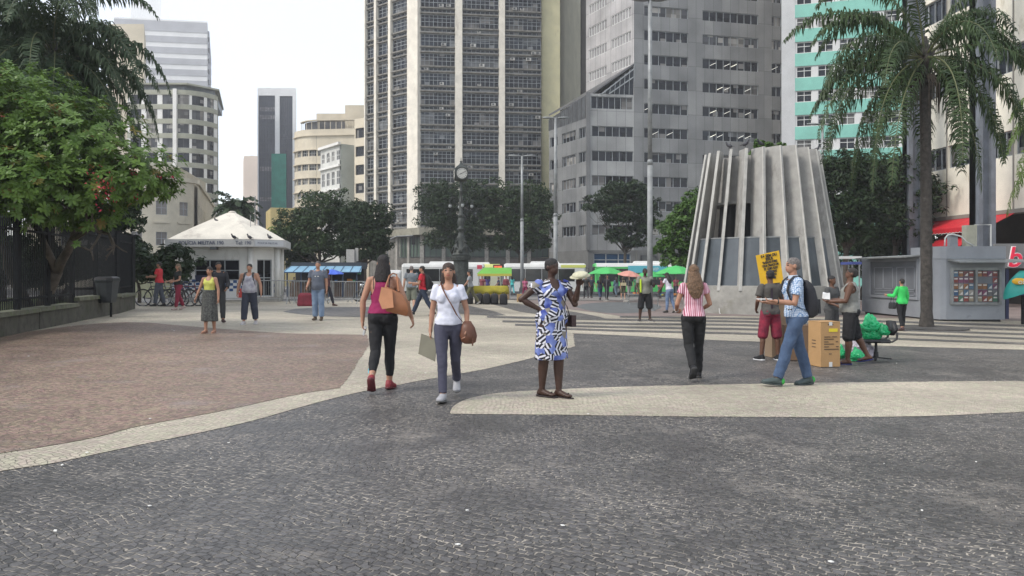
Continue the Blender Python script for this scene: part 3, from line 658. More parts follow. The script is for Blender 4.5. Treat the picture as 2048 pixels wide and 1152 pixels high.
# ---- far left group -----------------------------------------------------------
# banded white tower
bt = empty('white_banded_tower', (0, 0, 0), 0, 'tall pale tower with horizontal grey and white bands rising behind the rounded block', 'building')
D = 225; f = flat(xy(228, D - 4), xy(415, D)); M_b1 = mat("band_white", (.74, .74, .74), .7, n=(.3, .06)); M_b2 = mat("band_grey", (.44, .445, .47), .7, n=(.3, .08))
core(bt, [f(.3, 0, -.4)[:2], f(f.L - .1, 0, -.4)[:2], xy(420, 262), (f(0, 0).x, 262)], -.5, zz(43, D), M_b1)
w_ = MB(); wall(w_, f, 0, f.L, -.5, zz(43, D)); w_.build('wall', M_b1, bt)
sb_ = MB()
for k in range(16):
    z = zz(55 + 21.6 * k, D); slab(sb_, f, 0, f.L, z - 1.7, z + .1 + (1.2 if k == 0 else 0), 0, .1)
sb_.build('grey_band', M_b2, bt)
sf = flat(f(f.L, 0)[:2], xy(420, 262)); sb_ = MB()
for k in range(20): slab(sb_, flat((f(f.L, 0).x, D), xy(420, 262)), 1, 35, zz(72 + 21.6 * k, D), zz(60 + 21.6 * k, D), .0, .5)
sb_.build('balcony', M_b2, bt)
# tallest pale slab
ts = empty('pale_slab_tower', (0, 0, 0), 0, 'very pale narrow tower top rising highest at the left behind the palm', 'building')
w_ = MB(); D = 300; w_.prism([xy(262, D), xy(322, D), xy(322, D + 20), xy(262, D + 20)], -.5, 112); fixn(w_.build('wall', mat("hazy_white", (.78, .79, .80), .8, n=(.1, .05)), ts))
# beige slab between
bs = empty('beige_slab_building', (0, 0, 0), 0, 'plain beige side wall of a building seen through the left palm fronds', 'building')
w_ = MB(); D = 185; w_.prism([xy(215, D), xy(288, D), xy(292, D + 14), xy(215, D + 14)], -.5, zz(48, D)); fixn(w_.build('wall', mat("beige_render", (.55, .49, .38), .85, n=(.2, .1)), bs))
# rounded-corner apartment block
ra = empty('rounded_apartment_block', (0, 0, 0), 0, 'apartment block with a curved corner, dark square windows and grey spandrels', 'building')
D = 160.0; X0 = xy(255, D)[0]; X1 = xy(352, D)[0]; r_ = xy(412, D)[0] - X1
M_sp = mat("grey_green_band", (.33, .33, .26), .8, n=(.4, .15)); M_pl = mat("white_pier", (.70, .69, .66), .75, n=(.5, .08))
fA = flat((X0, D), (X1, D)); fB_ = arc((X1, D + r_), r_, -90, 0, 1.0); fC = flat((X1 + r_, D + r_), xy(436, 232))
storey = 29 * D / F; ztop = zz(182, D); w_ = MB(); bd = MB(); cor = MB()
for f, ws_ in ((fA, [(a, a + 2.25) for a in (.6, 3.9, 7.2)]), (fB_, [(.3, 2.6), (3.1, 5.6), (6.3, 8.3)]), (fC, [(2 + 4 * i, 4 + 4 * i) for i in range(9)])):
    ops = [(a, b_, ztop - .75 - storey * k - 1.95, ztop - .75 - storey * k) for k in range(12) for a, b_ in ws_]
    wall(w_, f, 0, f.L, -.5, ztop, ops, .2)
    for k in range(13): slab(bd, f, 0, f.L, ztop - storey * k - .7, ztop - storey * k + .25, -.1, .12)
    for o in ops: window(ra, f, *o, .18, 2, 1, .05, random.choice([M_glass, M_glass, M_glass2]), M_framed, frame=f is not fC)
slab(cor, fA, fA.L - .5, fA.L + .2, 0, ztop + .4, 0, .45); slab(cor, fB_, 0, .25, 0, ztop + .4, 0, .45)
w_.build('wall', M_pl, ra); bd.build('spandrel', M_sp, ra); cor.build('corner_pier', M_pl, ra)
pts = [(X0 + .2, D + .4), (X1, D + .4)] + [(X1 + (r_ - .4) * math.cos(R(a)), D + r_ + (r_ - .4) * math.sin(R(a))) for a in range(-80, 1, 10)] + [xy(435.3, 232), xy(380, 232), (X0, D + r_ + 32)]
core(ra, pts, -.5, ztop - .1, M_dkvoid)
pn = MB(); pn.prism([(X0, D + 2), (X1 + 1, D + 2), (X1 + r_ - .6, D + r_), (X1 + r_ - 6, D + 25), (X0, D + 25)], ztop - .1, ztop + 1.5); fixn(pn.build('penthouse', mat("penthouse_glass", (.16, .18, .20), .4, n=(1, .3)), ra))
pr = MB(); pr.prism([(X0 - .3, D + .6), (X1 + 2, D + .6), (X1 + r_ + .4, D + r_), (X1 + r_ - 6, D + 26), (X0, D + 26)], ztop + 1.5, ztop + 1.85); fixn(pr.build('penthouse_roof', M_sp, ra))
# low rounded cream building in front
lc = empty('low_cream_building', (0, 0, 0), 0, 'low rounded cream building with grey shuttered windows behind the police booth', 'building')
D = 100.0; Xc = -48.0; M_lcr = mat("cream_wall", (.50, .455, .36), .85, n=(.5, .12), stain=((.33, .30, .23), .6, .6, 1))
fA = flat((Xc - 16, D + 2.2), (Xc - 2.0, D)); fB_ = arc((Xc - 1.0, D + 6.0), 6.0, -100, -5, .8); fC = flat((Xc + 5, D + 6), xy(431, 150))
w_ = MB(); bd = MB()
ztops = zz(355, D); ztu = zz(322, D)
for f, us_ in ((fA, [2, 5, 8, 11]), (fB_, [.9, 3.9, 6.9]), (fC, [2, 6, 10, 14])):
    ops = []
    for u in us_:
        ops += [(u, u + 1.35, zz(428, D), zz(400, D)), (u, u + 1.35, zz(490, D), zz(463, D)), (u, u + 1.35, zz(545, D), zz(522, D))]
    wall(w_, f, 0, f.L, -.6, ztops, ops, .2)
    slab(bd, f, 0, f.L, ztops - .2, ztops + .35, -.2, .25); slab(bd, f, 0, f.L, zz(506, D), zz(500, D), 0, .3)
    for u in us_: slab(bd, f, u - .3, u + 1.65, zz(445, D), zz(441, D), 0, .15)
    for o in ops: window(lc, f, *o, .18, 2, 2, .06, mat("grey_blind", (.19, .175, .165), .6, n=(1, .2), rnd=.3), M_frame)
w_.build('wall', M_lcr, lc); bd.build('moulding', M_lcr, lc)
pts = [(Xc - 16, D + 2.6), (Xc - 2, D + .4)] + [(Xc - 1 + 5.7 * math.cos(R(a)), D + 6 + 5.7 * math.sin(R(a))) for a in range(-85, -4, 10)] + [xy(430, 150), (Xc - 16, D + 44)]
core(lc, pts, -.5, ztops - .05, M_lcr)
up_ = MB(); up_.prism([(Xc - 9, D + 4), (Xc - 1, D + 3), (Xc + 2.6, D + 6), (Xc - 1, D + 24), (Xc - 9, D + 24)], ztops - .1, ztu); fixn(up_.build('upper_storey', M_lcr, lc))
# side terrace row continuing down the street
sr = empty('street_side_block', (0, 0, 0), 0, 'narrow receding row of balconied facades right of the rounded block', 'building')
f = flat(xy(418, 180), xy(436, 260)); w_ = MB(); ops = [(3 + 6 * i, 7 + 6 * i, 4 + 3.2 * k, 6 + 3.2 * k) for i in range(6) for k in range(8)]; wall(w_, f, 0, f.L, -.5, zz(318, 180), ops, .3); w_.build('wall', M_pl, sr)
for o in ops: window(sr, f, *o, .25, 1, 1, .1, M_glass2, M_framed, frame=False)
core(sr, [xy(417, 182), xy(434, 262), xy(400, 262), xy(398, 182)], -.5, zz(318, 180) - .3, M_pl)
# distant pink slab
pk = empty('pink_slab_building', (0, 0, 0), 0, 'distant plain pinkish slab left of the dark glass tower', 'building')
w_ = MB(); D = 300; w_.prism([xy(488, D), xy(517, D), xy(517, D + 15), xy(486, D + 15)], -.5, zz(312, D)); w_.box(xy(493, D)[0], xy(500, D)[0], D + 4, D + 8, zz(312, D), zz(308, D)); fixn(w_.build('wall', mat("pink_render", (.66, .56, .48), .85, n=(.1, .08)), pk))
# dark glass tower with white frame and green net
dg = empty('dark_glass_tower', (0, 0, 0), 0, 'slim dark glass tower with a white top and central rib, green netting at its base', 'building')
D = 255; f = flat(xy(515, D), xy(592, D)); zt_ = zz(176, D); m1 = (545 - 515) / 77 * f.L
M_dg = mat("dark_curtain_wall", (.045, .05, .075), .3, n=(.15, .5), col2=(.09, .10, .12))
def udg(px): return (px - 515) / 77.0 * f.L
ops = [(udg(517), udg(550), 1, zz(191, D)), (udg(559), udg(585), 1, zz(192, D))]
w_ = MB(); wall(w_, f, 0, f.L, -.5, zt_, ops, .6); w_.build('wall', M_b1, dg)
for o in ops: window(dg, f, *o, .5, 6, 38, .16, M_dg, mat("dg_frame", (.07, .075, .09), .5), name='curtain_wall')
for (a, b_) in ((222, 230), (238, 246), (340, 350), (402, 410)):
    sm = MB()
    sm.quad(f(udg(519), zz(b_ - 8, D), -.42), f(udg(549), zz(b_ - 8, D), -.42), f(udg(549), zz(a - 8, D), -.42), f(udg(519), zz(a - 8, D), -.42))
    sm.build('pale_floor', mat("pale_floor", (.22, .21, .22), .5, n=(.8, .5)), dg)
nt_ = MB(); slab(nt_, f, udg(544), udg(573), zz(480, D), zz(308, D), .1, .6); nt_.build('safety_net', mat("green_net", (.02, .22, .16), .8, n=(.4, .2)), dg)
core(dg, [f(.1, 0, -.7)[:2], f(f.L - .1, 0, -.7)[:2], xy(590, D + 14), xy(517, D + 14)], -.5, zt_ - .1, M_b1)
pt = MB(); pt.box(xy(524, D)[0], xy(531, D)[0], D + 4, D + 6, zt_, zt_ + 1); pt.box(xy(534, D)[0], xy(547, D)[0], D + 4, D + 6, zt_, zt_ + .8); pt.build('rooftop_plant', M_framed, dg)
# curved cream streamlined building
cb = empty('curved_cream_building', (0, 0, 0), 0, 'streamlined cream building with a curved end and horizontal window bands above the trees', 'building')
D = 165.0; xl = xy(574, D)[0]; r_ = 6.5; M_cc = mat("cream_band", (.60, .535, .42), .8, n=(.4, .1), stain=((.42, .36, .28), .5, .62, 1))
fB_ = arc((xl + r_, D + r_), r_, 200, 268, .9); fA = flat((xl + r_ - .23, D + .004), (xy(716, D)[0], D - 1))
stc = 28.2 * D / F; zt_ = zz(268, D)
w_ = MB(); bd = MB()
for f, n in ((fB_, 4), (fA, 7)):
    s_ = f.L / n; ops = [(i * s_ + .25, (i + 1) * s_ - .05, zt_ - stc * k - 1.35 - .35, zt_ - stc * k - .35) for i in range(n) for k in range(1, 7)]
    wall(w_, f, 0, f.L, -.5, zt_ + .35, ops, .35)
    for k in range(0, 8): slab(bd, f, 0, f.L, zt_ - stc * k - .42 - (0 if k else .0), zt_ - stc * k - .2, -.1, .35)
    for o in ops: window(cb, f, *o, .3, 3, 2, .06, random.choice([M_glass2, M_glassb, M_glass]), M_framew)
    slab(bd, f, 0, f.L, zt_ - .2, zt_ + 1.0, -.2, .05)
    slab(bd, f, 0, f.L, zt_ + 3.1, zt_ + 3.35, -2.0, -1.2)
    for i in range(n + 1): slab(bd, f, i * s_ * .98, i * s_ * .98 + .12, zt_ + .9, zt_ + 3.1, -1.5, -1.4)
w_.build('wall', M_cc, cb); bd.build('parapet', M_cc, cb)
pts = [(xl + r_ + (r_ - .6) * math.cos(R(a)), D + r_ + (r_ - .6) * math.sin(R(a))) for a in range(150, 266, 10)] + [(xl + r_, D + .5), (xy(716, D)[0], D + .5), (xy(716, D)[0], D + 22), (xl + r_, D + 22)]
core(cb, pts, -.5, zt_ + .2, M_dkvoid)
pts2 = [(xl + r_ + (r_ - 2.2) * math.cos(R(a)), D + r_ + (r_ - 2.2) * math.sin(R(a))) for a in range(150, 266, 10)] + [(xl + r_, D + 2.4), (xy(716, D)[0], D + 2.4), (xy(716, D)[0], D + 20), (xl + r_, D + 20)]
core(cb, pts2, zt_ + .2, zt_ + 3.1, mat("set_back_glass", (.12, .12, .125), .4, n=(.6, .3)), 'roof_terrace')
core(cb, [(xl + r_ - 1, D + 3), (xy(714, D)[0], D + 3), (xy(714, D)[0], D + 20), (xl + r_ - 1, D + 20)], zt_ + 3.35, zt_ + 5.0, M_cc, 'upper_roof')
core(cb, [xy(690, D + 2), xy(735, D + 2), xy(735, D + 16), xy(690, D + 16)], -.5, zt_ + 6.6, M_cc, 'stair_tower')
# old white house with gable wall
gh = empty('old_white_house', (0, 0, 0), 0, 'old narrow white house with ornate windows and a blank pale green side wall', 'building')
D = 140.0; H0 = xy(641, D + 7); H1 = xy(681, D); H2 = xy(722, D + 3); zt_ = zz(286, D)
f = flat(H0, H1); w_ = MB(); s_ = f.L / 4; ops = [(i * s_ + .55, (i + 1) * s_ - .35, z, z + h) for i in range(4) for z, h in ((zt_ - 3.0, 1.9), (zt_ - 7.4, 2.6), (zt_ - 11.6, 2.6), (zt_ - 16, 2.6))]
wall(w_, f, 0, f.L, -.5, zt_, ops, .2); w_.build('facade', mat("house_white", (.56, .56, .53), .8, n=(.5, .15)), gh)
for o in ops: window(gh, f, *o, .15, 2, 2, .1, M_glass2, M_framew)
bd = MB(); slab(bd, f, -.1, f.L + .1, zt_ - .3, zt_ + .2, 0, .5); slab(bd, f, 0, f.L, zt_ - 4.2, zt_ - 3.8, 0, .4); slab(bd, f, 0, f.L, zt_ - 8.4, zt_ - 8.1, 0, .5); bd.build('cornice', M_pl, gh)
core(gh, [(H0[0] + .3, H0[1] + .3), (H1[0] + .05, H1[1] + .35), (H1[0] + .1, H1[1] + .1), H2, (H2[0], H2[1] + 12), (H0[0], H0[1] + 12)], -.5, zt_ - .1, mat("pale_green_render", (.42, .45, .42), .85, n=(.4, .1), stain=((.33, .35, .32), .5, .58, 1)))
# cream strip with dark window bands
cs = empty('cream_strip_building', (0, 0, 0), 0, 'narrow cream building with rounded spandrels and dark windows touching the gridded tower', 'building')
D = 134.0; f = flat(xy(709, D + 2), xy(738, D)); w_ = MB(); stc = 37.2 * D / F; zt_ = zz(234, D)
ops = [(.25, f.L - .3, zt_ - 1.65 - stc * k - 1.75, zt_ - 1.65 - stc * k) for k in range(9)]; ops = [o for o in ops if o[2] > 0]
wall(w_, f, 0, f.L, -.5, zt_, ops, .3); w_.build('wall', M_cc, cs)
for o in ops: window(cs, f, *o, .25, 2, 1, .08, M_glass, M_framed)
core(cs, [f(.05, 0, -.5)[:2], f(f.L - .1, 0, -.5)[:2], f(f.L, 0, -10)[:2], f(.05, 0, -10)[:2]], -.5, zt_ - .05, M_cc)
# small yellow building low between booth and trees
yl = empty('small_yellow_building', (0, 0, 0), 0, 'small yellow building just right of the police booth roof', 'building')
D = 120; w_ = MB(); f = flat(xy(541, D), xy(612, D + 2)); ops = [(.6 + 1.6 * i, 1.4 + 1.6 * i, 2 + 3 * k, 3.6 + 3 * k) for i in range(3) for k in range(2)]; wall(w_, f, 0, f.L, -.5, zz(415, D), ops, .15); w_.build('wall', mat("yellow_render", (.55, .44, .20), .85, n=(.5, .1)), yl)
for o in ops: window(yl, f, *o, .12, 2, 1, .06)
core(yl, [f(.05, 0, -.3)[:2], f(f.L - .05, 0, -.3)[:2], f(f.L, 0, -9)[:2], f(0, 0, -9)[:2]], -.5, zz(415, D) - .05, _M["yellow_render"])
# long low wall and buildings closing the view at the left behind the booth
lw = tag(MB().box(xy(262, 44)[0], xy(372, 44)[0], 44, 44.3, -.3, zz(548, 44)).build('green_low_wall', mat("greenish_wall", (.20, .21, .14), .85, n=(.8, .2)), None), 'greenish low wall with pale coping behind the parked bicycles', 'wall')
cpg = MB().box(xy(261, 44)[0], xy(373, 44)[0], 43.9, 44.4, zz(548, 44), zz(548, 44) + .1).build('coping', mat("pale_coping", (.40, .42, .28), .8), lw)
# ================================================================ VEGETATION
def leaf_mat(name, c1, c2, rough=.5, trans=.15):
    m = bpy.data.materials.new(name); m.use_nodes = True; t = m.node_tree; b = t.nodes['Principled BSDF']; N = t.nodes.new; L = t.links.new
    tcn = N('ShaderNodeTexCoord'); nn = N('ShaderNodeTexNoise'); nn.inputs['Scale'].default_value = 1.3; nn.inputs['Detail'].default_value = 3; L(tcn.outputs['Object'], nn.inputs[0])
    n2 = N('ShaderNodeTexWhiteNoise'); vm = N('ShaderNodeVectorMath'); vm.operation = 'SNAP'; vm.inputs[1].default_value = (.25, .25, .25); L(tcn.outputs['Object'], vm.inputs[0]); L(vm.outputs[0], n2.inputs['Vector'])
    md = N('ShaderNodeMath'); md.operation = 'MULTIPLY_ADD'; L(n2.outputs['Value'], md.inputs[0]); md.inputs[1].default_value = .55; mr = N('ShaderNodeMapRange'); mr.inputs[1].default_value = .3; mr.inputs[2].default_value = .7; mr.inputs[4].default_value = .5; L(nn.outputs[0], mr.inputs[0]); L(mr.outputs[0], md.inputs[2])
    mx = N('ShaderNodeMix'); mx.data_type = 'RGBA'; L(md.outputs[0], mx.inputs[0]); mx.inputs[6].default_value = (*c1, 1); mx.inputs[7].default_value = (*c2, 1)
    L(mx.outputs[2], b.inputs['Base Color']); b.inputs['Roughness'].default_value = rough; b.inputs['Specular IOR Level'].default_value = .25
    tr = N('ShaderNodeBsdfTranslucent'); L(mx.outputs[2], tr.inputs[0]); ms = N('ShaderNodeMixShader'); ms.inputs[0].default_value = trans
    L(b.outputs[0], ms.inputs[1]); L(tr.outputs[0], ms.inputs[2]); L(ms.outputs[0], t.nodes['Material Output'].inputs[0]); return m
M_leaf = leaf_mat("street_tree_leaves", (.016, .032, .010), (.042, .075, .022))
M_leaf2 = leaf_mat("fresh_leaves", (.04, .085, .015), (.09, .17, .035))
M_leaf3 = leaf_mat("dark_leaves", (.011, .024, .009), (.03, .055, .017))
M_rose = leaf_mat("glossy_leaves", (.055, .115, .018), (.15, .24, .05), .38, .25)
M_oldleaf = leaf_mat("yellowing_leaves", (.16, .17, .04), (.20, .13, .03), .5, .2)
M_bark = mat("bark", (.075, .06, .045), .9, n=(6, .4), bump=.8)
M_barkp = mat("palm_bark", (.055, .048, .042), .9, n=(9, .4), bump=.9, stain=((.16, .15, .13), 4, .62))
def rv(r=1.0):
    while True:
        v = Vector((random.uniform(-1, 1), random.uniform(-1, 1), random.uniform(-1, 1)))
        if .05 < v.length < 1: return v * r
def leaf_card(b, c, size, n):
    t = n.cross(rv()).normalized(); u = n.cross(t).normalized(); a = size * random.uniform(.7, 1.3); w_ = a * .42
    b.poly([c - t * a, c + u * w_ - t * a * .2 + n * a * .08, c + t * a, c - u * w_ + t * a * .1 + n * a * .08])
def tree(name, base, lobes, leaf, nleaf, m, label, group=None, trunk=.2, fork=.35, th=None, cat='tree'):
    "lobes: list of (dx,dy,z,rx,ry,rz) relative to base ground; leaves gather in clumps on the lobes"
    o = empty(name, base, 0, label, cat, group)
    t = MB(); top = max(l[2] for l in lobes); ctr = Vector((sum(l[0] for l in lobes) / len(lobes), sum(l[1] for l in lobes) / len(lobes), 0))
    zf = th if th else min(l[2] - l[5] * .6 for l in lobes)
    t.tube([(0, 0, -.2), (.03, 0, zf * .4), (ctr.x * .15, .05, zf * .75), (ctr.x * .25, 0, zf)], [trunk * 1.25, trunk * .95, trunk * .85, trunk * .8], 9)
    for l in lobes:
        e = Vector(l[:3]); s_ = Vector((ctr.x * .25, 0, zf * .92)); mid = s_.lerp(e, .5) + Vector((0, 0, -.12 * (e - s_).length)) + rv(.2)
        t.tube([s_, mid, e, e + Vector((e.x - s_.x, e.y - s_.y, l[5])) * .35], [trunk * .5, trunk * .33, trunk * .2, trunk * .06], 6)
        for _ in range(4):
            q = e + Vector((random.uniform(-1, 1) * l[3], random.uniform(-1, 1) * l[4], random.uniform(-.6, .9) * l[5])) * .75
            t.tube([mid.lerp(e, random.uniform(.2, 1)), (mid + q) / 2 + rv(.25), q], [trunk * .18, trunk * .1, trunk * .03], 5)
    t.build('trunk', M_bark, o, True)
    b = MB(); vol = [l[3] * l[4] * l[5] for l in lobes]; tot = sum(v ** .7 for v in vol)
    for l, v in zip(lobes, vol):
        n = int(1.9 * nleaf * v ** .7 / tot); per = 26; ncl = max(6, n // per)
        for _ in range(ncl):
            d = rv().normalized(); rr = random.random() ** .33
            if d.z < -.55: d.z *= .4
            rr *= .62 + .5 * (noise.noise(d * 2.1 + Vector(l[:3])) + .35)
            rr = clamp(rr, .15, 1.12)
            c = Vector((l[0] + d.x * l[3] * rr, l[1] + d.y * l[4] * rr, l[2] + d.z * l[5] * rr)); cr_ = random.uniform(.28, .6) * min(l[3], l[5]) * .55
            for _k in range(per):
                q = rv(); p = c + Vector((q.x * cr_, q.y * cr_, q.z * cr_ * .7)); nn_ = (q + Vector((0, 0, .6)) + rv(.8)).normalized(); leaf_card(b, p, leaf, nn_)
    b.build('crown', m, o); return o
def at(px, d): x, y = xy(px, d); return (x, y, zg(x, y))
def L_(px, py, d, pxb, rx, ry, rz, dy=0):
    "lobe from a pixel, radius in metres"
    k = 1.28 if d < 90 else 1.5; return ((px - pxb) / F * d, dy, zz(py, d) - zg(*xy(pxb, d)) - .3, rx * k, ry * k, rz * k)
D = 70
tree('street_tree', at(640, D), [L_(600, 445, D, 640, 2.0, 2, 1.6), L_(645, 420, D, 640, 2.4, 2.3, 2.0), L_(690, 440, D, 640, 2.0, 2, 2.0, 1), L_(575, 478, D, 640, 1.6, 1.6, 1.3, -1), L_(640, 480, D, 640, 2.4, 2.2, 1.5, -1), L_(690, 490, D, 640, 1.8, 1.8, 1.4)], .17, 9500, M_leaf,
     'broad dark leafy tree above the blue canopied stall', 'street trees', .22)
D = 66
tree('street_tree', at(728, D), [L_(715, 425, D, 728, 1.5, 1.5, 1.3), L_(748, 430, D, 728, 1.4, 1.5, 1.5), L_(735, 465, D, 728, 1.9, 1.8, 1.6), L_(762, 480, D, 728, 1.0, 1.4, 1.6), L_(700, 480, D, 728, 1.3, 1.4, 1.4), L_(735, 500, D, 728, 1.7, 1.6, 1.0)], .16, 6500, M_leaf3,
     'dark leafy tree against the left corner of the gridded tower', 'street trees', .2)
D = 72
tree('street_tree', at(600, D), [L_(592, 515, D, 600, 1.3, 1.3, 1.0), L_(610, 500, D, 600, 1.2, 1.2, 1.2), L_(582, 500, D, 600, .9, 1, .9)], .15, 2200, M_leaf3,
     'small low tree between the police booth and the blue canopied stall', 'street trees', .12)
D = 98
tree('street_tree', at(905, D), [L_(868, 395, D, 905, 2.0, 2.2, 2.2), L_(905, 385, D, 905, 2.2, 2.2, 1.6), L_(950, 390, D, 905, 2.2, 2.2, 2.0), L_(880, 430, D, 905, 2.5, 2.4, 2.2), L_(935, 440, D, 905, 2.8, 2.4, 2.2), L_(900, 475, D, 905, 2.6, 2.4, 1.8), L_(950, 480, D, 905, 2, 2, 1.6)], .21, 10500, M_leaf3,
     'spreading dark tree behind the ornate street clock', 'street trees', .25)
tree('street_tree', at(1040, D), [L_(1005, 390, D, 1040, 2.2, 2.2, 1.7), L_(1060, 395, D, 1040, 2.4, 2.2, 2.0), L_(1085, 420, D, 1040, 1.6, 2, 2.0), L_(1000, 435, D, 1040, 2.4, 2.4, 2.2), L_(1055, 445, D, 1040, 2.6, 2.4, 2.2), L_(1020, 480, D, 1040, 2.4, 2.2, 1.5), L_(1070, 480, D, 1040, 1.6, 2, 1.4)], .21, 10500, M_leaf,
     'spreading tree in front of the gridded tower, left of the slim lamp post pair', 'street trees', .25)
D = 86
tree('street_tree', at(1250, D), [L_(1195, 405, D, 1250, 1.5, 1.6, 1.3), L_(1225, 385, D, 1250, 1.6, 1.7, 1.5), L_(1262, 378, D, 1250, 1.7, 1.7, 1.5), L_(1290, 405, D, 1250, 1.4, 1.6, 1.6), L_(1245, 425, D, 1250, 2.2, 2.0, 1.6), L_(1285, 445, D, 1250, 1.8, 1.8, 1.6), L_(1235, 465, D, 1250, 1.5, 1.6, 1.2), L_(1270, 480, D, 1250, 1.6, 1.6, 1.0)], .19, 9000, M_leaf3,
     'dark tree in front of the corner of the grey clad building', 'street trees', .2)
D = 52
tree('street_tree', at(1378, D), [L_(1385, 400, D, 1378, .9, 1.2, 1.0), L_(1372, 430, D, 1378, 1.1, 1.2, 1.1), L_(1340, 440, D, 1378, 1.0, 1.0, .7), L_(1355, 475, D, 1378, 1.1, 1.1, 1.0), L_(1330, 490, D, 1378, .8, .9, .7), L_(1385, 500, D, 1378, 1.2, 1.1, 1.1), L_(1350, 515, D, 1378, .9, 1, .6)], .14, 5200, M_leaf2,
     'fresh green young tree at the left edge of the concrete ventilation tower', 'street trees', .12)
D = 50
tree('street_tree', at(1690, D), [L_(1665, 345, D, 1690, 1.5, 1.8, 1.3), L_(1705, 330, D, 1690, 1.6, 1.8, 1.4), L_(1740, 350, D, 1690, 1.6, 1.8, 1.5), L_(1670, 400, D, 1690, 1.9, 2, 1.8), L_(1730, 405, D, 1690, 2.0, 2, 1.8), L_(1700, 450, D, 1690, 2.2, 2, 1.5)], .16, 9500, M_leaf3,
     'large dark tree just right of the concrete ventilation tower', 'trees behind the newsstand', .22)
D = 54
tree('street_tree', at(1790, D), [L_(1775, 345, D, 1790, 1.6, 1.8, 1.5), L_(1815, 340, D, 1790, 1.6, 1.8, 1.5), L_(1770, 400, D, 1790, 2.0, 2, 1.7), L_(1825, 400, D, 1790, 2.0, 2, 1.8), L_(1795, 450, D, 1790, 2.3, 2, 1.5)], .16, 8500, M_leaf3,
     'large dark tree between the ventilation tower and the first steel column', 'trees behind the newsstand', .22)
D = 58
tree('hedge_tree', at(1720, D), [L_(1690, 480, D, 1720, 2, 1.6, 1.4), L_(1750, 490, D, 1720, 2.2, 1.6, 1.4), L_(1800, 480, D, 1720, 2.2, 1.6, 1.5), L_(1700, 530, D, 1720, 2.2, 1.4, 1.0), L_(1770, 530, D, 1720, 2.2, 1.4, 1.0), L_(1830, 520, D, 1720, 2, 1.4, 1.2), L_(1870, 480, D, 1720, 2, 1.4, 2.2)], .15, 8000, M_leaf,
     'low bushy tree line filling the gap under the big trees behind the newsstand', 'trees behind the newsstand', .12)
# shrubs on the vent tower are added with it
# greenery behind the booth, left
D = 52
tree('garden_bush', at(278, 35), [(0, 0, 1.7, .9, .9, .8), (-1.0, .5, 2.1, 1.0, 1, 1.0), (.5, .3, 1.2, .8, .8, .5)], .10, 2600, M_leaf3, 'dark bush with a few red flowers beside the far end of the fence', None, .08, cat='bush')
tree('garden_tree', at(215, 36), [(-.5, 0, 3.4, 1.6, 1.5, 1.3), (.5, .4, 3.9, 1.0, 1.2, 1.2), (.8, .2, 2.6, .9, 1, .9)], .14, 3800, M_leaf3, 'small dark tree behind the red flowered tree at the fence end', None, .12)
tree('park_bush', (-22.5, 26, .4), [(0, 0, 1.2, 2.2, 1.2, 1.1), (3, 1, 1.0, 1.8, 1.2, .9), (-3.5, 2, 1.5, 2.5, 1.4, 1.4)], .14, 4200, M_leaf3, 'dark park bushes seen through the railings at the far left', None, .1, cat='bush')
tree('park_bush', (-17.5, 30, .4), [(0, 0, 1.3, 2.2, 1.2, 1.2), (2.6, 3, 1.4, 1.8, 1.2, 1.2)], .14, 3600, M_leaf3, 'dark park bushes seen through the railings near the litter bin', None, .1, cat='bush')
tree('park_bush', (-16.5, 22.2, .4), [(0, 0, 1.3, 1.6, 1.0, 1.2), (-2.6, -2, 1.4, 1.6, 1.2, 1.2), (1.2, 2.2, 1.3, 1.4, 1, 1.3)], .14, 4200, M_leaf3, 'dark shrubs just behind the middle railing panel of the park fence', None, .1, cat='bush')

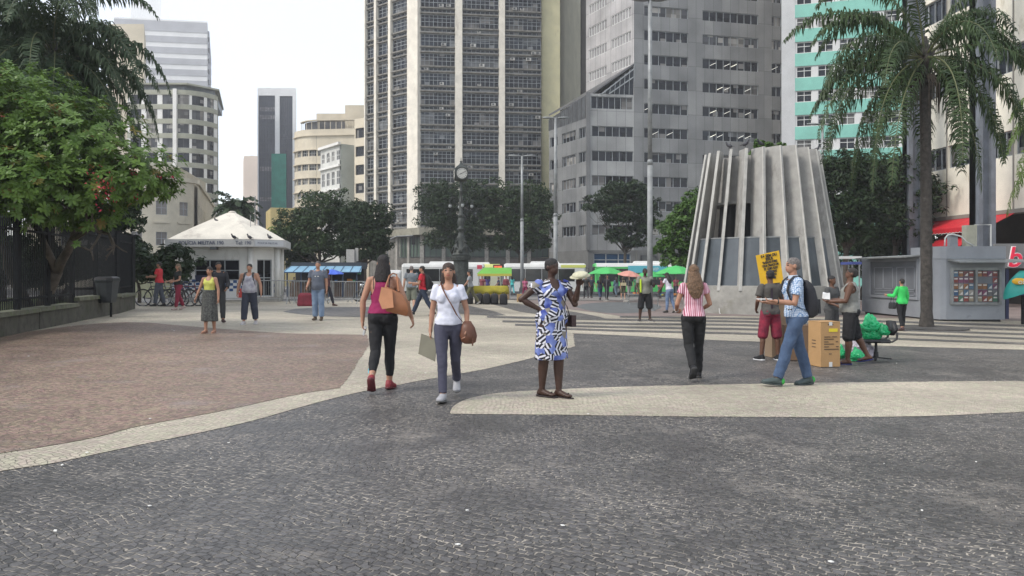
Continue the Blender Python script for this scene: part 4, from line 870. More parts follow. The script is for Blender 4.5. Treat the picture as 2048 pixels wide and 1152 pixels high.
# ---- red-flowered tree over the fence -------------------------------------------
def rosette_tree():
    base = Vector((-12.3, 20.2, .35)); o = empty('flowering_tree', base, 0, 'leaning tree with rosettes of long glossy leaves and red blossoms above the iron fence', 'tree')
    t = MB(); tips = []
    def grow(p, d, r, l, lev):
        n = 3; pts = [p]; q = p.copy(); dd = d.normalized()
        for i in range(n):
            dd = (dd + rv(.22) + Vector((0, 0, .05 if lev > 1 else 0))).normalized(); q = q + dd * l / n; pts.append(q.copy())
        t.tube(pts, [r, r * .88, r * .76, r * .66], 8 if lev < 2 else 5)
        if lev >= 5 or (lev >= 4 and random.random() < .25): tips.append((q, dd)); return
        for k in range(3 if lev < 4 else 2 + (random.random() < .4)):
            a = random.uniform(0, 6.28); side = dd.cross(Vector((math.cos(a), math.sin(a), .3))).normalized()
            grow(q, dd * .75 + side * random.uniform(.5, .9), r * .64, l * random.uniform(.66, .85), lev + 1)
    t.tube([(0, 0, -.3), (.25, -.2, .5), (.75, -.55, 1.2)], [.2, .16, .15], 10)
    t.tube([(0, 0, -.3), (-.3, -.2, .5), (-.5, -.5, 1.3), (-.4, -.8, 1.9)], [.17, .14, .12, .10], 9)
    grow(Vector((.75, -.55, 1.2)), Vector((.55, -.25, .8)), .13, 1.05, 1)
    grow(Vector((.75, -.55, 1.2)), Vector((-.1, -.5, 1)), .12, 1.15, 1)
    grow(Vector((-.4, -.8, 1.9)), Vector((-.5, -.5, .9)), .10, 1.1, 1)
    grow(Vector((-.4, -.8, 1.9)), Vector((.1, -.6, 1)), .10, 1.1, 1)
    t.build('trunk', M_bark, o, True)
    # rosettes: on branch tips and filling an ellipsoidal crown shell traced in metres
    b = MB(); fl = MB(); cents = [(p, d) for p, d in tips if p.z < 4.6 and p.x < 2.6]
    def q_(px, py, d): v = P(px, py, d) - base; return tuple(v)
    lob = [(q_(40, 225, 19), (1.9, 1.7, 1.25)), (q_(150, 285, 18.6), (1.7, 1.5, 1.15)), (q_(255, 345, 18.4), (1.25, 1.1, .75)), (q_(-60, 260, 18.6), (2.0, 1.6, 1.6)), (q_(130, 375, 18.2), (1.8, 1.3, .75)), (q_(10, 370, 17.6), (1.8, 1.2, 1.0)), (q_(310, 365, 18.6), (.6, .6, .4)), (q_(-80, 420, 17.6), (1.4, 1, .9)), (q_(170, 430, 18.6), (1.2, .8, .35))]
    for c, r in lob:
        for _ in range(int(250 * (r[0] * r[1] * r[2]) ** .7)):
            d = rv().normalized(); k = random.uniform(.72, 1.02) if random.random() < .75 else random.uniform(.3, .7)
            k *= 1 + .22 * noise.noise(d * 2.5 + Vector(c))
            cents.append((Vector(c) + Vector((d.x * r[0], d.y * r[1], d.z * r[2])) * k, (d + Vector((0, 0, .5))).normalized()))
    for p, d in cents:
        ax = (d + Vector((0, 0, .4))).normalized(); s1 = ax.cross(rv()).normalized(); s2 = ax.cross(s1); n = random.randint(8, 12); L0 = random.uniform(.11, .20)
        b.cm = 1 if random.random() < .05 else 0
        for i in range(n):
            a = 2 * math.pi * (i + random.uniform(-.3, .3)) / n; out_ = (s1 * math.cos(a) + s2 * math.sin(a)); el = random.uniform(-.25, .75)
            u = (out_ + ax * el).normalized(); l = L0 * random.uniform(.8, 1.15); wd = l * .17; sd = u.cross(ax).normalized() * wd
            m1 = p + u * l * .35 + ax * .01; m2 = p + u * l * .72; e = p + u * l - Vector((0, 0, l * .12))
            b.poly([p, m1 + sd * .8, m2 + sd, e, m2 - sd, m1 - sd * .8])
    crown = b.build('crown', [M_rose, M_oldleaf], o)
    ft_ = MB()
    for _ in range(16):
        c, r = random.choice(lob); d = rv().normalized(); d.y = -abs(d.y)
        p = Vector(c) + Vector((d.x * r[0], d.y * r[1], d.z * r[2])) * 1.0
        for _k in range(random.randint(3, 8)):
            leaf_card(ft_, p + rv(.09), .035, rv().normalized())
    for _k in range(85):
        leaf_card(ft_, Vector(q_(208, 372, 17.4)) + Vector((random.gauss(0, .14), random.gauss(0, .1), random.gauss(0, .24))), .038, rv().normalized())
    ft_.build('blossom', mat("red_blossom", (.45, .02, .05), .6, n=(4, .3)), o)
rosette_tree()

# ---- palms ------------------------------------------------------------------------
M_frond = leaf_mat("palm_leaflets", (.024, .045, .018), (.062, .098, .036), .45, .2)
M_frondb = leaf_mat("bright_palm_leaflets", (.10, .17, .035), (.17, .24, .06), .45, .3)
M_frondd = leaf_mat("muted_palm_leaflets", (.035, .06, .032), (.06, .09, .045), .6, .15)  # duller, greyer green leaflets
M_rachis = mat("palm_rachis", (.11, .12, .05), .6)
def frond(b, r, o, az, el, length, droop, ll=.55, nl=46, w_=.022, hang=.9, pl=.0):
    "arching frond: rachis curve plus drooping leaflets on both sides"
    d = Vector((math.cos(az) * math.cos(el), math.sin(az) * math.cos(el), math.sin(el))); p = Vector(o); pts = [p.copy()]; dirs = [d.copy()]; n = 14
    side0 = Vector((-math.sin(az), math.cos(az), 0))
    tw = random.uniform(-.25, .25)
    for i in range(n):
        d = (d + Vector((0, 0, -droop * (.35 + 1.5 * i / n) / n)) + side0 * tw / n).normalized(); p = p + d * length / n; pts.append(p.copy()); dirs.append(d.copy())
    r.tube(pts, [max(.006, .035 * (1 - i / (n + 1)) ** 1.1) for i in range(n + 1)], 5)
    for i in range(nl):
        t = .14 + .86 * i / nl; k = t * n; j = min(n - 1, int(k)); q = pts[j].lerp(pts[j + 1], k - j); dd = dirs[j].lerp(dirs[j + 1], k - j).normalized()
        l0 = ll * (math.sin(math.pi * min(1, t * .8 + .16)) ** .6) * random.uniform(.8, 1.12)
        for sg_ in (-1, 1):
            l0 *= random.uniform(.85, 1.15); q = q + dd * random.uniform(-.02, .02)
            sd = dd.cross(Vector((0, 0, 1))); sd = (sd.normalized() if sd.length > .05 else side0) * sg_
            u = (sd * 1.0 + dd * random.uniform(.3, .7) + Vector((0, 0, random.uniform(-.55, .7)))).normalized()
            a = q; m_ = a + u * l0 * .4; v2 = (u * (1 - hang * .8) + Vector((0, 0, -hang)) + rv(.34)).normalized(); e = m_ + v2 * l0 * .6; m2 = m_.lerp(e, .5) + u * l0 * .05
            wv = dd * w_
            b.poly([a - wv * .5, m_ - wv, m_ + wv, a + wv * .5]); b.poly([m_ - wv, m2 - wv * .8, m2 + wv * .8, m_ + wv]); b.poly([m2 - wv * .8, e, m2 + wv * .8])
def palm(name, base, h, tr, nf, fl, lab, m, seed, hang=.9, lean=(0, 0), ll=.55, els=(-.35, 1.25), nl=46, azs=None, w_=.022, group=None, droop=2.0):
    random.seed(seed); o = empty(name, base, 0, lab, 'palm tree', group); t = MB(); top = Vector((lean[0], lean[1], h))
    k = 22; t.tube([Vector((lean[0] * (i / k) ** 2, lean[1] * (i / k) ** 2, -.2 + (h + .2) * i / k)) for i in range(k + 1)], [tr * (1.55 if i == 0 else 1.2 if i == 1 else 1 + (.03 if i % 2 else -.03) - .12 * i / k) for i in range(k + 1)], 12)
    t.tube([top, top + Vector((0, 0, .5)), top + Vector((0, 0, 1.1))], [tr * .95, tr * 1.1, tr * .35], 10)
    for i in range(26):   # old leaf bases
        a = i * 2.4; z = h - .5 + 1.2 * i / 26; q = Vector((lean[0] + math.cos(a) * tr * .7, lean[1] + math.sin(a) * tr * .7, z)); t.tube([q, q + Vector((math.cos(a) * .16, math.sin(a) * .16, .28))], [.06, .03], 5)
    t.build('trunk', M_barkp, o, True)
    b = MB(); r = MB(); b.cm = 0
    for i in range(nf):
        az = i * 2.39996 + random.uniform(-.2, .2) if azs is None else azs[i % len(azs)] + random.uniform(-.15, .15)
        e0 = els[0] + (els[1] - els[0]) * (i + .5) / nf; frond(b, r, top + Vector((0, 0, .45)), az, e0, fl * random.uniform(.85, 1.1), droop * (.75 + .5 * random.random()), ll, nl, w_, hang)
    b.build('crown', m, o); r.build('rachis', M_rachis, o, True)
    return o
pb = G(1853, 657)
o = palm('queen_palm', pb, 7.8, .17, 37, 4.6, 'tall palm with drooping dark fronds in front of the grey newsstand', M_frond, 11, .97, (-.05, 0), .66, (-.7, 1.3), 84, w_=.023, droop=2.5, azs=[3.2, .1, 2.6, .5, 3.9, 5.9, 2.9, 1.2, 3.5, 1.8, 4.6, .25, 2.3, 6.1, 3.0])
st_ = MB()   # hanging dry flower stalks
for k in range(40):
    a = random.uniform(0, 6.28); q = Vector((-.05 + math.cos(a) * .25, math.sin(a) * .25, 7.7)); st_.tube([q, q + Vector((math.cos(a) * .15, math.sin(a) * .15, -.3)), q + Vector((math.cos(a) * .14, math.sin(a) * .14, -random.uniform(.8, 1.5)))], [.02, .015, .004], 4)
st_.build('old_flower_stalk', M_bark, o)
pl_ = MB(); g_ = pb; pl_.lathe([(1.15, -.02), (1.15, .035), (1.05, .05), (.2, .06)], 18); pl_.build('planting_ring', mat("ring_earth", (.07, .065, .06), .9, n=(5, .3)), o)
palm('queen_palm', (20.2, 26.2, -.28), 6.5, .2, 34, 4.4, 'palm with brighter green fronds reaching in over the cream building at the edge', M_frondb, 23, .9, (0, 0), .6, (-.6, 1.2), 50, w_=.03, droop=2.6)
palm('queen_palm', (-16.2, 27.0, .3), 8.3, .22, 66, 4.7, 'dense dark palm towering behind the red flowered tree at the left', M_frondd, 5, .95, (.2, 0), .7, (-.95, 1.3), 84, w_=.032, droop=2.7)
palm('queen_palm', (-20.5, 26.0, .3), 8.8, .22, 60, 6.3, 'dark palm whose fronds fill the top left corner of the view', M_frondd, 9, .95, (0, 0), .7, (-.95, 1.3), 80, w_=.034, droop=2.7)
palm('queen_palm', (-20.5, 31.0, .3), 8.6, .22, 60, 6.0, 'third dark palm behind, between the other two park palms', M_frondd, 31, .95, (0, 0), .8, (-.95, 1.3), 70, w_=.045, droop=2.8)
palm('royal_palm', (xy(472, 72)[0], 72, -.4), 7.2, .25, 30, 3.0, 'small palm rising directly behind the peak of the police booth roof', M_frondd, 15, .45, (0, 0), .6, (-.3, 1.2), 34, w_=.085, droop=1.9)
palm('royal_palm', (xy(566, 90)[0], 90, -.5), 6.0, .2, 14, 2.4, 'light green small palm in front of the small yellow building', M_frondb, 17, .4, (0, 0), .5, (-.2, 1.2), 22, w_=.07, droop=1.9)
random.seed(99)
# ================================================================ STREET OBJECTS
M_iron = mat("dark_iron", (.012, .013, .015), .75, n=(8, .3), spec=.2)
M_galv = mat("galvanised", (.27, .28, .28), .5, .3, n=(3, .25))
M_galvd = mat("pole_lower_paint", (.25, .26, .26), .6, n=(3, .2), stain=((.2, .19, .18), 2, .6))

M_wp = mat("white_paint", (.62, .61, .58), .7, n=(2, .08), stain=((.40, .38, .34), 1.1, .58, 1))
M_blk = mat("black_plastic", (.018, .018, .02), .5)
M_rub = mat("rubber", (.02, .02, .02), .8)
M_chrome = mat("chrome", (.5, .5, .5), .25, .9)

# ---- low wall and iron railing ----------------------------------------------------
wall_lab = ['stained low concrete wall carrying the nearest railing section', 'second length of stained concrete wall, under the railing with the litter bin', 'short far end of the concrete wall next to the bicycles']
fn_lab = ['near section of tall black iron railing with spear tips in front of the flowering tree', 'second section of tall black iron railing, behind the litter bin', 'far end section of black iron railing with thick posts near the bicycles']
segs = [(Vector((-9.2, 9.9)), Vector((-12.0, 21.4)), .52), (Vector((-12.0, 21.4)), Vector((-12.95, 25.6)), .66), (Vector((-12.95, 25.6)), Vector((-13.9, 28.6)), .60)]
for i, (a, b, h) in enumerate(segs):
    t = (b - a).normalized(); n = Vector((t.y, -t.x)); n = n if n.x > 0 else -n
    wm = MB(); k = max(1, round((b - a).length / 2.9)); ln = (b - a).length
    base = Vector((a.x, a.y, 0)); o = empty('low_wall', base, 0, wall_lab[i], 'wall', 'lengths of low park wall')
    ze = -.1
    def q(u, d, z): v = t * u + n * d; return Vector((v.x, v.y, z))
    body = MB(); cop = MB()
    for j in range(k):
        u0, u1 = ln * j / k + .02, ln * (j + 1) / k - .02
        za, zb_ = [zg(*(a + t * u)) for u in (u0, u1)]
        zt = h + max(za, zb_) - .1; off = .012 * (j % 2)
        body.hexa([q(u0, off, ze), q(u1, off, ze), q(u1, -.28, ze), q(u0, -.28, ze), q(u0, off, zt), q(u1, off, zt), q(u1, -.28, zt), q(u0, -.28, zt)])
        cop.hexa([q(u0 - .01, .06, zt), q(u1 + .01, .06, zt), q(u1 + .01, -.34, zt), q(u0 - .01, -.34, zt), q(u0 - .01, .05, zt + .1), q(u1 + .01, .05, zt + .1), q(u1 + .01, -.34, zt + .1), q(u0 - .01, -.34, zt + .1)])
    body.build('wall_body', M_concd, o); cop.build('coping', mat("mossy_coping", (.13, .13, .095), .9, n=(5, .3), bump=.4, stain=((.10, .13, .05), 3, .5)), o)
    fo = empty('iron_railing', base, 0, fn_lab[i], 'fence', 'sections of park railing')
    bars = MB(); rails = MB(); zc = [h, h + .02, h + .04][i] + .16
    u = .12
    while u < ln - .05:
        zb_ = zg(*(a + t * u)) + h; hh = 2.02
        bars.bar(q(u, -.14, zb_ + .03), q(u, -.14, zb_ + hh), .024, .02)
        p = q(u, -.14, zb_ + hh); bars.rings([[p + Vector((-.014, -.014, 0)), p + Vector((.014, -.014, 0)), p + Vector((.014, .014, 0)), p + Vector((-.014, .014, 0))], [p + Vector((-.002, -.002, .1)), p + Vector((.002, -.002, .1)), p + Vector((.002, .002, .1)), p + Vector((-.002, .002, .1))]])
        u += .12
    tag(bars.build('baluster', M_iron, fo), kind='stuff')
    for zz_ in (.24, 1.82):
        rails = MB(); rails.bar(q(0, -.14, zg(*a) + h + zz_), q(ln, -.14, zg(*b) + h + zz_), .055, .05); rails.build('rail', M_iron, fo)
    npst = max(1, round(ln / 2.1))
    for j in range(npst + (i == 2)):
        u = ln * j / npst + .03; pm = MB(); w_ = .10 if i < 2 else .2; zb_ = zg(*(a + t * u)) + h - .25
        c = q(u, -.14, 0); pm.box(c.x - w_ / 2, c.x + w_ / 2, c.y - w_ / 2, c.y + w_ / 2, zb_, zb_ + 2.32); pm.build('post', M_iron, fo)
        cm = MB(); cm.box(c.x - w_ * .7, c.x + w_ * .7, c.y - w_ * .7, c.y + w_ * .7, zb_ + 2.32, zb_ + 2.38); cm.build('post_cap', M_iron, fo)
# railing on the far side of the park bay, behind the bicycles end
# ---- litter bin ----------------------------------------------------------------
g = G(222, 634); tbn = empty('litter_bin', g, 0, 'dark grey plastic litter bin on a thin post in front of the iron railing', 'bin')
b = MB(); b.tube([(0, 0, 0), (0, 0, 1.15)], .035, 8); b.build('post', M_iron, tbn)
b = MB(); b.rings([[(x * w_, y * w_ * .8 - .0, z) for x, y in ((-.5, -.5), (-.2, -.62), (.2, -.62), (.5, -.5), (.5, .5), (-.5, .5))] for z, w_ in ((.45, .36), (.5, .40), (1.05, .52), (1.1, .56), (1.13, .56))]); b.build('bucket', mat("bin_grey", (.035, .04, .045), .5, n=(4, .2)), tbn).location = (0, -.22, 0)
b = MB(); b.rings([[(x * w_, y * w_ * .8, z) for x, y in ((-.5, -.5), (-.2, -.62), (.2, -.62), (.5, -.5), (.5, .5), (-.5, .5))] for z, w_ in ((1.135, .58), (1.2, .55), (1.24, .4))]); b.build('lid', M_blk, tbn).location = (0, -.22, 0)
g2 = G(252, 618)
# ---- police booth ---------------------------------------------------------------
BD = 38.5; bx = xy(464, BD + 1.2)[0]; bz = zg(bx, BD)
pbth = empty('police_booth', (bx, BD + 2.2, bz), 0, 'white octagonal police booth with a stained pyramid roof and blue chequered dado', 'booth')
def octo(r, ph=22.5, sx=1, sy=1): return [(r * sx * math.cos(R(ph + 45 * k)), r * sy * math.sin(R(ph + 45 * k))) for k in range(8)]
# irregular octagon: wide front (sides ordered), front edge faces the camera
front = [(-2.15, -2.2), (1.35, -2.2), (2.35, -1.2), (1.85, 1.2), (.95, 2.2), (-1.35, 2.2), (-2.45, 1.2), (-2.45, -1.6)]
def shift(p, k): return [(x * k, y * k) for x, y in p]
b = MB(); b.prism(shift(front, 1.06), -.3, .22); b.build('plinth', M_conc, pbth)
b = MB(); hw = zz(494, BD) - bz
class FF: pass
def lface(p, q_):
    A = Vector(p); B = Vector(q_); t = B - A; L = t.length; t /= L; n = Vector((t.y, -t.x))
    if n.dot((A + B) / 2) < 0: n = -n
    def f(u, z, d=0): v = A + t * u + n * d; return Vector((v.x, v.y, z))
    f.L = L; f.seg = None; return f
fs = [lface(front[i], front[(i + 1) % 8]) for i in range(8)]
wb = MB(); cpost = MB()
for i, f in enumerate(fs):
    ops = []
    if i == 0: ops = [(.72, 2.95, 1.02, 2.08)]
    if i == 1: ops = [(.35, 1.15, .25, 2.1)]
    if i in (2, 6): ops = [(.5, 1.7, 1.02, 2.1)]
    wall(wb, f, 0, f.L, .2, hw + .15, ops, .12)
    for o_ in ops:
        w_ = window(pbth, f, *o_, .1, 3 if i == 0 else 2, 2, .045, M_glass, M_frame, name='door' if i == 1 else 'window')
wb.build('wall', M_wp, pbth)
for i in range(8):
    x, y = front[i]; c = MB(); c.tube([(x * 1.01, y * 1.01, .2), (x * 1.01, y * 1.01, hw)], .14, 12); c.build('corner_column', M_wp, pbth, True)
b = MB(); b.prism(shift(front, .985), .15, .18); b.prism(shift(front, .985), hw + .1, hw + .14); b.build('inner_slab', M_wp, pbth)
# chequered dado on the front faces
M_blue = mat("police_blue", (.02, .07, .20), .6)
ck = MB()
for i in (0, 1, 7):
    f = fs[i]; n = int(f.L / .155)
    for r_i in range(3):
        for k in range(n):
            if (k + r_i) % 2 == 0 and not (i == 1 and .3 < (k + .5) * .155 < 1.2): slab(ck, f, .02 + k * .155, .02 + (k + 1) * .155 - .004, .42 + .15 * r_i, .42 + .15 * (r_i + 1) - .004, .001, .006)
ck.build('blue_chequer', M_blue, pbth)
# fascia + roof
ev = shift(front, 1.24); zf0 = hw; zf1 = hw + .36
b = MB(); b.prism(ev, zf0, zf1); fixn(b.build('fascia', mat("fascia_grey", (.46, .46, .455), .7, n=(1, .1)), pbth))
apex = (-.35, 0, zz(427, BD + 2.2) - bz); M_roof = mat("stained_white_roof", (.66, .62, .54), .85, n=(1.2, .12), stain=((.33, .28, .25), .8, .56))
b = MB(); e2 = shift(front, 1.20); top_ = [(apex[0] + x * .10, apex[1] + y * .10) for x, y in front]
def ring_(t, sag=0): return [(x * (1 - t) + tx * t, y * (1 - t) + ty * t, zf1 + .01 + (apex[2] - zf1) * (t ** .94)) for (x, y), (tx, ty) in zip(e2, top_)]
b.rings([ring_(0), ring_(.25), ring_(.5), ring_(.75), ring_(1)]); fixn(b.build('roof', M_roof, pbth))
b = MB(); b.ell((apex[0], apex[1], apex[2] + .02), (.22, .22, .12), 10, 6); b.build('roof_cap', M_roof, pbth, True)
an = MB(); an.tube([(1.15, -.9, zf1 + .8), (1.15, -.9, zf1 + 2.3)], .025, 6); an.tube([(1.05, -1.3, zf1 + .6), (1.05, -1.3, zf1 + 1.3)], .015, 5); an.build('antenna', M_galv, pbth)
M_ink = mat("sign_ink", (.10, .11, .16), .6)
f0 = lface(ev[0], ev[1]); zt = (zf0 + zf1) / 2
p = f0(1.78, zt, .01); text('POLÍCIA MILITAR 190', 'lettering', .235, M_ink, pbth, p, (R(90), 0, 0), .004, 'CENTER', 1.0, .004)
p = f0(3.85, zt, .01); text('Tel: 190', 'lettering', .235, M_ink, pbth, p, (R(90), 0, 0), .004, 'CENTER', 1.0, .002)
f1 = lface(ev[1], ev[2]); p = f1(.75, zt, .01); text('POLÍCIA MILITAR', 'lettering', .14, M_ink, pbth, p, (R(90), 0, math.atan2(ev[2][1] - ev[1][1], ev[2][0] - ev[1][0])), .004)
b = MB(); slab(b, f1, .1, f1.L - .15, zt - .13, zt + .13, .0, .008); b.build('plate', mat("plate_pale", (.52, .53, .55), .6), pbth)
lmp = MB(); lmp.box(-.45, -.15, -2.75, -2.45, hw - .14, hw - .02); lmp.build('eaves_lamp', M_framed, pbth)

# ---- pigeons ----------------------------------------------------------------------
M_pig = mat("pigeon_grey", (.05, .05, .06), .7, n=(20, .4))
def pigeon(loc, rz, lab, grp='pigeons on the booth roof'):
    b = MB(); b.ell((0, 0, .11), (.075, .13, .075), 10, 7, Matrix.Rotation(R(25), 3, 'X')); b.tube([(0, .08, .14), (0, .12, .21), (0, .125, .235)], [.05, .033, .03], 8); b.ell((0, .135, .25), (.03, .038, .03), 8, 6)
    b.tube([(0, .165, .25), (0, .195, .243)], [.009, .003], 5); b.rings([[(-.04, -.08, .1), (.04, -.08, .1), (.04, -.08, .115), (-.04, -.08, .115)], [(-.035, -.22, .05), (.035, -.22, .05), (.035, -.22, .058), (-.035, -.22, .058)]])
    for s_ in (-1, 1): b.tube([(.03 * s_, 0, .06), (.03 * s_, .01, 0), (.03 * s_, .04, 0)], [.007, .006, .005], 5)
    o = b.build('pigeon', M_pig, None, True, loc, rz); return tag(o, lab, 'pigeon', grp)
pg = [(468, 480, 'pigeon perched on the booth fascia above the number of the first sign'), (499, 480, 'pigeon perched between the two phone numbers on the booth fascia'), (539, 481, 'pigeon perched on the booth eave above the side plate')]
for px, py, lb_ in pg:
    x = xy(px, BD - .55)[0]; pigeon((x, BD + 2.2 - 2.72, bz + zf1 + .0), random.uniform(0, 6), lb_)
x = xy(437, 40)[0]; tt = .70; rr_ = ring_(.70); 
pigeon((bx - .80, BD + 2.2 - .95, bz + zf1 + (apex[2] - zf1) * .62), 1.2, 'pigeon high on the sloping booth roof, left of the peak')

# ---- crowd barriers ------------------------------------------------------------------
def barrier(loc, rz, lab, dado=False):
    o = empty('crowd_barrier', loc, rz, lab, 'barrier', 'steel crowd barriers round the police booth')
    b = MB(); W = 2.1; b.tube([(-W / 2, 0, .12), (-W / 2, 0, 1.0), (-W / 2 + .08, 0, 1.08), (W / 2 - .08, 0, 1.08), (W / 2, 0, 1.0), (W / 2, 0, .12)], .022, 6); b.tube([(-W / 2, 0, .22), (W / 2, 0, .22)], .018, 6)
    b.build('frame', M_galv, o)
    b = MB(); 
    for k in range(1, 17): b.tube([(-W / 2 + W * k / 17, 0, .22), (-W / 2 + W * k / 17, 0, 1.08)], .009, 4)
    b.build('infill', M_galv, o)
    for x in (-.75, .75):
        b = MB(); b.bar((x, -.3, 0), (x, 0, .24), .03); b.bar((x, .3, 0), (x, 0, .24), .03); b.build('foot', M_galv, o)
    if dado:
        b = MB()
        for r_i in range(4):
            for k in range(11):
                if (k + r_i) % 2 == 0: b.box(-W / 2 + .06 + k * .18, -W / 2 + .06 + (k + 1) * .18 - .003, -.016, -.012, .55 + .13 * r_i, .55 + .13 * (r_i + 1) - .003)
        b.build('blue_chequer', M_blue, o)
        c = MB(); c.box(-W / 2 + .05, W / 2 - .05, -.0115, .0115, .15, 1.06); c.build('panel', mat("banner_white", (.6, .6, .6), .7, n=(2, .06)), o)
        c = MB(); c.box(.52, .78, -.02, -.0162, .25, .5); c.box(.58, .72, -.02, -.0162, .5, .68); c.build('red_emblem', mat("emblem_red", (.5, .05, .04), .6), o)
    return o
bl = [(388, 36.6, 4, 1, 'barrier with chequered banner at the left corner of the booth'), (455, 36.4, 0, 1, 'barrier with chequered banner below the booth window'), (545, 36.4, -2, 0, 'barrier without banner in front of the booth door'),
      (622, 36.9, 3, 0, 'barrier just right of the booth, behind the man in blue'), (690, 38.0, -16, 0, 'slanting barrier between the blue umbrella and the woman in magenta'), (726, 40.5, 40, 0, 'barrier nearest the parked motorcycle, turned sideways')]
for px, d, rz, dd, lb_ in bl:
    x, y = xy(px, d); barrier((x, y, zg(x, y)), R(rz), lb_, bool(dd))

# ---- bicycles ------------------------------------------------------------------------------
def bicycle(loc, rz, col, lab, basket=False):
    o = empty('bicycle', loc, rz, lab, 'bicycle', 'bicycles parked beside the wall')
    wr = .34
    for x in (-.52, .52):
        w_ = MB(); n = 28; rs = []
        for k in range(n + 1):
            a = 2 * math.pi * k / n; c = Vector((math.cos(a), 0, math.sin(a))); rs.append([Vector((x, 0, wr)) + c * (wr - .0 + .02 * math.cos(j * math.pi / 3)) + Vector((0, .02 * math.sin(j * math.pi / 3), 0)) for j in range(6)])
        w_.rings(rs, False); wo = w_.build('wheel', M_rub, o, True)
        r_ = MB(); rs = []
        for k in range(n + 1):
            a = 2 * math.pi * k / n; c = Vector((math.cos(a), 0, math.sin(a))); rs.append([Vector((x, 0, wr)) + c * (wr - .03 + .009 * math.cos(j * math.pi / 2)) + Vector((0, .012 * math.sin(j * math.pi / 2), 0)) for j in range(4)])
        r_.rings(rs, False)
        for k in range(14):
            a = 2 * math.pi * k / 14; r_.tube([(x, 0, wr), (x + math.cos(a) * (wr - .03), 0, wr + math.sin(a) * (wr - .03))], .003, 3)
        r_.tube([(x, -.05, wr), (x, .05, wr)], .02, 6); r_.build('rim', M_chrome, wo)
    m = mat("bike_" + "_".join(str(int(c * 100)) for c in col), col, .35)
    f = MB(); bb = (-.08, 0, .30); st_ = (-.2, 0, .80); hd = (.36, 0, .80); hd2 = (.40, 0, .66)
    for a, b_ in ((bb, st_), (bb, hd2), (st_, hd), (st_, (-.52, 0, wr)), (bb, (-.52, 0, wr))): f.tube([a, b_], .018, 6)
    f.tube([(.33, 0, .9), hd, hd2, (.52, 0, wr)], [.016, .02, .02, .014], 6); f.build('frame', m, o)
    s_ = MB(); s_.tube([st_, (-.22, 0, .92)], .013, 6); s_.ell((-.24, 0, .95), (.14, .065, .035), 10, 6); s_.build('saddle', M_blk, o, True)
    h_ = MB(); h_.tube([(.33, 0, .9), (.33, 0, .98)], .014, 6); h_.tube([(.26, -.28, 1.0), (.34, -.2, 1.0), (.34, .2, 1.0), (.26, .28, 1.0)], .014, 6); h_.build('handlebar', M_blk, o)
    c_ = MB(); c_.lathe([(.001, -.01), (.09, -.01), (.09, .01), (.001, .01)], 14); co = c_.build('chainring', M_chrome, o); co.rotation_euler = (R(90), 0, 0); co.location = bb; co.location.y = -.04
    if basket:
        k_ = MB(); k_.rings([[(.50, -.15, 1.0), (.75, -.15, 1.0), (.75, .15, 1.0), (.50, .15, 1.0)], [(.48, -.19, 1.26), (.80, -.19, 1.26), (.80, .19, 1.26), (.48, .19, 1.26)]]); k_.build('basket', mat("navy_basket", (.02, .025, .06), .7), o)
    return o
bk = [(312, 31.0, 4, (.05, .05, .06), 'black bicycle at the left end of the row beside the man in red', 0), (330, 31.8, -6, (.35, .36, .38), 'silver bicycle just behind the black one in the parked row', 0), (352, 31.2, 10, (.06, .06, .07), 'dark bicycle behind the person with maroon trousers', 0),
      (374, 32.2, -8, (.25, .02, .03), 'dark red bicycle with a navy basket next to the booth barrier', 1), (388, 31.4, 5, (.03, .03, .04), 'black bicycle at the right end of the row beside the booth barrier', 1)]
for px, d, rz, col, lb_, bs_ in bk:
    x, y = xy(px, d); bicycle((x, y, zg(x, y)), R(rz + random.uniform(-8, 8)), col, lb_, bs_)

# ---- street lamps -----------------------------------------------------------------------
def lamp_head(par, x, y, z, dx, dy, s_):
    b = MB(); n = 6; L0 = 1.0 * s_; u = Vector((dx, dy, 0)).normalized(); v = Vector((-u.y, u.x, 0)); rs = []
    for k in range(7):
        t = k / 6; wd = (.05 + .17 * math.sin(math.pi * (.12 + .82 * t)) ** .7) * s_; ht = .055 * s_ * (1 + math.sin(math.pi * t)); c = Vector((x, y, z)) + u * L0 * t + Vector((0, 0, .05 * t))
        rs.append([c - v * wd - Vector((0, 0, ht * .5)), c + v * wd - Vector((0, 0, ht * .5)), c + v * wd * .8 + Vector((0, 0, ht * .6)), c - v * wd * .8 + Vector((0, 0, ht * .6))])
    b.rings(rs); return b.build('lamp_head', M_galv, par, True)
def lamp(px, d, pytop, r0, r1, heads, lab, pyseam=None, arm=.7, hs=1.0):
    x, y = xy(px, d); z0 = zg(x, y); h = zz(pytop, d) - z0
    o = empty('street_lamp', (x, y, z0), 0, lab, 'street lamp', 'tall street lamps on the square')
    b = MB(); zs_ = (zz(pyseam, d) - z0) if pyseam else h * .5
    b.tube([(0, 0, -.1), (0, 0, zs_)], [r0, r0 * .92], 12); b.build('pole', M_galvd, o, True)
    b = MB(); b.tube([(0, 0, zs_), (0, 0, h)], [r0 * .80, r1], 12); b.lathe([(r0 * .95, zs_ - .12), (r0 * .95, zs_ + .08), (r0 * .8, zs_ + .12)], 12); b.build('upper_pole', M_galv, o, True)
    b = MB(); b.lathe([(r0 * 1.9, 0), (r0 * 1.9, .04), (r0 * 1.2, .06), (r0 * 1.15, .25)], 12); b.build('base_plate', M_galv, o)
    for a in heads:
        dx, dy = math.cos(R(a)), math.sin(R(a)); m = MB(); m.tube([(0, 0, h - .05), (dx * arm * .5, dy * arm * .5, h + .06), (dx * arm, dy * arm, h + .05)], .035 * hs, 6); m.build('arm', M_galv, o)
        lamp_head(o, dx * arm * .9, dy * arm * .9, h + .05, dx, dy, hs)
    return o
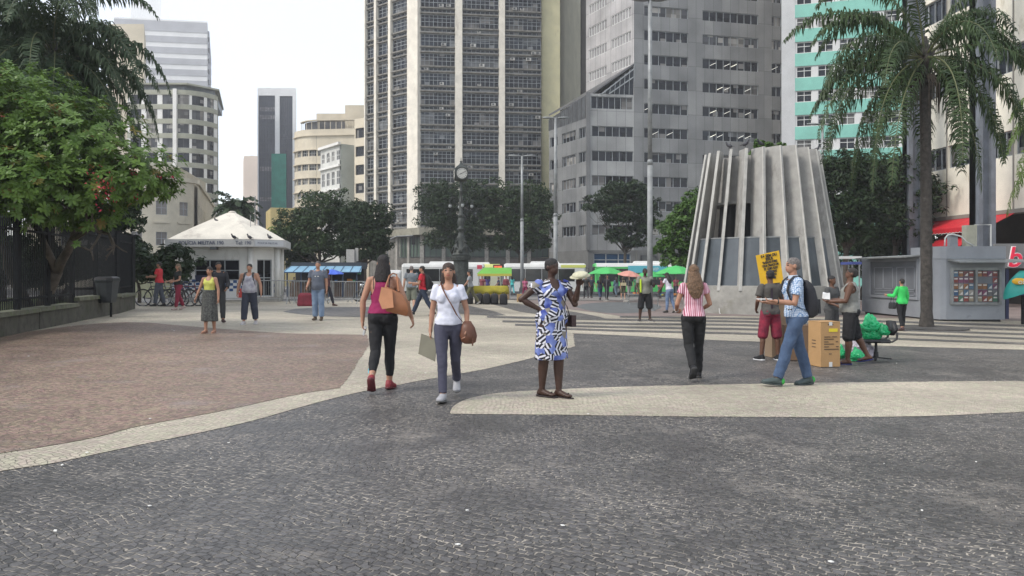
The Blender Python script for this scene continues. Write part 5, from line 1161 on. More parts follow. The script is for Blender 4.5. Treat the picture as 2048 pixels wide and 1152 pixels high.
lamp(1300, 33.5, 2, .125, .085, (5, 178), 'tall thick street lamp with two flat heads left of the ventilation tower', 325, .05, .75)
lamp(1111, 60, 237, .17, .10, (8, 172, 90), 'street lamp with a cluster of heads before the grey clad building side wall', 430, .15, .9)
lamp(1044, 66, 313, .15, .09, (4, 176), 'slim street lamp with two heads between the clock and the printed dress', 440, .2, 1.0)
lamp(1645, 60, 250, .14, .09, (6, 174), 'street lamp rising behind the concrete ventilation tower', 420, .2, 1.0)

# ---- ornate street clock --------------------------------------------------------------------
CD = 41.0; cx, cy = xy(922, CD); cz = zg(cx, cy); M_cast = mat("cast_iron_green", (.055, .062, .058), .6, .2, n=(12, .35), bump=.5)
ck = empty('street_clock', (cx, cy, cz), 0, 'ornate cast iron street clock on a tall pedestal with lamp brackets', 'clock')
def cz_(py): return zz(py, CD) - cz
ped = MB(); ped.prism([(x * .62, y * .62) for x, y in octo(1)], -.2, cz_(545)); ped.prism([(x * .42, y * .42) for x, y in octo(1)], cz_(545), cz_(520)); ped.prism([(x * .56, y * .56) for x, y in octo(1)], cz_(520), cz_(516)); ped.prism([(x * .60, y * .60) for x, y in octo(1)], cz_(515.9), cz_(512)); ped.build('pedestal', M_cast, ck)
cl = MB(); W = lambda w_: w_ / F * CD / 2
prof = [(W(38), cz_(512)), (W(34), cz_(508)), (W(30), cz_(500)), (W(20), cz_(495)), (W(17), cz_(478)), (W(18), cz_(476)), (W(12), cz_(470)), (W(9), cz_(462)), (W(16), cz_(459)), (W(16), cz_(457)), (W(9), cz_(455)), (W(12), cz_(450)), (W(15), cz_(444)), (W(12), cz_(438)), (W(8), cz_(435)), (W(13), cz_(433)), (W(12), cz_(429)), (W(7), cz_(427)), (W(8), cz_(405)), (W(9), cz_(403)), (W(6), cz_(401)), (W(6), cz_(384)), (W(8), cz_(383)), (W(5.5), cz_(381)), (W(4.5), cz_(364)), (W(7), cz_(362))]
cl.lathe(prof, 14); cl.build('column', M_cast, ck, True)
orn = MB()
for k in range(4):      # seated figures and scrolls at the foot of the column
    a = R(45 + 90 * k); c = Vector((math.cos(a), math.sin(a), 0)) * .36; z = cz_(505)
    orn.tube([c + Vector((0, 0, z)), c * .95 + Vector((0, 0, z + .28)), c * .85 + Vector((0, 0, z + .45))], [.11, .10, .06], 8); orn.ell(c * .88 + Vector((0, 0, z + .56)), (.065, .065, .08), 8, 6)
    sd = Vector((-c.y, c.x, 0)); 
    for s_ in (-1, 1): orn.tube([c * .9 + Vector((0, 0, z + .42)), c * 1.15 + sd * .35 * s_ + Vector((0, 0, z + .28)), c * .95 + sd * .8 * s_ + Vector((0, 0, z + .12)), c * 1.2 + sd * .9 * s_ + Vector((0, 0, z))], [.035, .04, .045, .05], 6)
orn.build('figures', M_cast, ck, True)
bd = MB(); bd.box(-.2, .2, -.205, .2, cz_(494), cz_(477)); bd.build('plaque', M_cast, ck)
for a, dx in ((180, -1), (0, 1), (90, 0), (270, 0)):
    u = Vector((math.cos(R(a + 12)), math.sin(R(a + 12)), 0)); z = cz_(410); b = MB(); b.tube([Vector((0, 0, z)), u * .2 + Vector((0, 0, z + .35)), u * .45 + Vector((0, 0, z + .42)), u * .6 + Vector((0, 0, z + .25)), u * .58 + Vector((0, 0, z + .05))], .022, 6); b.tube([Vector((0, 0, z - .1)), u * .3 + Vector((0, 0, z + .1)), u * .42 + Vector((0, 0, z + .35))], .015, 5)
    o = b.build('lamp_bracket', M_cast, ck); g_ = MB(); c = u * .58 + Vector((0, 0, z - .06)); g_.ell(c, (.085, .085, .11), 10, 7); g_.build('glass_globe', mat("globe_glass", (.30, .32, .32), .3), o, True); c2 = MB(); c2.lathe([(.04, 0), (.09, -.03), (.09, -.05)], 10); c2.build('globe_cap', M_cast, o).location = c + Vector((0, 0, .12))
hd = MB(); hz = cz_(348); hr = .34; rot = Matrix.Rotation(R(12), 3, 'Z')
hd.rings([[rot @ Vector((x * s_, y * s_, hz + z)) for x, y in ((-.32, -.32), (.32, -.32), (.32, .32), (-.32, .32))] for z, s_ in ((-.42, .3), (-.36, .8), (-.3, 1), (.3, 1), (.36, .85), (.5, .3), (.62, .12))]); hd.build('clock_head', M_cast, ck)
fn_ = MB(); fn_.lathe([(.05, hz + .6), (.07, hz + .66), (.02, hz + .72), (.012, hz + .86)], 8); fn_.build('finial', M_cast, ck)
for k, rr in ((0, 12), (1, -78)):
    rm = Matrix.Rotation(R(rr), 4, 'Z'); d = MB(); d.X = Matrix.Translation((0, 0, hz)) @ rm @ Matrix.Translation((0, -.325, 0)) @ Matrix.Rotation(R(90), 4, 'X'); d.lathe([(.285, 0), (.285, .03), (.27, .035)], 28); fo = d.build('clock_face', mat("enamel_white", (.50, .49, .45), .4), ck)
    h = MB(); h.X = d.X
    for q in range(12):
        a = q * math.pi / 6; h.hexa([(math.cos(a) * .20 - math.sin(a) * .012, math.sin(a) * .20 + math.cos(a) * .012, .036), (math.cos(a) * .20 + math.sin(a) * .012, math.sin(a) * .20 - math.cos(a) * .012, .036), (math.cos(a) * .25 + math.sin(a) * .012, math.sin(a) * .25 - math.cos(a) * .012, .036), (math.cos(a) * .25 - math.sin(a) * .012, math.sin(a) * .25 + math.cos(a) * .012, .036)] + [(math.cos(a) * .20 - math.sin(a) * .012, math.sin(a) * .20 + math.cos(a) * .012, .04), (math.cos(a) * .20 + math.sin(a) * .012, math.sin(a) * .20 - math.cos(a) * .012, .04), (math.cos(a) * .25 + math.sin(a) * .012, math.sin(a) * .25 - math.cos(a) * .012, .04), (math.cos(a) * .25 - math.sin(a) * .012, math.sin(a) * .25 + math.cos(a) * .012, .04)])
    h.bar((0, 0, .046), (.20, .11, .046), .022, .01); h.bar((0, 0, .05), (-.13, -.07, .05), .028, .01); h.build('clock_hands', M_blk, fo)
    bz_ = MB(); bz_.X = d.X; n = 28
    bz_.rings([[((.285 + a_) * math.cos(2 * math.pi * k_ / n), (.285 + a_) * math.sin(2 * math.pi * k_ / n), z_) for a_, z_ in ((.0, .0), (.04, .0), (.04, .05), (.0, .05))] for k_ in range(n + 1)], False); bz_.build('bezel', M_cast, fo)

# ---- concrete ventilation tower --------------------------------------------------------------
VD = 33.6; vx, vy = xy(1522, VD); vz = zg(vx, VD); vt = empty('ventilation_tower', (vx, vy, vz), 0, 'large conical concrete ventilation tower made of slanted fins over dark glass', 'tower')
M_fin = mat("fin_concrete", (.345, .335, .315), .85, n=(2.2, .16), bump=.4, stain=((.13, .122, .11), .9, .55, 1))
M_fint = mat("fin_edge", (.46, .45, .42), .85, n=(3, .14), bump=.3)
H_ = zz(305, VD) - vz - .08
RB, RT = 3.42, 2.32
b = MB(); b.lathe([(3.30, -.3), (3.30, .55), (3.24, 1.18), (2.95, 1.22), (2.9, 1.0)], 64); b.build('base_ring', mat("ring_concrete", (.29, .28, .255), .85, n=(2, .2), bump=.3, stain=((.2, .19, .15), 1.1, .55)), vt, False)
b = MB(); zg0, zg1 = 1.2, zz(481, VD) - vz
rr = lambda z: RB - .32 + (RT - RB) * z / H_
b.lathe([(rr(zg0) + .16, zg0), (rr(zg1) + .16, zg1), (rr(zg1) + .12, zg1 + .02)], 56, cap=False); b.build('glass_skirt', mat("skirt_glass", (.075, .088, .10), .35, n=(.8, .3)), vt, False)
b = MB(); b.lathe([(rr(zg1) + .18, zg1), (rr(zg1) + .18, zg1 + .05), (rr(zg1) + .1, zg1 + .05), (rr(zg1) + .1, zg1)], 56); b.build('skirt_rail', M_galv, vt)
zi = zz(414, VD) - vz
b = MB(); b.lathe([(2.0, .5), (1.7, zi + .2)], 40); b.build('shaft', M_dkvoid, vt)
b = MB(); b.lathe([(rr(zi) - .62, zi), (rr(zi) - .30, zi + .02), (rr(zi) - .30, zi + .12), (rr(zi) - .50, zi + .14), (RT - .62, H_ - .25), (RT - .9, H_ - .25)], 48); b.build('upper_drum', M_fin, vt, False)
NF = 22
for k in range(NF):
    th = 2 * math.pi * k / NF + .015; m_ = MB(); rows_ = []
    for z, r0, wd, dp in ((.55 if k % 9 == 4 else 1.0, RB, .86, 0), (H_ * .5, (RB + RT) / 2 - .02, .80, 0), (H_ + random.uniform(-.05, .05), RT, .72, 0)):
        rad = Vector((math.sin(th), -math.cos(th), 0)); pd = Vector((math.sin(th + R(36)), -math.cos(th + R(36)), 0)); tn = Vector((-pd.y, pd.x, 0)) * .042
        r0 = RB + (RT - RB) * z / H_; o_ = rad * r0; i_ = rad * r0 - pd * wd
        rows_.append([o_ - tn + Vector((0, 0, z)), o_ + tn + Vector((0, 0, z)), i_ + tn + Vector((0, 0, z)), i_ - tn + Vector((0, 0, z))])
    m_.rings(rows_); fixn(m_.build('fin', M_fin, vt))
    e_ = MB(); er = []
    for r4 in rows_:
        u = (r4[0] - r4[3]).normalized(); s_ = (r4[1] - r4[0]).normalized(); er.append([r4[0] - s_ * .012 - u * .01, r4[1] + s_ * .012 - u * .01, r4[1] + s_ * .012 + u * .05, r4[0] - s_ * .012 + u * .05])
    e_.rings(er); fixn(e_.build('fin_edge', M_fint, vt))
def at_tower(px, py, r=1.2): return (vx + (px - 1522) / F * VD, vy + 0.0, zz(py, VD))
tp = at_tower(1545, 305); tree('rooftop_shrub', (tp[0], vy, vz + H_ - .3), [(-.35, 0, .55, .7, .6, .42), (.35, .1, .5, .5, .5, .32), (1.0, 0, .3, .45, .4, .2)], .09, 2200, M_leaf2, 'leafy shrub growing on top of the ventilation tower', None, .04, th=.2, cat='shrub')
for px, py, rz, lb_ in ((1441, 306, 1, 'pigeon on a fin top at the left end of the ventilation tower'), (1465, 303, 4, 'pigeon second from the left on the ventilation tower'), (1490, 300, 2, 'pigeon on the ventilation tower just left of the shrub'), (1626, 303, 5, 'pigeon on the far right fin top of the ventilation tower')):
    dx = (px - 1522) / F * VD; yy = -math.sqrt(max(.1, RT ** 2 - dx * dx)) + .12 if abs(dx) < RT else 0; pigeon((vx + clamp(dx, -RT + .1, RT - .1), vy + yy, vz + H_ + .03), rz, lb_, 'pigeons on the ventilation tower')

# ---- newsstand ----------------------------------------------------------------------------------
KX, KY, KW, KL, KH = 15.35, 27.9, 2.4, 6.1, 2.72; kz = zg(17, 28)
kk = empty('newsstand', (KX, KY, kz), 0, 'closed grey metal newsstand with a magazine display behind the palm trunk', 'kiosk')
M_kg = mat("kiosk_grey", (.26, .275, .30), .5, n=(1.2, .1), stain=((.15, .16, .175), 1.5, .62)); M_kd = mat("kiosk_dark_grey", (.15, .16, .18), .55, n=(2, .1))  # second grey: darker tone for hatch and display panels
def kface(a, b_): f = lface(a, b_); return f
body = [(0, .28), (.12, .08), (.28, 0), (KW, 0), (KW, KL), (0, KL)]
b = MB(); b.rings([[(x, y, .08) for x, y in body], [(x, y, KH - .45) for x, y in body]]); b.build('body', M_kg, kk)
b = MB(); b.rings([[(x, y, KH - .45) for x, y in [(-.02, .28), (.1, .06), (.28, -.02), (KW + .02, -.02), (KW + .02, 1.9), (-.02, 1.9)]], [(x, y, KH) for x, y in [(-.02, .28), (.1, .06), (.28, -.02), (KW + .02, -.02), (KW + .02, 1.9), (-.02, 1.9)]]]); b.build('roof_box', M_kg, kk)
b = MB(); b.box(-.02, KW, 1.91, KL, KH - .45, KH - .28); b.build('roof', M_kg, kk)
b = MB(); b.box(.1, KW - .1, .1, KL - .1, -.2, .08); b.build('base', M_blk, kk)
# left side: serving hatch
h = MB(); h.box(-.06, 0, 1.35, 5.3, .74, .84); h.box(-.06, 0, 1.35, 5.3, 2.22, 2.30); h.box(-.06, 0, 1.35, 1.45, .84, 2.22); h.box(-.06, 0, 5.2, 5.3, .84, 2.22); h.build('hatch_frame', M_kg, kk)
h = MB(); h.box(-.012, .01, 1.45, 5.2, .84, 2.22); ho = h.build('hatch', M_kd, kk)
h = MB()
for y0, y1, z0, z1 in ((1.6, 2.3, 1.1, 2.0), (2.3, 3.0, 1.1, 2.0), (3.3, 4.1, 1.1, 2.0), (4.1, 4.9, 1.1, 2.0), (1.6, 4.9, .88, 1.05)):
    for a in ((y0, y0 + .04, z0, z1), (y1 - .04, y1, z0, z1), (y0, y1, z0, z0 + .03), (y0, y1, z1 - .03, z1)): h.box(-.03, -.013, *a)
h.build('panel_trim', M_kg, ho)
h = MB(); h.hexa([(-.55, 1.2, 2.34), (0, 1.2, 2.40), (0, 5.5, 2.40), (-.55, 5.5, 2.34), (-.55, 1.2, 2.39), (0, 1.2, 2.45), (0, 5.5, 2.45), (-.55, 5.5, 2.39)]); h.build('side_canopy', M_galv, kk)
# front: magazine display and canopy
h = MB(); h.hexa([(.32, -.75, 2.12), (KW + .55, -.75, 2.12), (KW + .55, -.02, 2.20), (.32, -.02, 2.20), (.32, -.75, 2.16), (KW + .55, -.75, 2.16), (KW + .55, -.02, 2.26), (.32, -.02, 2.26)]); h.build('front_canopy', M_galv, kk)
h = MB(); h.box(.42, 2.22, -.10, 0, .62, .70); h.box(.42, 2.22, -.10, 0, 1.86, 1.95); h.box(.42, .5, -.10, 0, .7, 1.86); h.box(2.14, 2.22, -.10, 0, .7, 1.86); h.box(1.28, 1.36, -.10, 0, .7, 1.86); h.build('display_frame', M_galv, kk)
h = MB(); h.box(.5, 1.28, -.012, .005, .7, 1.86); h.box(1.36, 2.14, -.012, .005, .7, 1.86); dsp = h.build('display_back', M_kd, kk)
cols = [(.24, .06, .05), (.05, .11, .22), (.3, .25, .18), (.18, .07, .07), (.07, .18, .12), (.28, .13, .06), (.10, .17, .25), (.33, .3, .27), (.14, .14, .15), (.2, .07, .13)]
for side in range(2):
    for r_i in range(5):
        for c_i in range(4):
            if side == 1 and r_i == 3 and c_i < 3: continue
            x = .53 + side * .86 + c_i * .185; z = .73 + r_i * .225; col = random.choice(cols)
            m = MB(); m.cm = 0; m.box(x, x + .165, -.03, -.015, z, z + .19); m.cm = 1
            if random.random() < .5: m.poly([(x + .02, -.032, z + .02), (x + .145, -.032, z + .02), (x + .145, -.032, z + .14)])
            else: m.box(x + .02, x + .145, -.033, -.031, z + .12, z + .165)
            m.build('magazine', [mat("cover_%d" % cols.index(col), col, .45, n=(9, .3)), mat("cover_pale", (.6, .58, .55), .5)], dsp)
h = MB(); h.box(KW + .03, KW + .14, .0, .5, .1, 1.9); h.build('blue_panel', mat("navy_panel", (.012, .018, .07), .5), kk)
# things on the roof
cbx = empty('electric_cabinet', (KX + 1.42, KY + .5, kz + KH + .002), 0, 'cream electric cabinet standing on the newsstand roof', 'cabinet')
b = MB(); b.box(-.2, .18, -.15, .15, 0, .78); b.build('box', mat("cabinet_cream", (.42, .41, .33), .6, n=(4, .1)), cbx); b = MB(); b.box(-.16, .10, -.165, -.152, .1, .7); b.build('door', _M["cabinet_cream"], cbx)
b = MB(); b.tube([(.2, 0, 0), (.2, 0, .8), (.78, 0, .8), (.78, 0, 0)], .03, 6); b.build('tube_frame', M_framew, cbx)
pb_ = MB(); pb_.tube([(0, 0, 0), (.02, 0, .28), (.12, 0, .4), (.3, 0, .42), (.6, 0, .34), (.8, 0, .14), (1.05, 0, 0)], .028, 8)
tag(pb_.build('white_hose', M_framew, None, True, (KX + .42, KY + .35, kz + KH + .03)), 'white bent pipe arching over the newsstand roof', 'pipe')
gb = MB(); gb.box(-.13, .13, -.12, .12, 0, .38); gb.box(-.15, .15, -.14, .14, .38, .41); tag(gb.build('grey_box', M_kg, None, False, (KX + .85, KY + .6, kz + KH + .003)), 'small grey box on the newsstand roof under the white pipe', 'box')
# ---- phone booth (egg shaped hood) ------------------------------------------------------------------
px_, d_ = 2047, 26.5; x, y = xy(px_, d_); z = zg(x, y); ph = empty('phone_booth', (x, y, z), R(-20), 'public telephone with a turquoise egg shaped hood and yellow logo', 'phone booth')
b = MB(); b.tube([(0, .1, 0), (0, .1, 1.5)], .05, 8); b.build('post', M_iron, ph)
b = MB(); rs = []
for j in range(9):
    t = j / 8; r0 = .60 * math.sin(math.pi * (.04 + .5 * t)) ** .8; zc = 1.62 - .52 * t + .0
    rs.append([( math.cos(a) * r0, math.sin(a) * r0 * .75, zc + .0 + .22 * (1 - t) - (.25 * max(0, -math.cos(a)) * t)) for a in [math.pi * 2 * k / 22 for k in range(22)]])
b.rings(rs, False); b.fc(range(22)); b.build('hood', mat("hood_turquoise", (.02, .33, .28), .35, n=(2, .15)), ph, True)
b = MB(); b.ell((-.22, -.40, 1.48), (.22, .07, .12), 16, 8); b.build('logo_patch', mat("logo_yellow", (.75, .42, .02), .5), ph, True)
text('oi', 'logo_lettering', .24, M_framew, ph, (-.18, -.49, 1.46), (R(78), 0, R(-12)), .01)
b = MB(); b.box(-.15, .15, -.02, .12, 1.0, 1.4); b.build('telephone', mat("phone_blue", (.03, .05, .2), .5), ph)
# ---- buses ----------------------------------------------------------------------------------------------
def bus(px0, px1, d, lab, roofc, bodyc, stripe=None, front='right', sign=None, texts=None, h=3.15, acu=True, side=None):
    x0 = xy(px0, d)[0]; x1 = xy(px1, d)[0]; L = x1 - x0; z = -.636; o = empty('bus', ((x0 + x1) / 2, d, z), 0, lab, 'bus', 'city buses waiting beyond the square')
    mb = mat("bus_" + "_".join(str(int(c * 100)) for c in bodyc), bodyc, .4, n=(.7, .06)); mr = mat("bus_" + "_".join(str(int(c * 100)) for c in roofc), roofc, .4, n=(.7, .06))
    hl = L / 2; W = 2.5
    def sect(x, ins=0): return [(x, 0 + ins, .35), (x, W - ins, .35), (x, W - ins, h - .35), (x, W - .12 - ins, h - .1), (x, W - .45, h - ins), (x, .45, h - ins), (x, .12 + ins, h - .1), (x, 0 + ins, h - .35)]
    b = MB(); b.rings([sect(-hl, .12), sect(-hl + .15), sect(hl - .15), sect(hl, .12)]); bo = fixn(b.build('body', mb, o))
    b = MB(); b.rings([[(x, -.012 if y < .2 else min(y, W), z_) if z_ < h - .2 else (x, y, z_ + .012) for x_, y, z_ in [s_ for s_ in sect(x) if s_[2] > h - .4]] for x in (-hl + .16, hl - .16)]); fixn(b.build('roof', mr, o))
    s_ = 1 if front == 'right' else -1
    n = max(3, int((L - 2) / 1.5)); st = (L - 1.6) / n
    for i in range(n):
        a = -hl + .5 + i * st; w_ = MB(); w_.box(a, a + st - .05, -.02, -.002, 1.35, h - .55); w_.build('window', mat("bus_glass", (.015, .018, .02), .12, spec=.8, rnd=.4), o)
    w_ = MB(); xf = hl * s_; w_.hexa([(xf + .0 * s_, .2, 1.2), (xf + .02 * s_, .2, 1.2), (xf + .02 * s_, W - .2, 1.2), (xf, W - .2, 1.2), (xf, .2, h - .35), (xf + .02 * s_, .2, h - .35), (xf + .02 * s_, W - .2, h - .35), (xf, W - .2, h - .35)]); fixn(w_.build('windscreen', _M["bus_glass"], o))
    for xw in (-hl + 2.0 if s_ > 0 else -hl + 2.2, hl - 2.2):
        w_ = MB(); w_.X = Matrix.Translation((xw, .06, .48)) @ Matrix.Rotation(R(90), 4, 'X'); w_.lathe([(.25, -.2), (.48, -.2), (.48, .08), (.40, .1), (.2, .1)], 20); wo = w_.build('wheel', M_rub, o); r_ = MB(); r_.X = w_.X; r_.lathe([(.22, .1), (.22, .13), (.08, .14), (.08, .2)], 14); r_.build('rim', M_galv, wo)
    if acu:
        a = MB(); a.rings([[(x, y, z_) for x, y in ((-1.5, .5), (1.5, .5), (1.5, 2), (-1.5, 2))] if z_ == h else [(x * .9, 1.25 + (y - 1.25) * .85, z_) for x, y in ((-1.5, .5), (1.5, .5), (1.5, 2), (-1.5, 2))] for z_ in (h, h + .22)]); a.build('roof_unit', mat("unit_white", (.62, .62, .6), .5), o)
    if stripe:
        sb_ = MB(); sb_.box(stripe[1], stripe[2], -.026, -.022, stripe[3], stripe[4]); sb_.build('stripe', mat("stripe_" + "_".join(str(int(c * 100)) for c in stripe[0]), stripe[0], .45), o)
    if sign:
        q = MB(); q.box(sign[0], sign[1], -.06, -.03, h - .5, h - .1); qo = q.build('destination_sign', M_blk, o); text(sign[2], 'led_lettering', .3, mat("led_orange", (.9, .15, .05), .5, emis=((1, .12, .04), 1.0)), qo, ((sign[0] + sign[1]) / 2, -.07, h - .3), (R(90), 0, 0), .005)
    for t in (texts or []): text(t[0], 'lettering', t[1], M_framew, o, (t[2], -.03, t[3]), (R(90), 0, 0), .004, 'CENTER')
    for zl, xx in ((.75, .25), (.75, W - .25)):
        l_ = MB(); l_.box(min(xf, xf + .03 * s_), max(xf, xf + .03 * s_), xx - .12, xx + .12, zl - .1, zl + .1); l_.build('headlight', mat("headlight_glass", (.6, .6, .55), .2), o)
    mr_ = MB(); mr_.tube([(xf - .1 * s_, 0, h - .4), (xf + .25 * s_, -.2, h - .5), (xf + .28 * s_, -.22, h - .9)], .03, 5); mr_.box(xf + .2 * s_ - .05, xf + .2 * s_ + .1, -.3, -.15, h - 1.2, h - .85); mr_.build('mirror', M_blk, o)
    return o
Wt, Yl, Gn = (.6, .6, .58), (.62, .62, .10), (.08, .45, .12)
bus(803, 968, 79, 'white bus with a yellow rear panel left of the clock pedestal', (.62, .62, .6), Wt, ((.55, .06, .10), 3.5, 4.0, 2.6, 3.0), 'right')
bus(768, 802, 84, 'end of a white van-like bus between the magenta top and the yellow panel', (.62, .62, .6), Wt, None, 'left', h=2.5, acu=False)
bus(902, 1002, 84, 'yellow and white bus with an orange destination sign right of the clock', (.58, .6, .2), (.6, .6, .45), None, 'right')
bus(1008, 1172, 78, 'white bus with a yellow roof front behind the woman in the printed dress', (.63, .63, .6), Wt, ((.60, .62, .15), 1.6, 4.1, 2.72, 3.0), 'right')
bus(1190, 1412, 76, 'bright green bus with a white and blue side behind the market umbrellas', (.62, .62, .6), Gn, ((.10, .42, .50), -2.2, 1.6, 2.2, 2.9), 'left', texts=[('SA VIP', .42, .2, 2.55)])
# lit destination board of the yellow bus
x, y = xy(996, 79.5); sgn = empty('bus_sign_board', (x, y, -.636), 0, 'black bus stop board with orange lit letters beside the yellow bus', 'sign')
b = MB(); b.tube([(0, 0, 0), (0, 0, 2.5)], .05, 6); b.build('post', M_galv, sgn); b = MB(); b.box(-.5, .5, -.05, .05, 2.4, 3.05); b.build('board', M_blk, sgn)
b = MB(); b.box(-.4, .4, -.06, -.051, 2.55, 2.92); b.build('lit_panel', mat("led_orange", (.7, .12, .05), .5, emis=((1, .15, .05), .5), n=(6, .5)), sgn)
# parked white van on the left between barriers and tower
# ---- blue canopied stall row ---------------------------------------------------------------------------
x0, y0 = xy(572, 52); x1 = xy(727, 52)[0]; z0 = zg(x0, y0); bk_ = empty('canopied_stall', ((x0 + x1) / 2, y0, z0), 0, 'long market stall with a light blue sloping canopy behind the barriers', 'stall')
hl = (x1 - x0) / 2; zc0 = zz(545, 51) - z0; zc1 = zz(533, 52) - z0; b = MB()
b.hexa([(-hl, -.9, zc0), (hl, -.9, zc0), (hl - .1, .1, zc1), (-hl + .25, .1, zc1), (-hl, -.9, zc0 + .03), (hl, -.9, zc0 + .03), (hl - .1, .1, zc1 + .03), (-hl + .25, .1, zc1 + .03)]); b.build('canopy', mat("pale_blue_canvas", (.18, .33, .45), .6, n=(1, .12)), bk_)
b = MB()
for k in range(9): b.bar((-hl + .1 + (2 * hl - .2) * k / 8, -.92, zc0 + .02), (-hl + .3 + (2 * hl - .4) * k / 8, .1, zc1 + .04), .04)
b.bar((-hl, -.93, zc0), (hl, -.93, zc0), .07); b.build('canopy_rib', mat("navy_steel", (.02, .04, .08), .5), bk_)
b = MB(); b.box(-hl + .3, hl - .2, .12, 2.4, zc1 - .15, zc1 + .28); b.build('roof', mat("slate_roof", (.035, .045, .06), .6), bk_)
b = MB(); b.box(-hl + .3, hl - .2, 1.2, 1.3, 0, zc1 - .15); b.build('back_wall', mat("stall_dark", (.03, .03, .035), .8, n=(1, .5)), bk_)
b = MB(); b.box(-hl + .3, hl - .3, -.1, .5, 0, .95); b.build('counter', mat("counter_brown", (.10, .06, .04), .7, n=(2, .4)), bk_)
for k in range(6): b = MB(); xx = -hl + .3 + (2 * hl - .6) * k / 5; b.box(xx - .04, xx + .04, -.8, -.72, 0, zc0); b.build('post', _M["navy_steel"], bk_)
for k in range(14):
    b = MB(); xx = -hl + .5 + (2 * hl - 1) * random.random(); s_ = random.uniform(.12, .3); zz_ = random.choice([.96, .96, 1.5, 1.9]); yy = .1 if zz_ < 1 else 1.1
    b.rings([[(xx + x * s_ / 2, yy + y * s_ / 3, zz_ + z) for x, y in ((-1, -1), (1, -1), (1, 1), (-1, 1))] for z in (0, s_ * .9)]); b.build('goods', mat("goods_%d" % (k % 6), random.choice([(.5, .05, .05), (.5, .4, .05), (.05, .15, .4), (.5, .5, .45), (.5, .2, .05), (.05, .3, .12)]), .6), bk_)
# rooftop clutter
b = MB(); b.box(-.28, .28, -.2, .2, 0, .9); b.box(.32, .5, -.1, .1, .1, 1.0); tag(b.build('rooftop_unit', M_ac, None, False, (xy(700, 53)[0], 53.3, z0 + zc1 + .285)), 'white air unit on the roof of the blue canopied stall', 'air unit')
# ---- umbrellas --------------------------------------------------------------------------------------------
def umbrella(px, py_edge, d, r, col, lab, tilt=0, top=None, name='market_umbrella', cat='umbrella'):
    x, y = xy(px, d); z = zg(x, y); h = zz(py_edge, d) - z; o = empty(name, (x, y, z), random.random(), lab, cat, 'umbrellas over the market stalls'); n = 8
    b = MB(); R0 = []; ht = r * .36
    for t in (1.0, .7, .35, .03): R0.append([(r * t * math.cos(2 * math.pi * k / (n * 2)) * (1 if k % 2 == 0 else .965), r * t * math.sin(2 * math.pi * k / (n * 2)) * (1 if k % 2 == 0 else .965), h + ht * (1 - t ** 1.5) - (.03 if k % 2 and t > .5 else 0)) for k in range(n * 2)])
    R1 = [[(p[0], p[1], p[2] - .012) for p in q] for q in R0[::-1]]; b.rings(R0 + R1, True); cm = mat("canvas_" + "_".join(str(int(c * 100)) for c in col), col, .6, n=(2, .1)); b.build('canopy', cm, o)
    b = MB(); b.tube([(0, 0, -.02), (0, 0, h + ht + .05)], .022, 6); b.build('pole', M_galv, o); b = MB(); b.lathe([(.2, 0), (.2, .08), (.05, .12)], 10); b.build('base', M_conc, o)
    rb_ = MB()
    for k in range(n): a = 2 * math.pi * k / n; rb_.tube([(0, 0, h + ht - .06), (r * .5 * math.cos(a), r * .5 * math.sin(a), h + ht * .62), (r * .97 * math.cos(a), r * .97 * math.sin(a), h)], .008, 4)
    rb_.build('ribs', M_galv, o); o.rotation_euler[0] = tilt; return o
umbrella(1213, 547, 50, 1.2, (.06, .40, .10), 'large green market umbrella at the left of the green pair, in front of the bus')
umbrella(1253, 549, 49, .75, (.55, .25, .20), 'salmon pink umbrella tucked between the green ones', .15)
umbrella(1352, 547, 47, 1.35, (.06, .40, .10), 'large green market umbrella nearest the ventilation tower')
umbrella(1300, 553, 52, 1.1, (.05, .38, .10), 'darker green umbrella behind the thick street lamp pole')
umbrella(664, 547, 48, .75, (.05, .12, .55), 'royal blue umbrella in front of the blue canopied stall', .05)
# small white awning roof left of the newsstand
x, y = xy(1690, 44); z = zg(x, y); wa = empty('white_canopy', (x, y, z), 0, 'small white canopy roof in the shade between ventilation tower and newsstand', 'canopy')
b = MB(); b.box(-.9, .6, -.8, .8, zz(518, 44) - z, zz(513, 44) - z); b.build('top', M_framew, wa)
for xx, yy in ((-.8, -.7), (.5, -.7), (-.8, .7), (.5, .7)): b = MB(); b.box(xx - .03, xx + .03, yy - .03, yy + .03, 0, zz(518, 44) - z); b.build('leg', M_galv, wa)
x, y = xy(1708, 40); z = zg(x, y); wa = empty('blue_canopy', (x, y, z), 0, 'dark blue flat canopy half hidden by the newsstand', 'canopy')
b = MB(); b.box(-.4, .9, -.7, .7, zz(529, 40) - z, zz(524, 40) - z); b.build('top', mat("canopy_blue", (.05, .07, .25), .6), wa)
for xx, yy in ((-.35, -.6), (.8, -.6), (-.35, .6), (.8, .6)): b = MB(); b.box(xx - .03, xx + .03, yy - .03, yy + .03, 0, zz(529, 40) - z); b.build('leg', M_galv, wa)
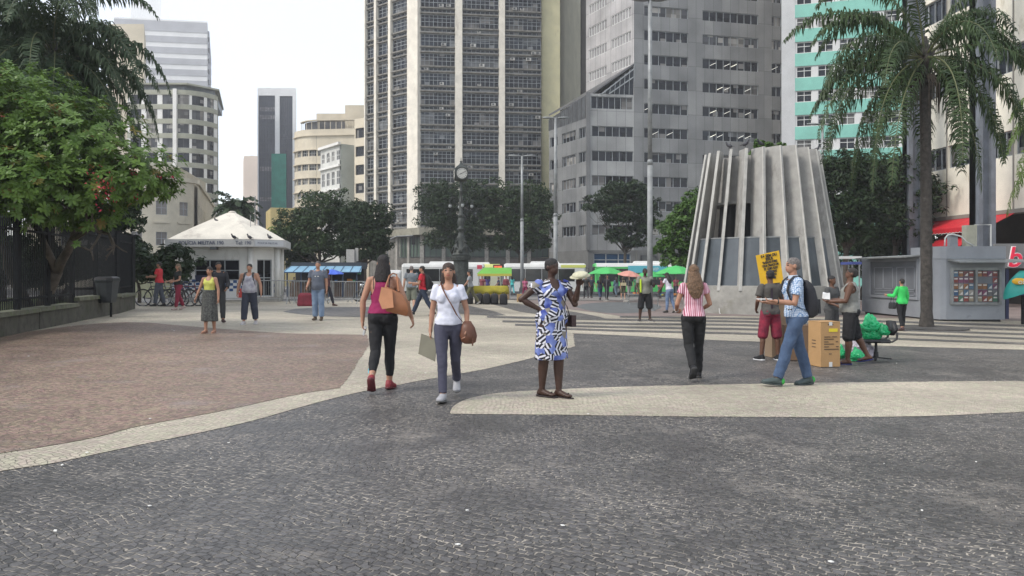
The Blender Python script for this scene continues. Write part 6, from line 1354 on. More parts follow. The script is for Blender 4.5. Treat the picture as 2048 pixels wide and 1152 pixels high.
# ---- green-yellow stall and luggage --------------------------------------------------------------------
x, y = xy(995, 52); z = zg(x, y); gs = empty('market_stall', (x, y, z), 0, 'market stall with a lime green and yellow roof near the slim lamp post', 'stall')
b = MB(); b.rings([[(-1.35, -1, 1.72), (.95, -1, 1.72), (.95, 1, 1.72), (-1.35, 1, 1.72)], [(-.9, -.5, 2.12), (.95, -.5, 2.12), (.95, .5, 2.12), (-.9, .5, 2.12)]]); b.build('roof', mat("lime_canvas", (.13, .36, .05), .6, n=(2, .1)), gs)
b = MB(); b.box(-1.3, .95, -1.02, -.99, 1.56, 1.72); b.build('valance', mat("yellow_canvas", (.42, .38, .06), .6), gs)
for xx in (-1.2, .85): b = MB(); b.box(xx - .03, xx + .03, -.95, -.89, 0, 1.7); b.build('leg', M_galv, gs)
b = MB(); b.box(-1.1, .8, -.6, .3, 0, .85); b.build('counter', mat("stall_board", (.25, .17, .10), .7, n=(2, .3)), gs)
x, y = xy(978, 41.5); z = zg(x, y); ts_ = empty('display_table', (x, y, z), 0, 'folding table with a yellow cloth behind the row of black bags', 'table')
b = MB(); rs = []
for zc, o_ in ((.95, 0), (.955, .0), (.60, .03)): pass
top = [(-1.15, -.4), (1.0, -.4), (1.0, .4), (-1.15, .4)]
def cloth(zv, ex):
    r_ = []; per = 40
    for k in range(per):
        t = k / per * 4; i = int(t) % 4; f_ = t - int(t); p = Vector(top[i]).lerp(Vector(top[(i + 1) % 4]), f_); c = p.normalized() * (ex * (1 + .6 * math.sin(k * 2.3))); r_.append((p.x + c.x, p.y + c.y, zv - (.06 * math.sin(k * 1.7) if ex > .02 else 0)))
    return r_
b.rings([cloth(.55, .05), cloth(.75, .03), cloth(.93, .0), cloth(.95, -.01)]); b.build('cloth', mat("yellow_cloth", (.46, .39, .04), .7, n=(3, .15)), ts_, True)
for xx in (-1.0, .85): b = MB(); b.box(xx - .02, xx + .02, -.3, -.26, 0, .9); b.build('leg', M_galv, ts_); b = MB(); b.box(xx - .02, xx + .02, .26, .3, 0, .9); b.build('leg', M_galv, ts_)
def bagp(px, d, w_, h, col, lab, grp='black bags for sale on the ground', name='travel_bag'):
    x, y = xy(px, d); z = zg(x, y) + .012; o = empty(name, (x, y, z), random.uniform(-.15, .15), lab, 'bag', grp); b = MB(); rs = []
    for t, s_ in ((0, .9), (.06, 1), (.45, 1.02), (.8, .92), (.93, .75), (1, .45)): rs.append([(math.copysign(abs(math.cos(a)) ** .5, math.cos(a)) * w_ / 2 * s_, math.copysign(abs(math.sin(a)) ** .5, math.sin(a)) * w_ * .3 * s_, h * t) for a in [2 * math.pi * k / 16 for k in range(16)]])
    m = mat("bag_" + "_".join(str(int(c * 100)) for c in col), col, .6, n=(9, .3)); b.rings(rs); b.build('body', m, o, True); hn = MB(); hn.tube([(-.07, 0, h * .97), (-.06, 0, h * 1.09), (.06, 0, h * 1.09), (.07, 0, h * .97)], .012, 5); hn.build('handle', m, o); pk_ = MB(); pk_.rings([[(x_ * w_ * .32, -w_ * .3 - y_ * .05, z_) for x_, y_ in ((-1, 0), (-.8, 1), (.8, 1), (1, 0))] for z_ in (h * .12, h * .5)]); pk_.build('pocket', m, o); return o
bgl = ['black bag at the left end of the row, behind the walking man in khaki', 'second black bag of the row under the yellow cloth', 'middle black bag of the row under the yellow cloth', 'black bag next to last in the row under the yellow cloth', 'black bag at the right end of the row, past the yellow cloth']
for k, px in enumerate((938, 958, 973, 989, 1007)): bagp(px, 39.8 + (k % 2) * .1, .42, .56, (.012, .012, .014), bgl[k])
bagp(920, 40.2, .5, .5, (.03, .028, .03), 'dark bag on the ground left of the walking man in khaki')
# cardboard box and carts near the slim lamp
def crate(px, py, w_, h, dp, rz, lab, col=(.34, .20, .10), marks=False, name='cardboard_box'):
    g = G(px, py); o = empty(name, (g.x, g.y, g.z + .012), R(rz), lab, 'box'); b = MB(); b.box(-w_ / 2, w_ / 2, 0, dp, 0, h); b.build('carton', mat("cardboard_%d" % int(col[0] * 100), col, .85, n=(3, .08)), o)
    fl_ = MB(); fl_.box(-w_ / 2 - .004, -.008, -.004, dp + .004, h, h + .006); fl_.box(.008, w_ / 2 + .004, -.004, dp + .004, h + .001, h + .007); fl_.build('flap', mat("cardboard_%d" % int(col[0] * 100), col, .85), o)
    if marks:
        mk = mat("box_print", (.06, .045, .035), .8)
        t = MB(); t.box(-.03, .13, -.006, -.002, h * .78, h * .78 + .055); t.build('yellow_label', mat("label_yellow", (.70, .55, .03), .6), o)
        ln = MB()
        for zf, u0, u1 in ((.66, -.12, .0), (.66, .02, .12), (.61, -.12, .06), (.55, -.12, -.04), (.55, .1, .14), (.50, -.12, .06), (.44, -.12, -.03), (.44, .1, .15), (.385, -.12, .15), (.28, -.03, .02)): ln.box(u0, u1, -.005, -.001, h * zf, h * zf + .012)
        for zf in (.42, .5, .57): ln.box(-w_ / 2 - .004, -w_ / 2 - .001, dp * .4, dp * .7, h * zf, h * zf + .012)
        ln.box(-.05, .05, -.005, -.001, h * .93, h * .955); ln.build('printed_marks', mk, o)
        tp_ = MB(); tp_.box(-.03, .03, -.007, -.003, .0, .08); tp_.box(-.03, .03, -.007, -.003, h - .06, h); tp_.build('torn_tape', M_framew, o)
    return o
crate(1661, 735, .36, .75, .36, 12, 'tall brown carton with a yellow label, beside the man in the tank top', (.42, .25, .11), True)
crate(1598, 722, .5, .62, .4, -10, 'dark brown carton behind the legs of the man in jeans', (.16, .10, .06))
crate(1572, 716, .55, 1.25, .3, 8, 'tall greyish brown carton standing behind the man in red shorts', (.24, .17, .11))
crate(1042, 604, .45, .45, .3, 4, 'small brown carton on the ground by the slim lamp post', (.40, .26, .12))
# yellow placard leaning in the background
sgp = G(1560, 700); yd = 14.8; x, y = xy(1541, yd); z = zg(x, y)
sg_ = empty('placard', (x, y, z), 0, 'yellow hand lettered placard held up on a stick behind the boy in red shorts', 'placard')
b = MB(); A = P(1512, 511, yd) - Vector((x, y, z)); B_ = P(1558, 501, yd) - Vector((x, y, z)); C_ = P(1571, 572, yd) - Vector((x, y, z)); D_ = P(1527, 600, yd) - Vector((x, y, z)); E_ = P(1574, 610, yd) - Vector((x, y, z))
b.hexa([A, B_, B_ + Vector((0, .02, 0)), A + Vector((0, .02, 0)), D_, E_, E_ + Vector((0, .02, 0)), D_ + Vector((0, .02, 0))]); fixn(b.build('board', mat("placard_yellow", (.72, .42, .015), .6, n=(3, .08)), sg_))
b = MB(); b.bar(E_ + Vector((0, .04, .3)), Vector((.25, .04, 0)), .03); b.build('stick', M_bark, sg_)
tv = (C_ - B_).normalized(); lns = ['SÓ SEM OU', 'JESUS', 'TRABALHO SOBRE', 'TODA CRIANÇA UM', 'PT. COMO ALGO', 'CATEGORIAS', 'TRABALHO', 'NO. 180']; ang = math.atan2(B_.z - A.z, B_.x - A.x)
for i, l in enumerate(lns):
    c = (A + B_) / 2 + tv * (.05 + .062 * i) + Vector((.01, -.012, 0)); text(l, 'lettering', .075 if i < 2 else .062, M_blk, sg_, c, (R(90), -ang * .9, 0), .002, 'CENTER', .8 if i < 2 else .55, .003)
for q in (.62, .70): b = MB(); c = (A + B_) / 2 + tv * q; b.bar(c + Vector((-.12, -.012, 0)), c + Vector((.12, -.012, .03)), .006, .035); b.build('bold_line', M_blk, sg_)
# ---- office chair with green plastic bags ------------------------------------------------------------
g = G(1752, 722); oc = empty('office_chair', (g.x, g.y, g.z + .012), R(-8), 'broken black swivel chair used as a stand for green plastic bags', 'chair')
b = MB(); b.tube([(0, 0, .06), (0, 0, .42)], [.035, .025], 10); b.tube([(0, 0, .06), (0, 0, .2)], [.05, .045], 10); b.build('column', M_blk, oc)
for a in (5, 175, 250): b = MB(); b.bar((0, 0, .07), (math.cos(R(a)) * .29, math.sin(R(a)) * .29, .035), .05, .03); b.build('leg', M_blk, oc)
b = MB(); b.rings([[(-.24, -.2, .42), (.2, -.2, .42), (.2, .2, .42), (-.24, .2, .42)], [(-.27, -.23, .46), (.22, -.23, .46), (.22, .23, .46), (-.27, .23, .46)], [(-.25, -.2, .5), (.2, -.2, .5), (.2, .2, .5), (-.25, .2, .5)]]); b.build('seat', M_blk, oc, False)
b = MB(); b.rings([[(.22, -.17, .6), (.27, -.2, .6), (.27, .2, .6), (.22, .17, .6)], [(.26, -.21, .72), (.34, -.23, .72), (.34, .23, .72), (.26, .21, .72)], [(.24, -.17, .92), (.31, -.18, .93), (.31, .18, .93), (.24, .17, .92)]]); b.build('backrest', M_blk, oc, True)
for ys in (-1, 1): b = MB(); b.tube([(.02, ys * .24, .44), (.22, ys * .26, .46), (.30, ys * .26, .52), (.32, ys * .24, .68)], .022, 6); b.build('armrest', M_blk, oc)
oc.scale = (.92, .92, .78)
def sack(loc, r, col, lab, name, seed, sq=.8, knot=True, rough=.3):
    bm = bmesh.new(); bmesh.ops.create_icosphere(bm, subdivisions=4, radius=1)
    for v in bm.verts:
        p = v.co.copy(); n1 = noise.noise(p * 1.4 + Vector((seed, 0, 0))); n2 = abs(noise.noise(p * 3.2 + Vector((0, seed, 0)))); n3 = abs(noise.noise(p * 7 + Vector((0, 0, seed))))
        k = 1 + .28 * n1 - .3 * n2 - .14 * n3
        if p.z > .55 and knot: k *= 1 + (p.z - .55) * .9; p.x *= 1 - (p.z - .55) * 1.2; p.y *= 1 - (p.z - .55) * 1.2
        z = max(p.z, -.72); v.co = Vector((p.x * r[0] * k, p.y * r[1] * k, (z + .72) * r[2] * .66 * (k if z > -.7 else 1)))
    me = bpy.data.meshes.new(name); bm.to_mesh(me); bm.free(); me.materials.append(mat("plastic_" + "_".join(str(int(c * 100)) for c in col), col, rough, n=(6, .15)))
    o = bpy.data.objects.new(name, me); COL.objects.link(o); o.location = loc; return tag(o, lab, 'plastic bag')
GP = (.015, .36, .13)
sack((g.x - .10, g.y, g.z + .395), (.20, .17, .23), GP, 'big green plastic bag heaped on the seat of the black swivel chair', 'plastic_bag', 3)
sack((g.x - .14, g.y - .04, g.z + .55), (.18, .15, .20), (.02, .46, .17), 'bright green plastic bag lying topmost on the chair heap', 'plastic_bag', 8)
sack((g.x + .08, g.y - .10, g.z + .48), (.13, .11, .14), GP, 'small green bag bulging against the chair backrest', 'plastic_bag', 12)
g_ = G(1733, 722); sack((g_.x - .03, g_.y + .15, g_.z + .012), (.24, .2, .36), (.40, .37, .42), 'translucent whitish carrier bag hanging beside the swivel chair', 'plastic_bag', 21, rough=.35)
g_ = G(1716, 724); sack((g_.x, g_.y + .1, g_.z + .012), (.16, .14, .15), (.02, .40, .15), 'green bag on the ground between the bare legs of the man in the tank top', 'plastic_bag', 31)
g_ = G(1696, 722); sack((g_.x - .02, g_.y + .35, g_.z + .012), (.13, .12, .17), (.02, .40, .15), 'green bag on the ground right behind the tall brown carton', 'plastic_bag', 33)
# ---- hand truck, white rack, dark bag at the tower ---------------------------------------------------
g = G(1432, 626); ht = empty('hand_truck', (g.x, g.y, g.z + .004), R(-10), 'folding luggage trolley leaning beside the ventilation tower base', 'trolley')
b = MB(); b.tube([(-.18, 0, .1), (-.13, .3, 1.15), (-.05, .33, 1.22), (.05, .33, 1.22), (.13, .3, 1.15), (.18, 0, .1)], .014, 6)
for z_ in (.35, .62): b.tube([(-.16, .1 + .2 * z_, z_), (.16, .1 + .2 * z_, z_)], .01, 5)
b.build('frame', M_iron, ht); b = MB(); b.box(-.18, .18, -.25, 0, .03, .05); b.build('toe_plate', M_iron, ht)
for xx in (-.2, .2): w_ = MB(); w_.X = Matrix.Translation((xx, 0, .09)) @ Matrix.Rotation(R(90), 4, 'Y'); w_.lathe([(.03, -.02), (.09, -.02), (.09, .02), (.03, .02)], 14); w_.build('wheel', M_rub, ht)
g = G(1454, 628); rk = empty('wire_rack', (g.x, g.y, g.z + .004), 0, 'white wire display rack with a paper note leaning on the tower base', 'rack')
b = MB(); w2 = .30; hh = .95; yb = .25; b.tube([(-w2, 0, .02), (-w2, yb, hh), (w2, yb, hh), (w2, 0, .02), (-w2, 0, .02)], .014, 6); b.build('frame', M_framew, rk)
b = MB()
for k in range(1, 14): z_ = hh * k / 14; b.tube([(-w2, yb * k / 14, z_), (w2, yb * k / 14, z_)], .006, 4)
for k in range(1, 10): xx = -w2 + 2 * w2 * k / 10; b.tube([(xx, 0, .02), (xx, yb, hh)], .004, 4)
b.build('grid', M_framew, rk); b = MB(); b.hexa([(-.08, .0, .06), (.12, .0, .06), (.12, .01, .06), (-.08, .01, .06), (-.08, .08, .36), (.12, .08, .36), (.12, .09, .36), (-.08, .09, .36)]); b.build('paper_note', mat("paper_white", (.8, .8, .8), .7), rk)
g = G(1450, 626); bc = MB(); bc.rings([[(-.22, .35, 0), (.2, .35, 0), (.2, .5, 0), (-.22, .5, 0)], [(-.12, .42, .9), (.06, .42, .9), (.06, .5, .9), (-.12, .5, .9)], [(-.05, .45, 1.25), (.0, .45, 1.25), (.0, .5, 1.25), (-.05, .5, 1.25)]]); tag(bc.build('folded_umbrella', mat("navy_cloth", (.02, .03, .14), .8, n=(8, .3)), None, False, (g.x, g.y, g.z)), 'folded navy blue parasol leaning behind the white wire rack', 'umbrella')
g = G(1478, 622); sack((g.x + .02, g.y + .2, g.z + .01), (.22, .2, .42), (.02, .02, .022), 'black rubbish bag at the foot of the ventilation tower, right of the rack', 'rubbish_bag', 44, rough=.35)
# ---- goods tables in the market ---------------------------------------------------------------------------
def goods_table(px, py, w_, lab, col):
    g = G(px, py); o = empty('goods_table', (g.x, g.y, g.z), 0, lab, 'table'); b = MB(); b.box(-w_ / 2, w_ / 2, -.3, .3, .55, .6); b.build('top', mat("tabletop_%d" % int(col[0] * 100), col, .7, n=(3, .3)), o)
    for xx in (-w_ / 2 + .05, w_ / 2 - .05):
        b = MB(); b.bar((xx, -.25, 0), (xx, .25, .55), .025); b.bar((xx, .25, 0), (xx, -.25, .55), .025); b.build('leg', M_galv, o)
    for k in range(int(w_ * 5)):
        b = MB(); xx = random.uniform(-w_ / 2 + .1, w_ / 2 - .1); yy = random.uniform(-.2, .2); s_ = random.uniform(.04, .1); b.rings([[(xx + a * s_, yy + c * s_, z_) for a, c in ((-1, -.7), (1, -1), (.8, 1), (-.9, .8))] for z_ in (.605, .605 + s_ * 1.4)]); b.build('goods', mat("goods_%d" % (k % 6), (.3, .3, .3), .6), o)
    return o
goods_table(1345, 614, 1.6, 'low table with dark goods in front of the woman in blue jeans', (.05, .05, .055))
goods_table(1275, 609, 1.1, 'low metal display table left of the man in black shorts', (.2, .2, .2))
goods_table(1395, 612, 1.2, 'small goods table next to the luggage trolley', (.15, .1, .08))
# motorcycle near the barriers
def motorbike(loc, rz, lab):
    o = empty('motorcycle', loc, rz, lab, 'motorcycle')
    for x in (-.62, .66):
        w_ = MB(); w_.X = Matrix.Translation((x, 0, .3)) @ Matrix.Rotation(R(90), 4, 'X'); w_.lathe([(.2, -.05), (.29, -.055), (.31, 0), (.29, .055), (.2, .05)], 22, cap=False); wo = w_.build('wheel', M_rub, o, True); r_ = MB()
        for k in range(8): a = k * math.pi / 4; r_.tube([(x, 0, .3), (x + .21 * math.cos(a), 0, .3 + .21 * math.sin(a))], .008, 4)
        r_.build('spokes', M_chrome, wo)
    b = MB(); b.ell((0, 0, .42), (.27, .14, .2), 12, 8); b.build('engine', M_galv, o, True); b = MB(); b.ell((.14, 0, .78), (.28, .14, .14), 12, 8); b.build('tank', mat("moto_white", (.5, .5, .5), .3), o, True)
    b = MB(); b.ell((-.38, 0, .78), (.36, .12, .07), 12, 8); b.build('seat', M_blk, o, True); b = MB(); b.tube([(.66, -.07, .3), (.42, -.07, .95)], .02, 6); b.tube([(.66, .07, .3), (.42, .07, .95)], .02, 6); b.tube([(.3, -.33, 1.02), (.42, -.2, 1.02), (.42, .2, 1.02), (.3, .33, 1.02)], .014, 6); b.build('fork', M_chrome, o)
    b = MB(); b.ell((.52, 0, .88), (.1, .1, .1), 10, 8); b.build('headlight', M_chrome, o, True); b = MB(); b.tube([(.1, .12, .3), (-.7, .14, .34)], .035, 7); b.build('exhaust', M_chrome, o); return o
x, y = xy(742, 42); motorbike((x, y, zg(x, y)), R(200), 'parked motorcycle with a pale tank behind the magenta top wearer')
x, y = xy(770, 45); motorbike((x, y, zg(x, y)), R(170), 'parked motorcycle half hidden by the leather tote bag')
# traffic light & lamp far left of canopy
x, y = xy(775, 70); z = -.5; tl_ = empty('traffic_light', (x, y, z), 0, 'thin curved traffic light mast in front of the tower canopy', 'traffic light')
b = MB(); b.tube([(0, 0, 0), (0, 0, 4.6), (.2, 0, 5.1), (.8, 0, 5.35), (2.3, 0, 5.4)], .06, 8); b.build('mast', M_galv, tl_); b = MB(); b.box(2.2, 2.5, -.1, .1, 4.6, 5.4); b.build('signal_head', M_blk, tl_)
# ================================================================ PEOPLE
PEND = []      # (object, smooth iterations, wrinkle amplitude, cut list, slot rules, scale)
def rm_obj(mb, name, mats, parent, vox, sm=2, wr=0, cuts=(), slots=(), seed=0):
    if not isinstance(mats, (list, tuple)): mats = [mats]
    o = mb.build(name, mats[0], parent)
    for m in mats[1:]: o.data.materials.append(m)
    md = o.modifiers.new('r', 'REMESH'); md.mode = 'VOXEL'; md.voxel_size = vox; md.use_smooth_shade = True
    PEND.append((o, sm, wr, cuts, slots, seed)); return o
def finish_people():
    bpy.context.view_layer.update(); dg = bpy.context.evaluated_depsgraph_get(); new = []
    for it in PEND: new.append(bpy.data.meshes.new_from_object(it[0].evaluated_get(dg)))
    for (o, sm, wr, cuts, slots, seed), me in zip(PEND, new):
        mats = [m for m in o.data.materials]; o.modifiers.clear(); old = o.data; nm = o.data.name
        bm = bmesh.new(); bm.from_mesh(me)
        for _ in range(sm): bmesh.ops.smooth_vert(bm, verts=bm.verts, factor=.5, use_axis_x=True, use_axis_y=True, use_axis_z=True)
        bm.normal_update()
        if wr:
            sv = Vector((seed * 3.1, seed * 1.7, 0))
            for v in bm.verts:
                p = v.co + sv; n = noise.noise(Vector((p.x * 11, p.y * 11, p.z * 5.5 + 3 * noise.noise(p * 3)))) + .6 * noise.noise(p * 21); v.co = v.co + v.normal * n * wr
        if cuts:
            dl = []
            for f in bm.faces:
                c = f.calc_center_median()
                for fn in cuts:
                    if fn(c): dl.append(f); break
            bmesh.ops.delete(bm, geom=dl, context='FACES')
            for _ in range(6):
                mv = []
                for v in bm.verts:
                    nb = [e.other_vert(v).co for e in v.link_edges if len(e.link_faces) == 1]
                    if len(nb) == 2: mv.append((v, v.co * .4 + (nb[0] + nb[1]) * .3))
                for v, q in mv: v.co = q
        for f in bm.faces:
            f.smooth = True
            if slots:
                c = f.calc_center_median()
                for k, fn in slots:
                    if fn(c): f.material_index = k; break
        me.materials.clear()
        for m in mats: me.materials.append(m)
        bm.to_mesh(me); bm.free()
        me.name = nm; o.data = me; bpy.data.meshes.remove(old)
def skin(c): return mat("skin_" + "_".join(str(int(x * 100)) for x in c), c, .5, n=(14, .10), bump=.05, spec=.4)
SK_L, SK_M, SK_T, SK_D, SK_DD = (.50, .29, .20), (.38, .20, .13), (.27, .135, .08), (.12, .058, .036), (.055, .028, .02)
def fab(c, n=.10, r=.85): return mat("cloth_" + "_".join(str(int(x * 100)) for x in c), c, r, n=(9, n), bump=.5)
def ellcut(c, r, M=None):
    c = Vector(c); Mi = M.inverted() if M is not None else None
    def f(p):
        q = Mi @ p if Mi is not None else p
        return ((q.x - c.x) / r[0]) ** 2 + ((q.y - c.y) / r[1]) ** 2 + ((q.z - c.z) / r[2]) ** 2 < 1
    return f
class Pz: pass
def person(px, py, H, head, label, sk, build='m', girth=1.0, legs=None, arms=None, lean=0, hyaw=0, hpitch=0, top=None, pants=None, shoes=None, hair=None, skirt=None, vox=.012, group=None, curl=40, twist=0, belly=0, bust=None, loc=None, belt=None, bag_side=None, hipshift=0):
    k = H / 1.70; g = loc if loc is not None else G(px, py); z0 = g.z + .010
    o = empty('person', (g.x, g.y, z0), R(head), label, 'person', group); p = Pz(); p.o = o; p.k = k; p.loc = (g.x, g.y, z0); p.rz = R(head); p.H = H
    legs = legs or dict(L=(2, 2, 3, 0), R=(-2, 2, 3, 0)); gi = girth; hw_ = .088 if build == 'm' else .095
    J = {}; low = 9
    for s, sd in (('L', -1), ('R', 1)):
        th, kn, ab, fp = legs[s][:4]; a, b = R(th), R(th - kn); tl, shn = .43 * k, .41 * k; yaw = R(legs[s][4]) if len(legs[s]) > 4 else R(-6 * sd * -1)
        hip = Vector((sd * hw_ * k, 0, 0)); td = Vector((sd * math.sin(R(ab)), math.sin(a), -math.cos(a))).normalized(); knee = hip + td * tl
        sdv = Vector((sd * math.sin(R(ab)) * .6, math.sin(b), -math.cos(b))).normalized(); ank = knee + sdv * shn
        fd = Vector((math.sin(yaw) * math.cos(R(fp)), math.cos(yaw) * math.cos(R(fp)), -math.sin(R(fp)))); up = Vector((math.sin(yaw) * math.sin(R(fp)), math.cos(yaw) * math.sin(R(fp)), math.cos(R(fp))))
        heel = ank - fd * .055 * k - up * .045 * k; ball = ank + fd * .125 * k - up * .05 * k; toe = ball + Vector((fd.x, fd.y, fd.z * .25)).normalized() * .065 * k
        J[s] = dict(hip=hip, knee=knee, ank=ank, heel=heel, ball=ball, toe=toe, fd=fd, up=up); low = min(low, heel.z - .028 * k, ball.z - .024 * k, toe.z - .02 * k)
    pz = -low
    for s in 'LR':
        for q in ('hip', 'knee', 'ank', 'heel', 'ball', 'toe'): J[s][q] = J[s][q] + Vector((hipshift, 0, pz))
    off = pz - .90 * k
    T = Matrix.Translation((hipshift, 0, pz)) @ Matrix.Rotation(-R(lean), 4, 'X') @ Matrix.Rotation(R(twist), 4, 'Z') @ Matrix.Translation((0, 0, -.90 * k))
    p.T = T; p.off = off; p.J = J
    def V3(x, y, z): return T @ Vector((x * k, y * k, z * k))
    shw = (.178 if build == 'm' else .158) * (1 + (gi - 1) * .6)
    arms = arms or dict(L=((-.12, 0, -1), (-.05, .15, -1)), R=((.12, 0, -1), (.05, .15, -1)))
    for s, sd in (('L', -1), ('R', 1)):
        sh = V3(sd * shw, -.005, 1.385); u = Vector(arms[s][0]).normalized(); f = Vector(arms[s][1]).normalized(); el = sh + u * .285 * k; wr = el + f * .245 * k
        J[s].update(sh=sh, el=el, wr=wr, f=f, hd=Vector(arms[s][2]).normalized() if len(arms[s]) > 2 and arms[s][2] else f, pn=Vector(arms[s][3]).normalized() if len(arms[s]) > 3 else Vector((-sd, 0, 0)))
    Hm = T @ Matrix.Translation((0, 0, 1.50 * k)) @ Matrix.Rotation(R(hyaw), 4, 'Z') @ Matrix.Rotation(-R(hpitch), 4, 'X') @ Matrix.Translation((0, 0, -1.50 * k)) @ Matrix.Scale(k, 4); p.Hm = Hm
    TK = T @ Matrix.Scale(k, 4); p.TK = TK
    f_ = build == 'f'
    prof = [(.80, .05, .05, 0), (.86, .13, .10, -.01), (.93, .165 if f_ else .152, .118, -.015), (1.0, .155 if f_ else .148, .11, -.005), (1.09, .122 if f_ else .138, .092, 0), (1.2, .135 if f_ else .150, .102, .005), (1.30, .148 if f_ else .165, .11, .005), (1.37, .142 if f_ else .160, .088, -.003), (1.425, .09, .065, -.008), (1.45, .05, .05, -.008)]
    def torso(mb, e, zlo=.80, zhi=1.46, ex=None):
        rs = []
        ps = [q for q in prof if zlo <= q[0] <= zhi]
        def ip(z):
            for a, b in zip(prof, prof[1:]):
                if a[0] <= z <= b[0]:
                    t = (z - a[0]) / (b[0] - a[0]); return tuple(a[i] + (b[i] - a[i]) * t for i in range(4))
            return prof[0]
        if ps and ps[0][0] > zlo + .005: ps = [ip(zlo)] + ps
        for z, rx, ry, yo in ps:
            e2 = e + (ex(z) if ex else 0); gx = 1 + (gi - 1) * (1 if z < 1.33 else .5); bl = belly * math.exp(-((z - 1.08) / .11) ** 2)
            ring = []
            for j in range(20):
                a = 2 * math.pi * j / 20; y = math.sin(a) * (ry * gx + e2) + yo + (bl * max(0, math.sin(a)))
                ring.append(T @ Vector((math.cos(a) * (rx * gx + e2) * k, y * k, z * k)))
            rs.append(ring)
        mb.rings(rs)
        if f_ and zhi > 1.3 and zlo < 1.25:
            for sx in (-1, 1): mb.X = TK; mb.ell((sx * .068, .068 + .02 * (gi - 1), 1.27), (.06 * (bust or 1) + e, .052 * (bust or 1) + e, .06 + e), 10, 7); mb.X = None
    def butt(mb, e):
        for sx in (-1, 1): mb.X = TK; mb.ell((sx * .07, -.065, .91), (.085 * gi + e, .075 * gi + e, .09 + e), 10, 7); mb.X = None
    def limb(mb, pts, rad, n=12):
        mb.tube(pts, rad, n)
        for q, r in zip(pts, rad): mb.ell(q, (r, r, r), 10, 7)
    lr = gi ** .8
    def leg(mb, s, e, upto=2.0, flare=(0, 0, 0), crop=None):
        j = J[s]; hip, knee, ank = j['hip'], j['knee'], j['ank']; t_ = min(1, upto); rt, rk, rc, ra = .083 * lr * (1.06 if f_ else 1), .056 * lr, .054 * lr, .036
        pts = [hip + Vector((0, 0, -.0)), hip.lerp(knee, .35 * t_ if t_ < 1 else .35)]; rad = [rt * k + e, rt * .93 * k + e + flare[0] * .3]
        if upto <= 1: pts.append(hip.lerp(knee, t_)); rad.append((rt + (rk - rt) * t_) * k + e + flare[0])
        else:
            t2 = upto - 1; pts.append(knee); rad.append(rk * k + e + flare[0])
            if t2 > .3: cc = knee.lerp(ank, .32) + (j['ank'] - knee).cross(Vector((1, 0, 0))).normalized() * (.012 * k if True else 0); pts.append(cc); rad.append(rc * k + e + flare[1])
            pts.append(knee.lerp(ank, min(1, t2))); rad.append((rc + (ra - rc) * max(0, (min(1, t2) - .3) / .7)) * k + e + flare[2])
        if e > 0 or upto < 1.95:
            mb.tube(pts, rad, 14)
            for q, r in list(zip(pts, rad))[:-1]: mb.ell(q, (r, r, r), 10, 7)
        else: limb(mb, pts, rad)
    def foot(mb, s, e=0.0, sole=0):
        j = J[s]; a, h, b, t, up = j['ank'], j['heel'], j['ball'], j['toe'], j['up']; side = j['fd'].cross(up)
        def sec(c, w_, hh): return [c + side * (math.cos(q) * (w_ * k + e)) + up * (math.sin(q) * (hh * k + e)) for q in [2 * math.pi * i / 12 for i in range(12)]]
        mb.rings([sec(h - j['fd'] * .012 * k, .02, .018), sec(h + up * .01 * k, .032, .03), sec(h.lerp(b, .35) + up * .022 * k, .034, .045), sec(h.lerp(b, .7) + up * .012 * k, .040, .034), sec(b, .044, .026), sec(t.lerp(b, .3), .038, .019), sec(t, .018, .010)])
        mb.tube([a + up * .02 * k, h.lerp(b, .22) + up * .03 * k], [.036 * k + e, .04 * k + e], 10)
    def arm(mb, s, e, upto=2.0, loose=0):
        j = J[s]; ar = .046 * gi ** .7 * (1 if build == 'm' else .92); t_ = min(1, upto)
        sh = j['sh'] - Vector((.0, 0, .0)); el = sh.lerp(j['el'], t_); pts = [T @ (T.inverted() @ sh * .80 + Vector((0, 0, (1.385 * k) * .20 + .01 * k))), sh, sh.lerp(el, .5), el]; rad = [(ar * 1.0) * k + e, ar * 1.12 * k + e, (ar) * k + e + loose * .5, (ar * .84 if upto >= 1 else ar * .97) * k + e + loose]
        if upto > 1: t2 = upto - 1; pts += [j['el'].lerp(j['wr'], .3 * t2), j['el'].lerp(j['wr'], t2)]; rad += [ar * .86 * k + e + loose * .6, (ar * .56 if t2 > .9 else ar * .75) * k + e + loose * .4]
        if e == 0: limb(mb, pts, rad)
        else:
            mb.tube(pts, rad, 12)
            for q, r in list(zip(pts, rad))[1:-1]: mb.ell(q, (r, r, r), 10, 7)
    def hand(mb, s):
        j = J[s]; w, d, pn = j['wr'], j['hd'], j['pn']; pn = (pn - d * pn.dot(d)).normalized(); ac = d.cross(pn).normalized(); sd = -1 if s == 'L' else 1
        rot = Matrix((ac, pn, d)).transposed(); mb.ell(w + d * .045 * k, (.040 * k, .017 * k, .052 * k), 10, 7, rot); mb.tube([w - d * .02 * k, w + d * .02 * k], [.027 * k, .026 * k], 8)
        if vox > .016: mb.ell(w + d * .10 * k + pn * .015 * k, (.036 * k, .02 * k, .045 * k), 8, 6, rot); return
        ln = (.060, .072, .068, .052)
        thd = 1 if (ac.y > 0 or abs(ac.y) < .01 and ac.z > 0) else -1
        for i in range(4):
            x = (i - 1.5) * .0205 * k * -thd; q = w + d * .085 * k + ac * x; dd = d.copy(); pts = [q - d * .02 * k, q]; L0 = ln[i] * k
            for fr, cu in ((.45, .8), (.33, 1), (.22, .7)):
                ang = R((curl + 5 * i)) * cu; dd = (dd * math.cos(ang) + pn * math.sin(ang)).normalized(); q = q + dd * L0 * fr; pts.append(q)
            mb.tube(pts, [.0098 * k, .0098 * k, .0092 * k, .0086 * k, .0072 * k], 7)
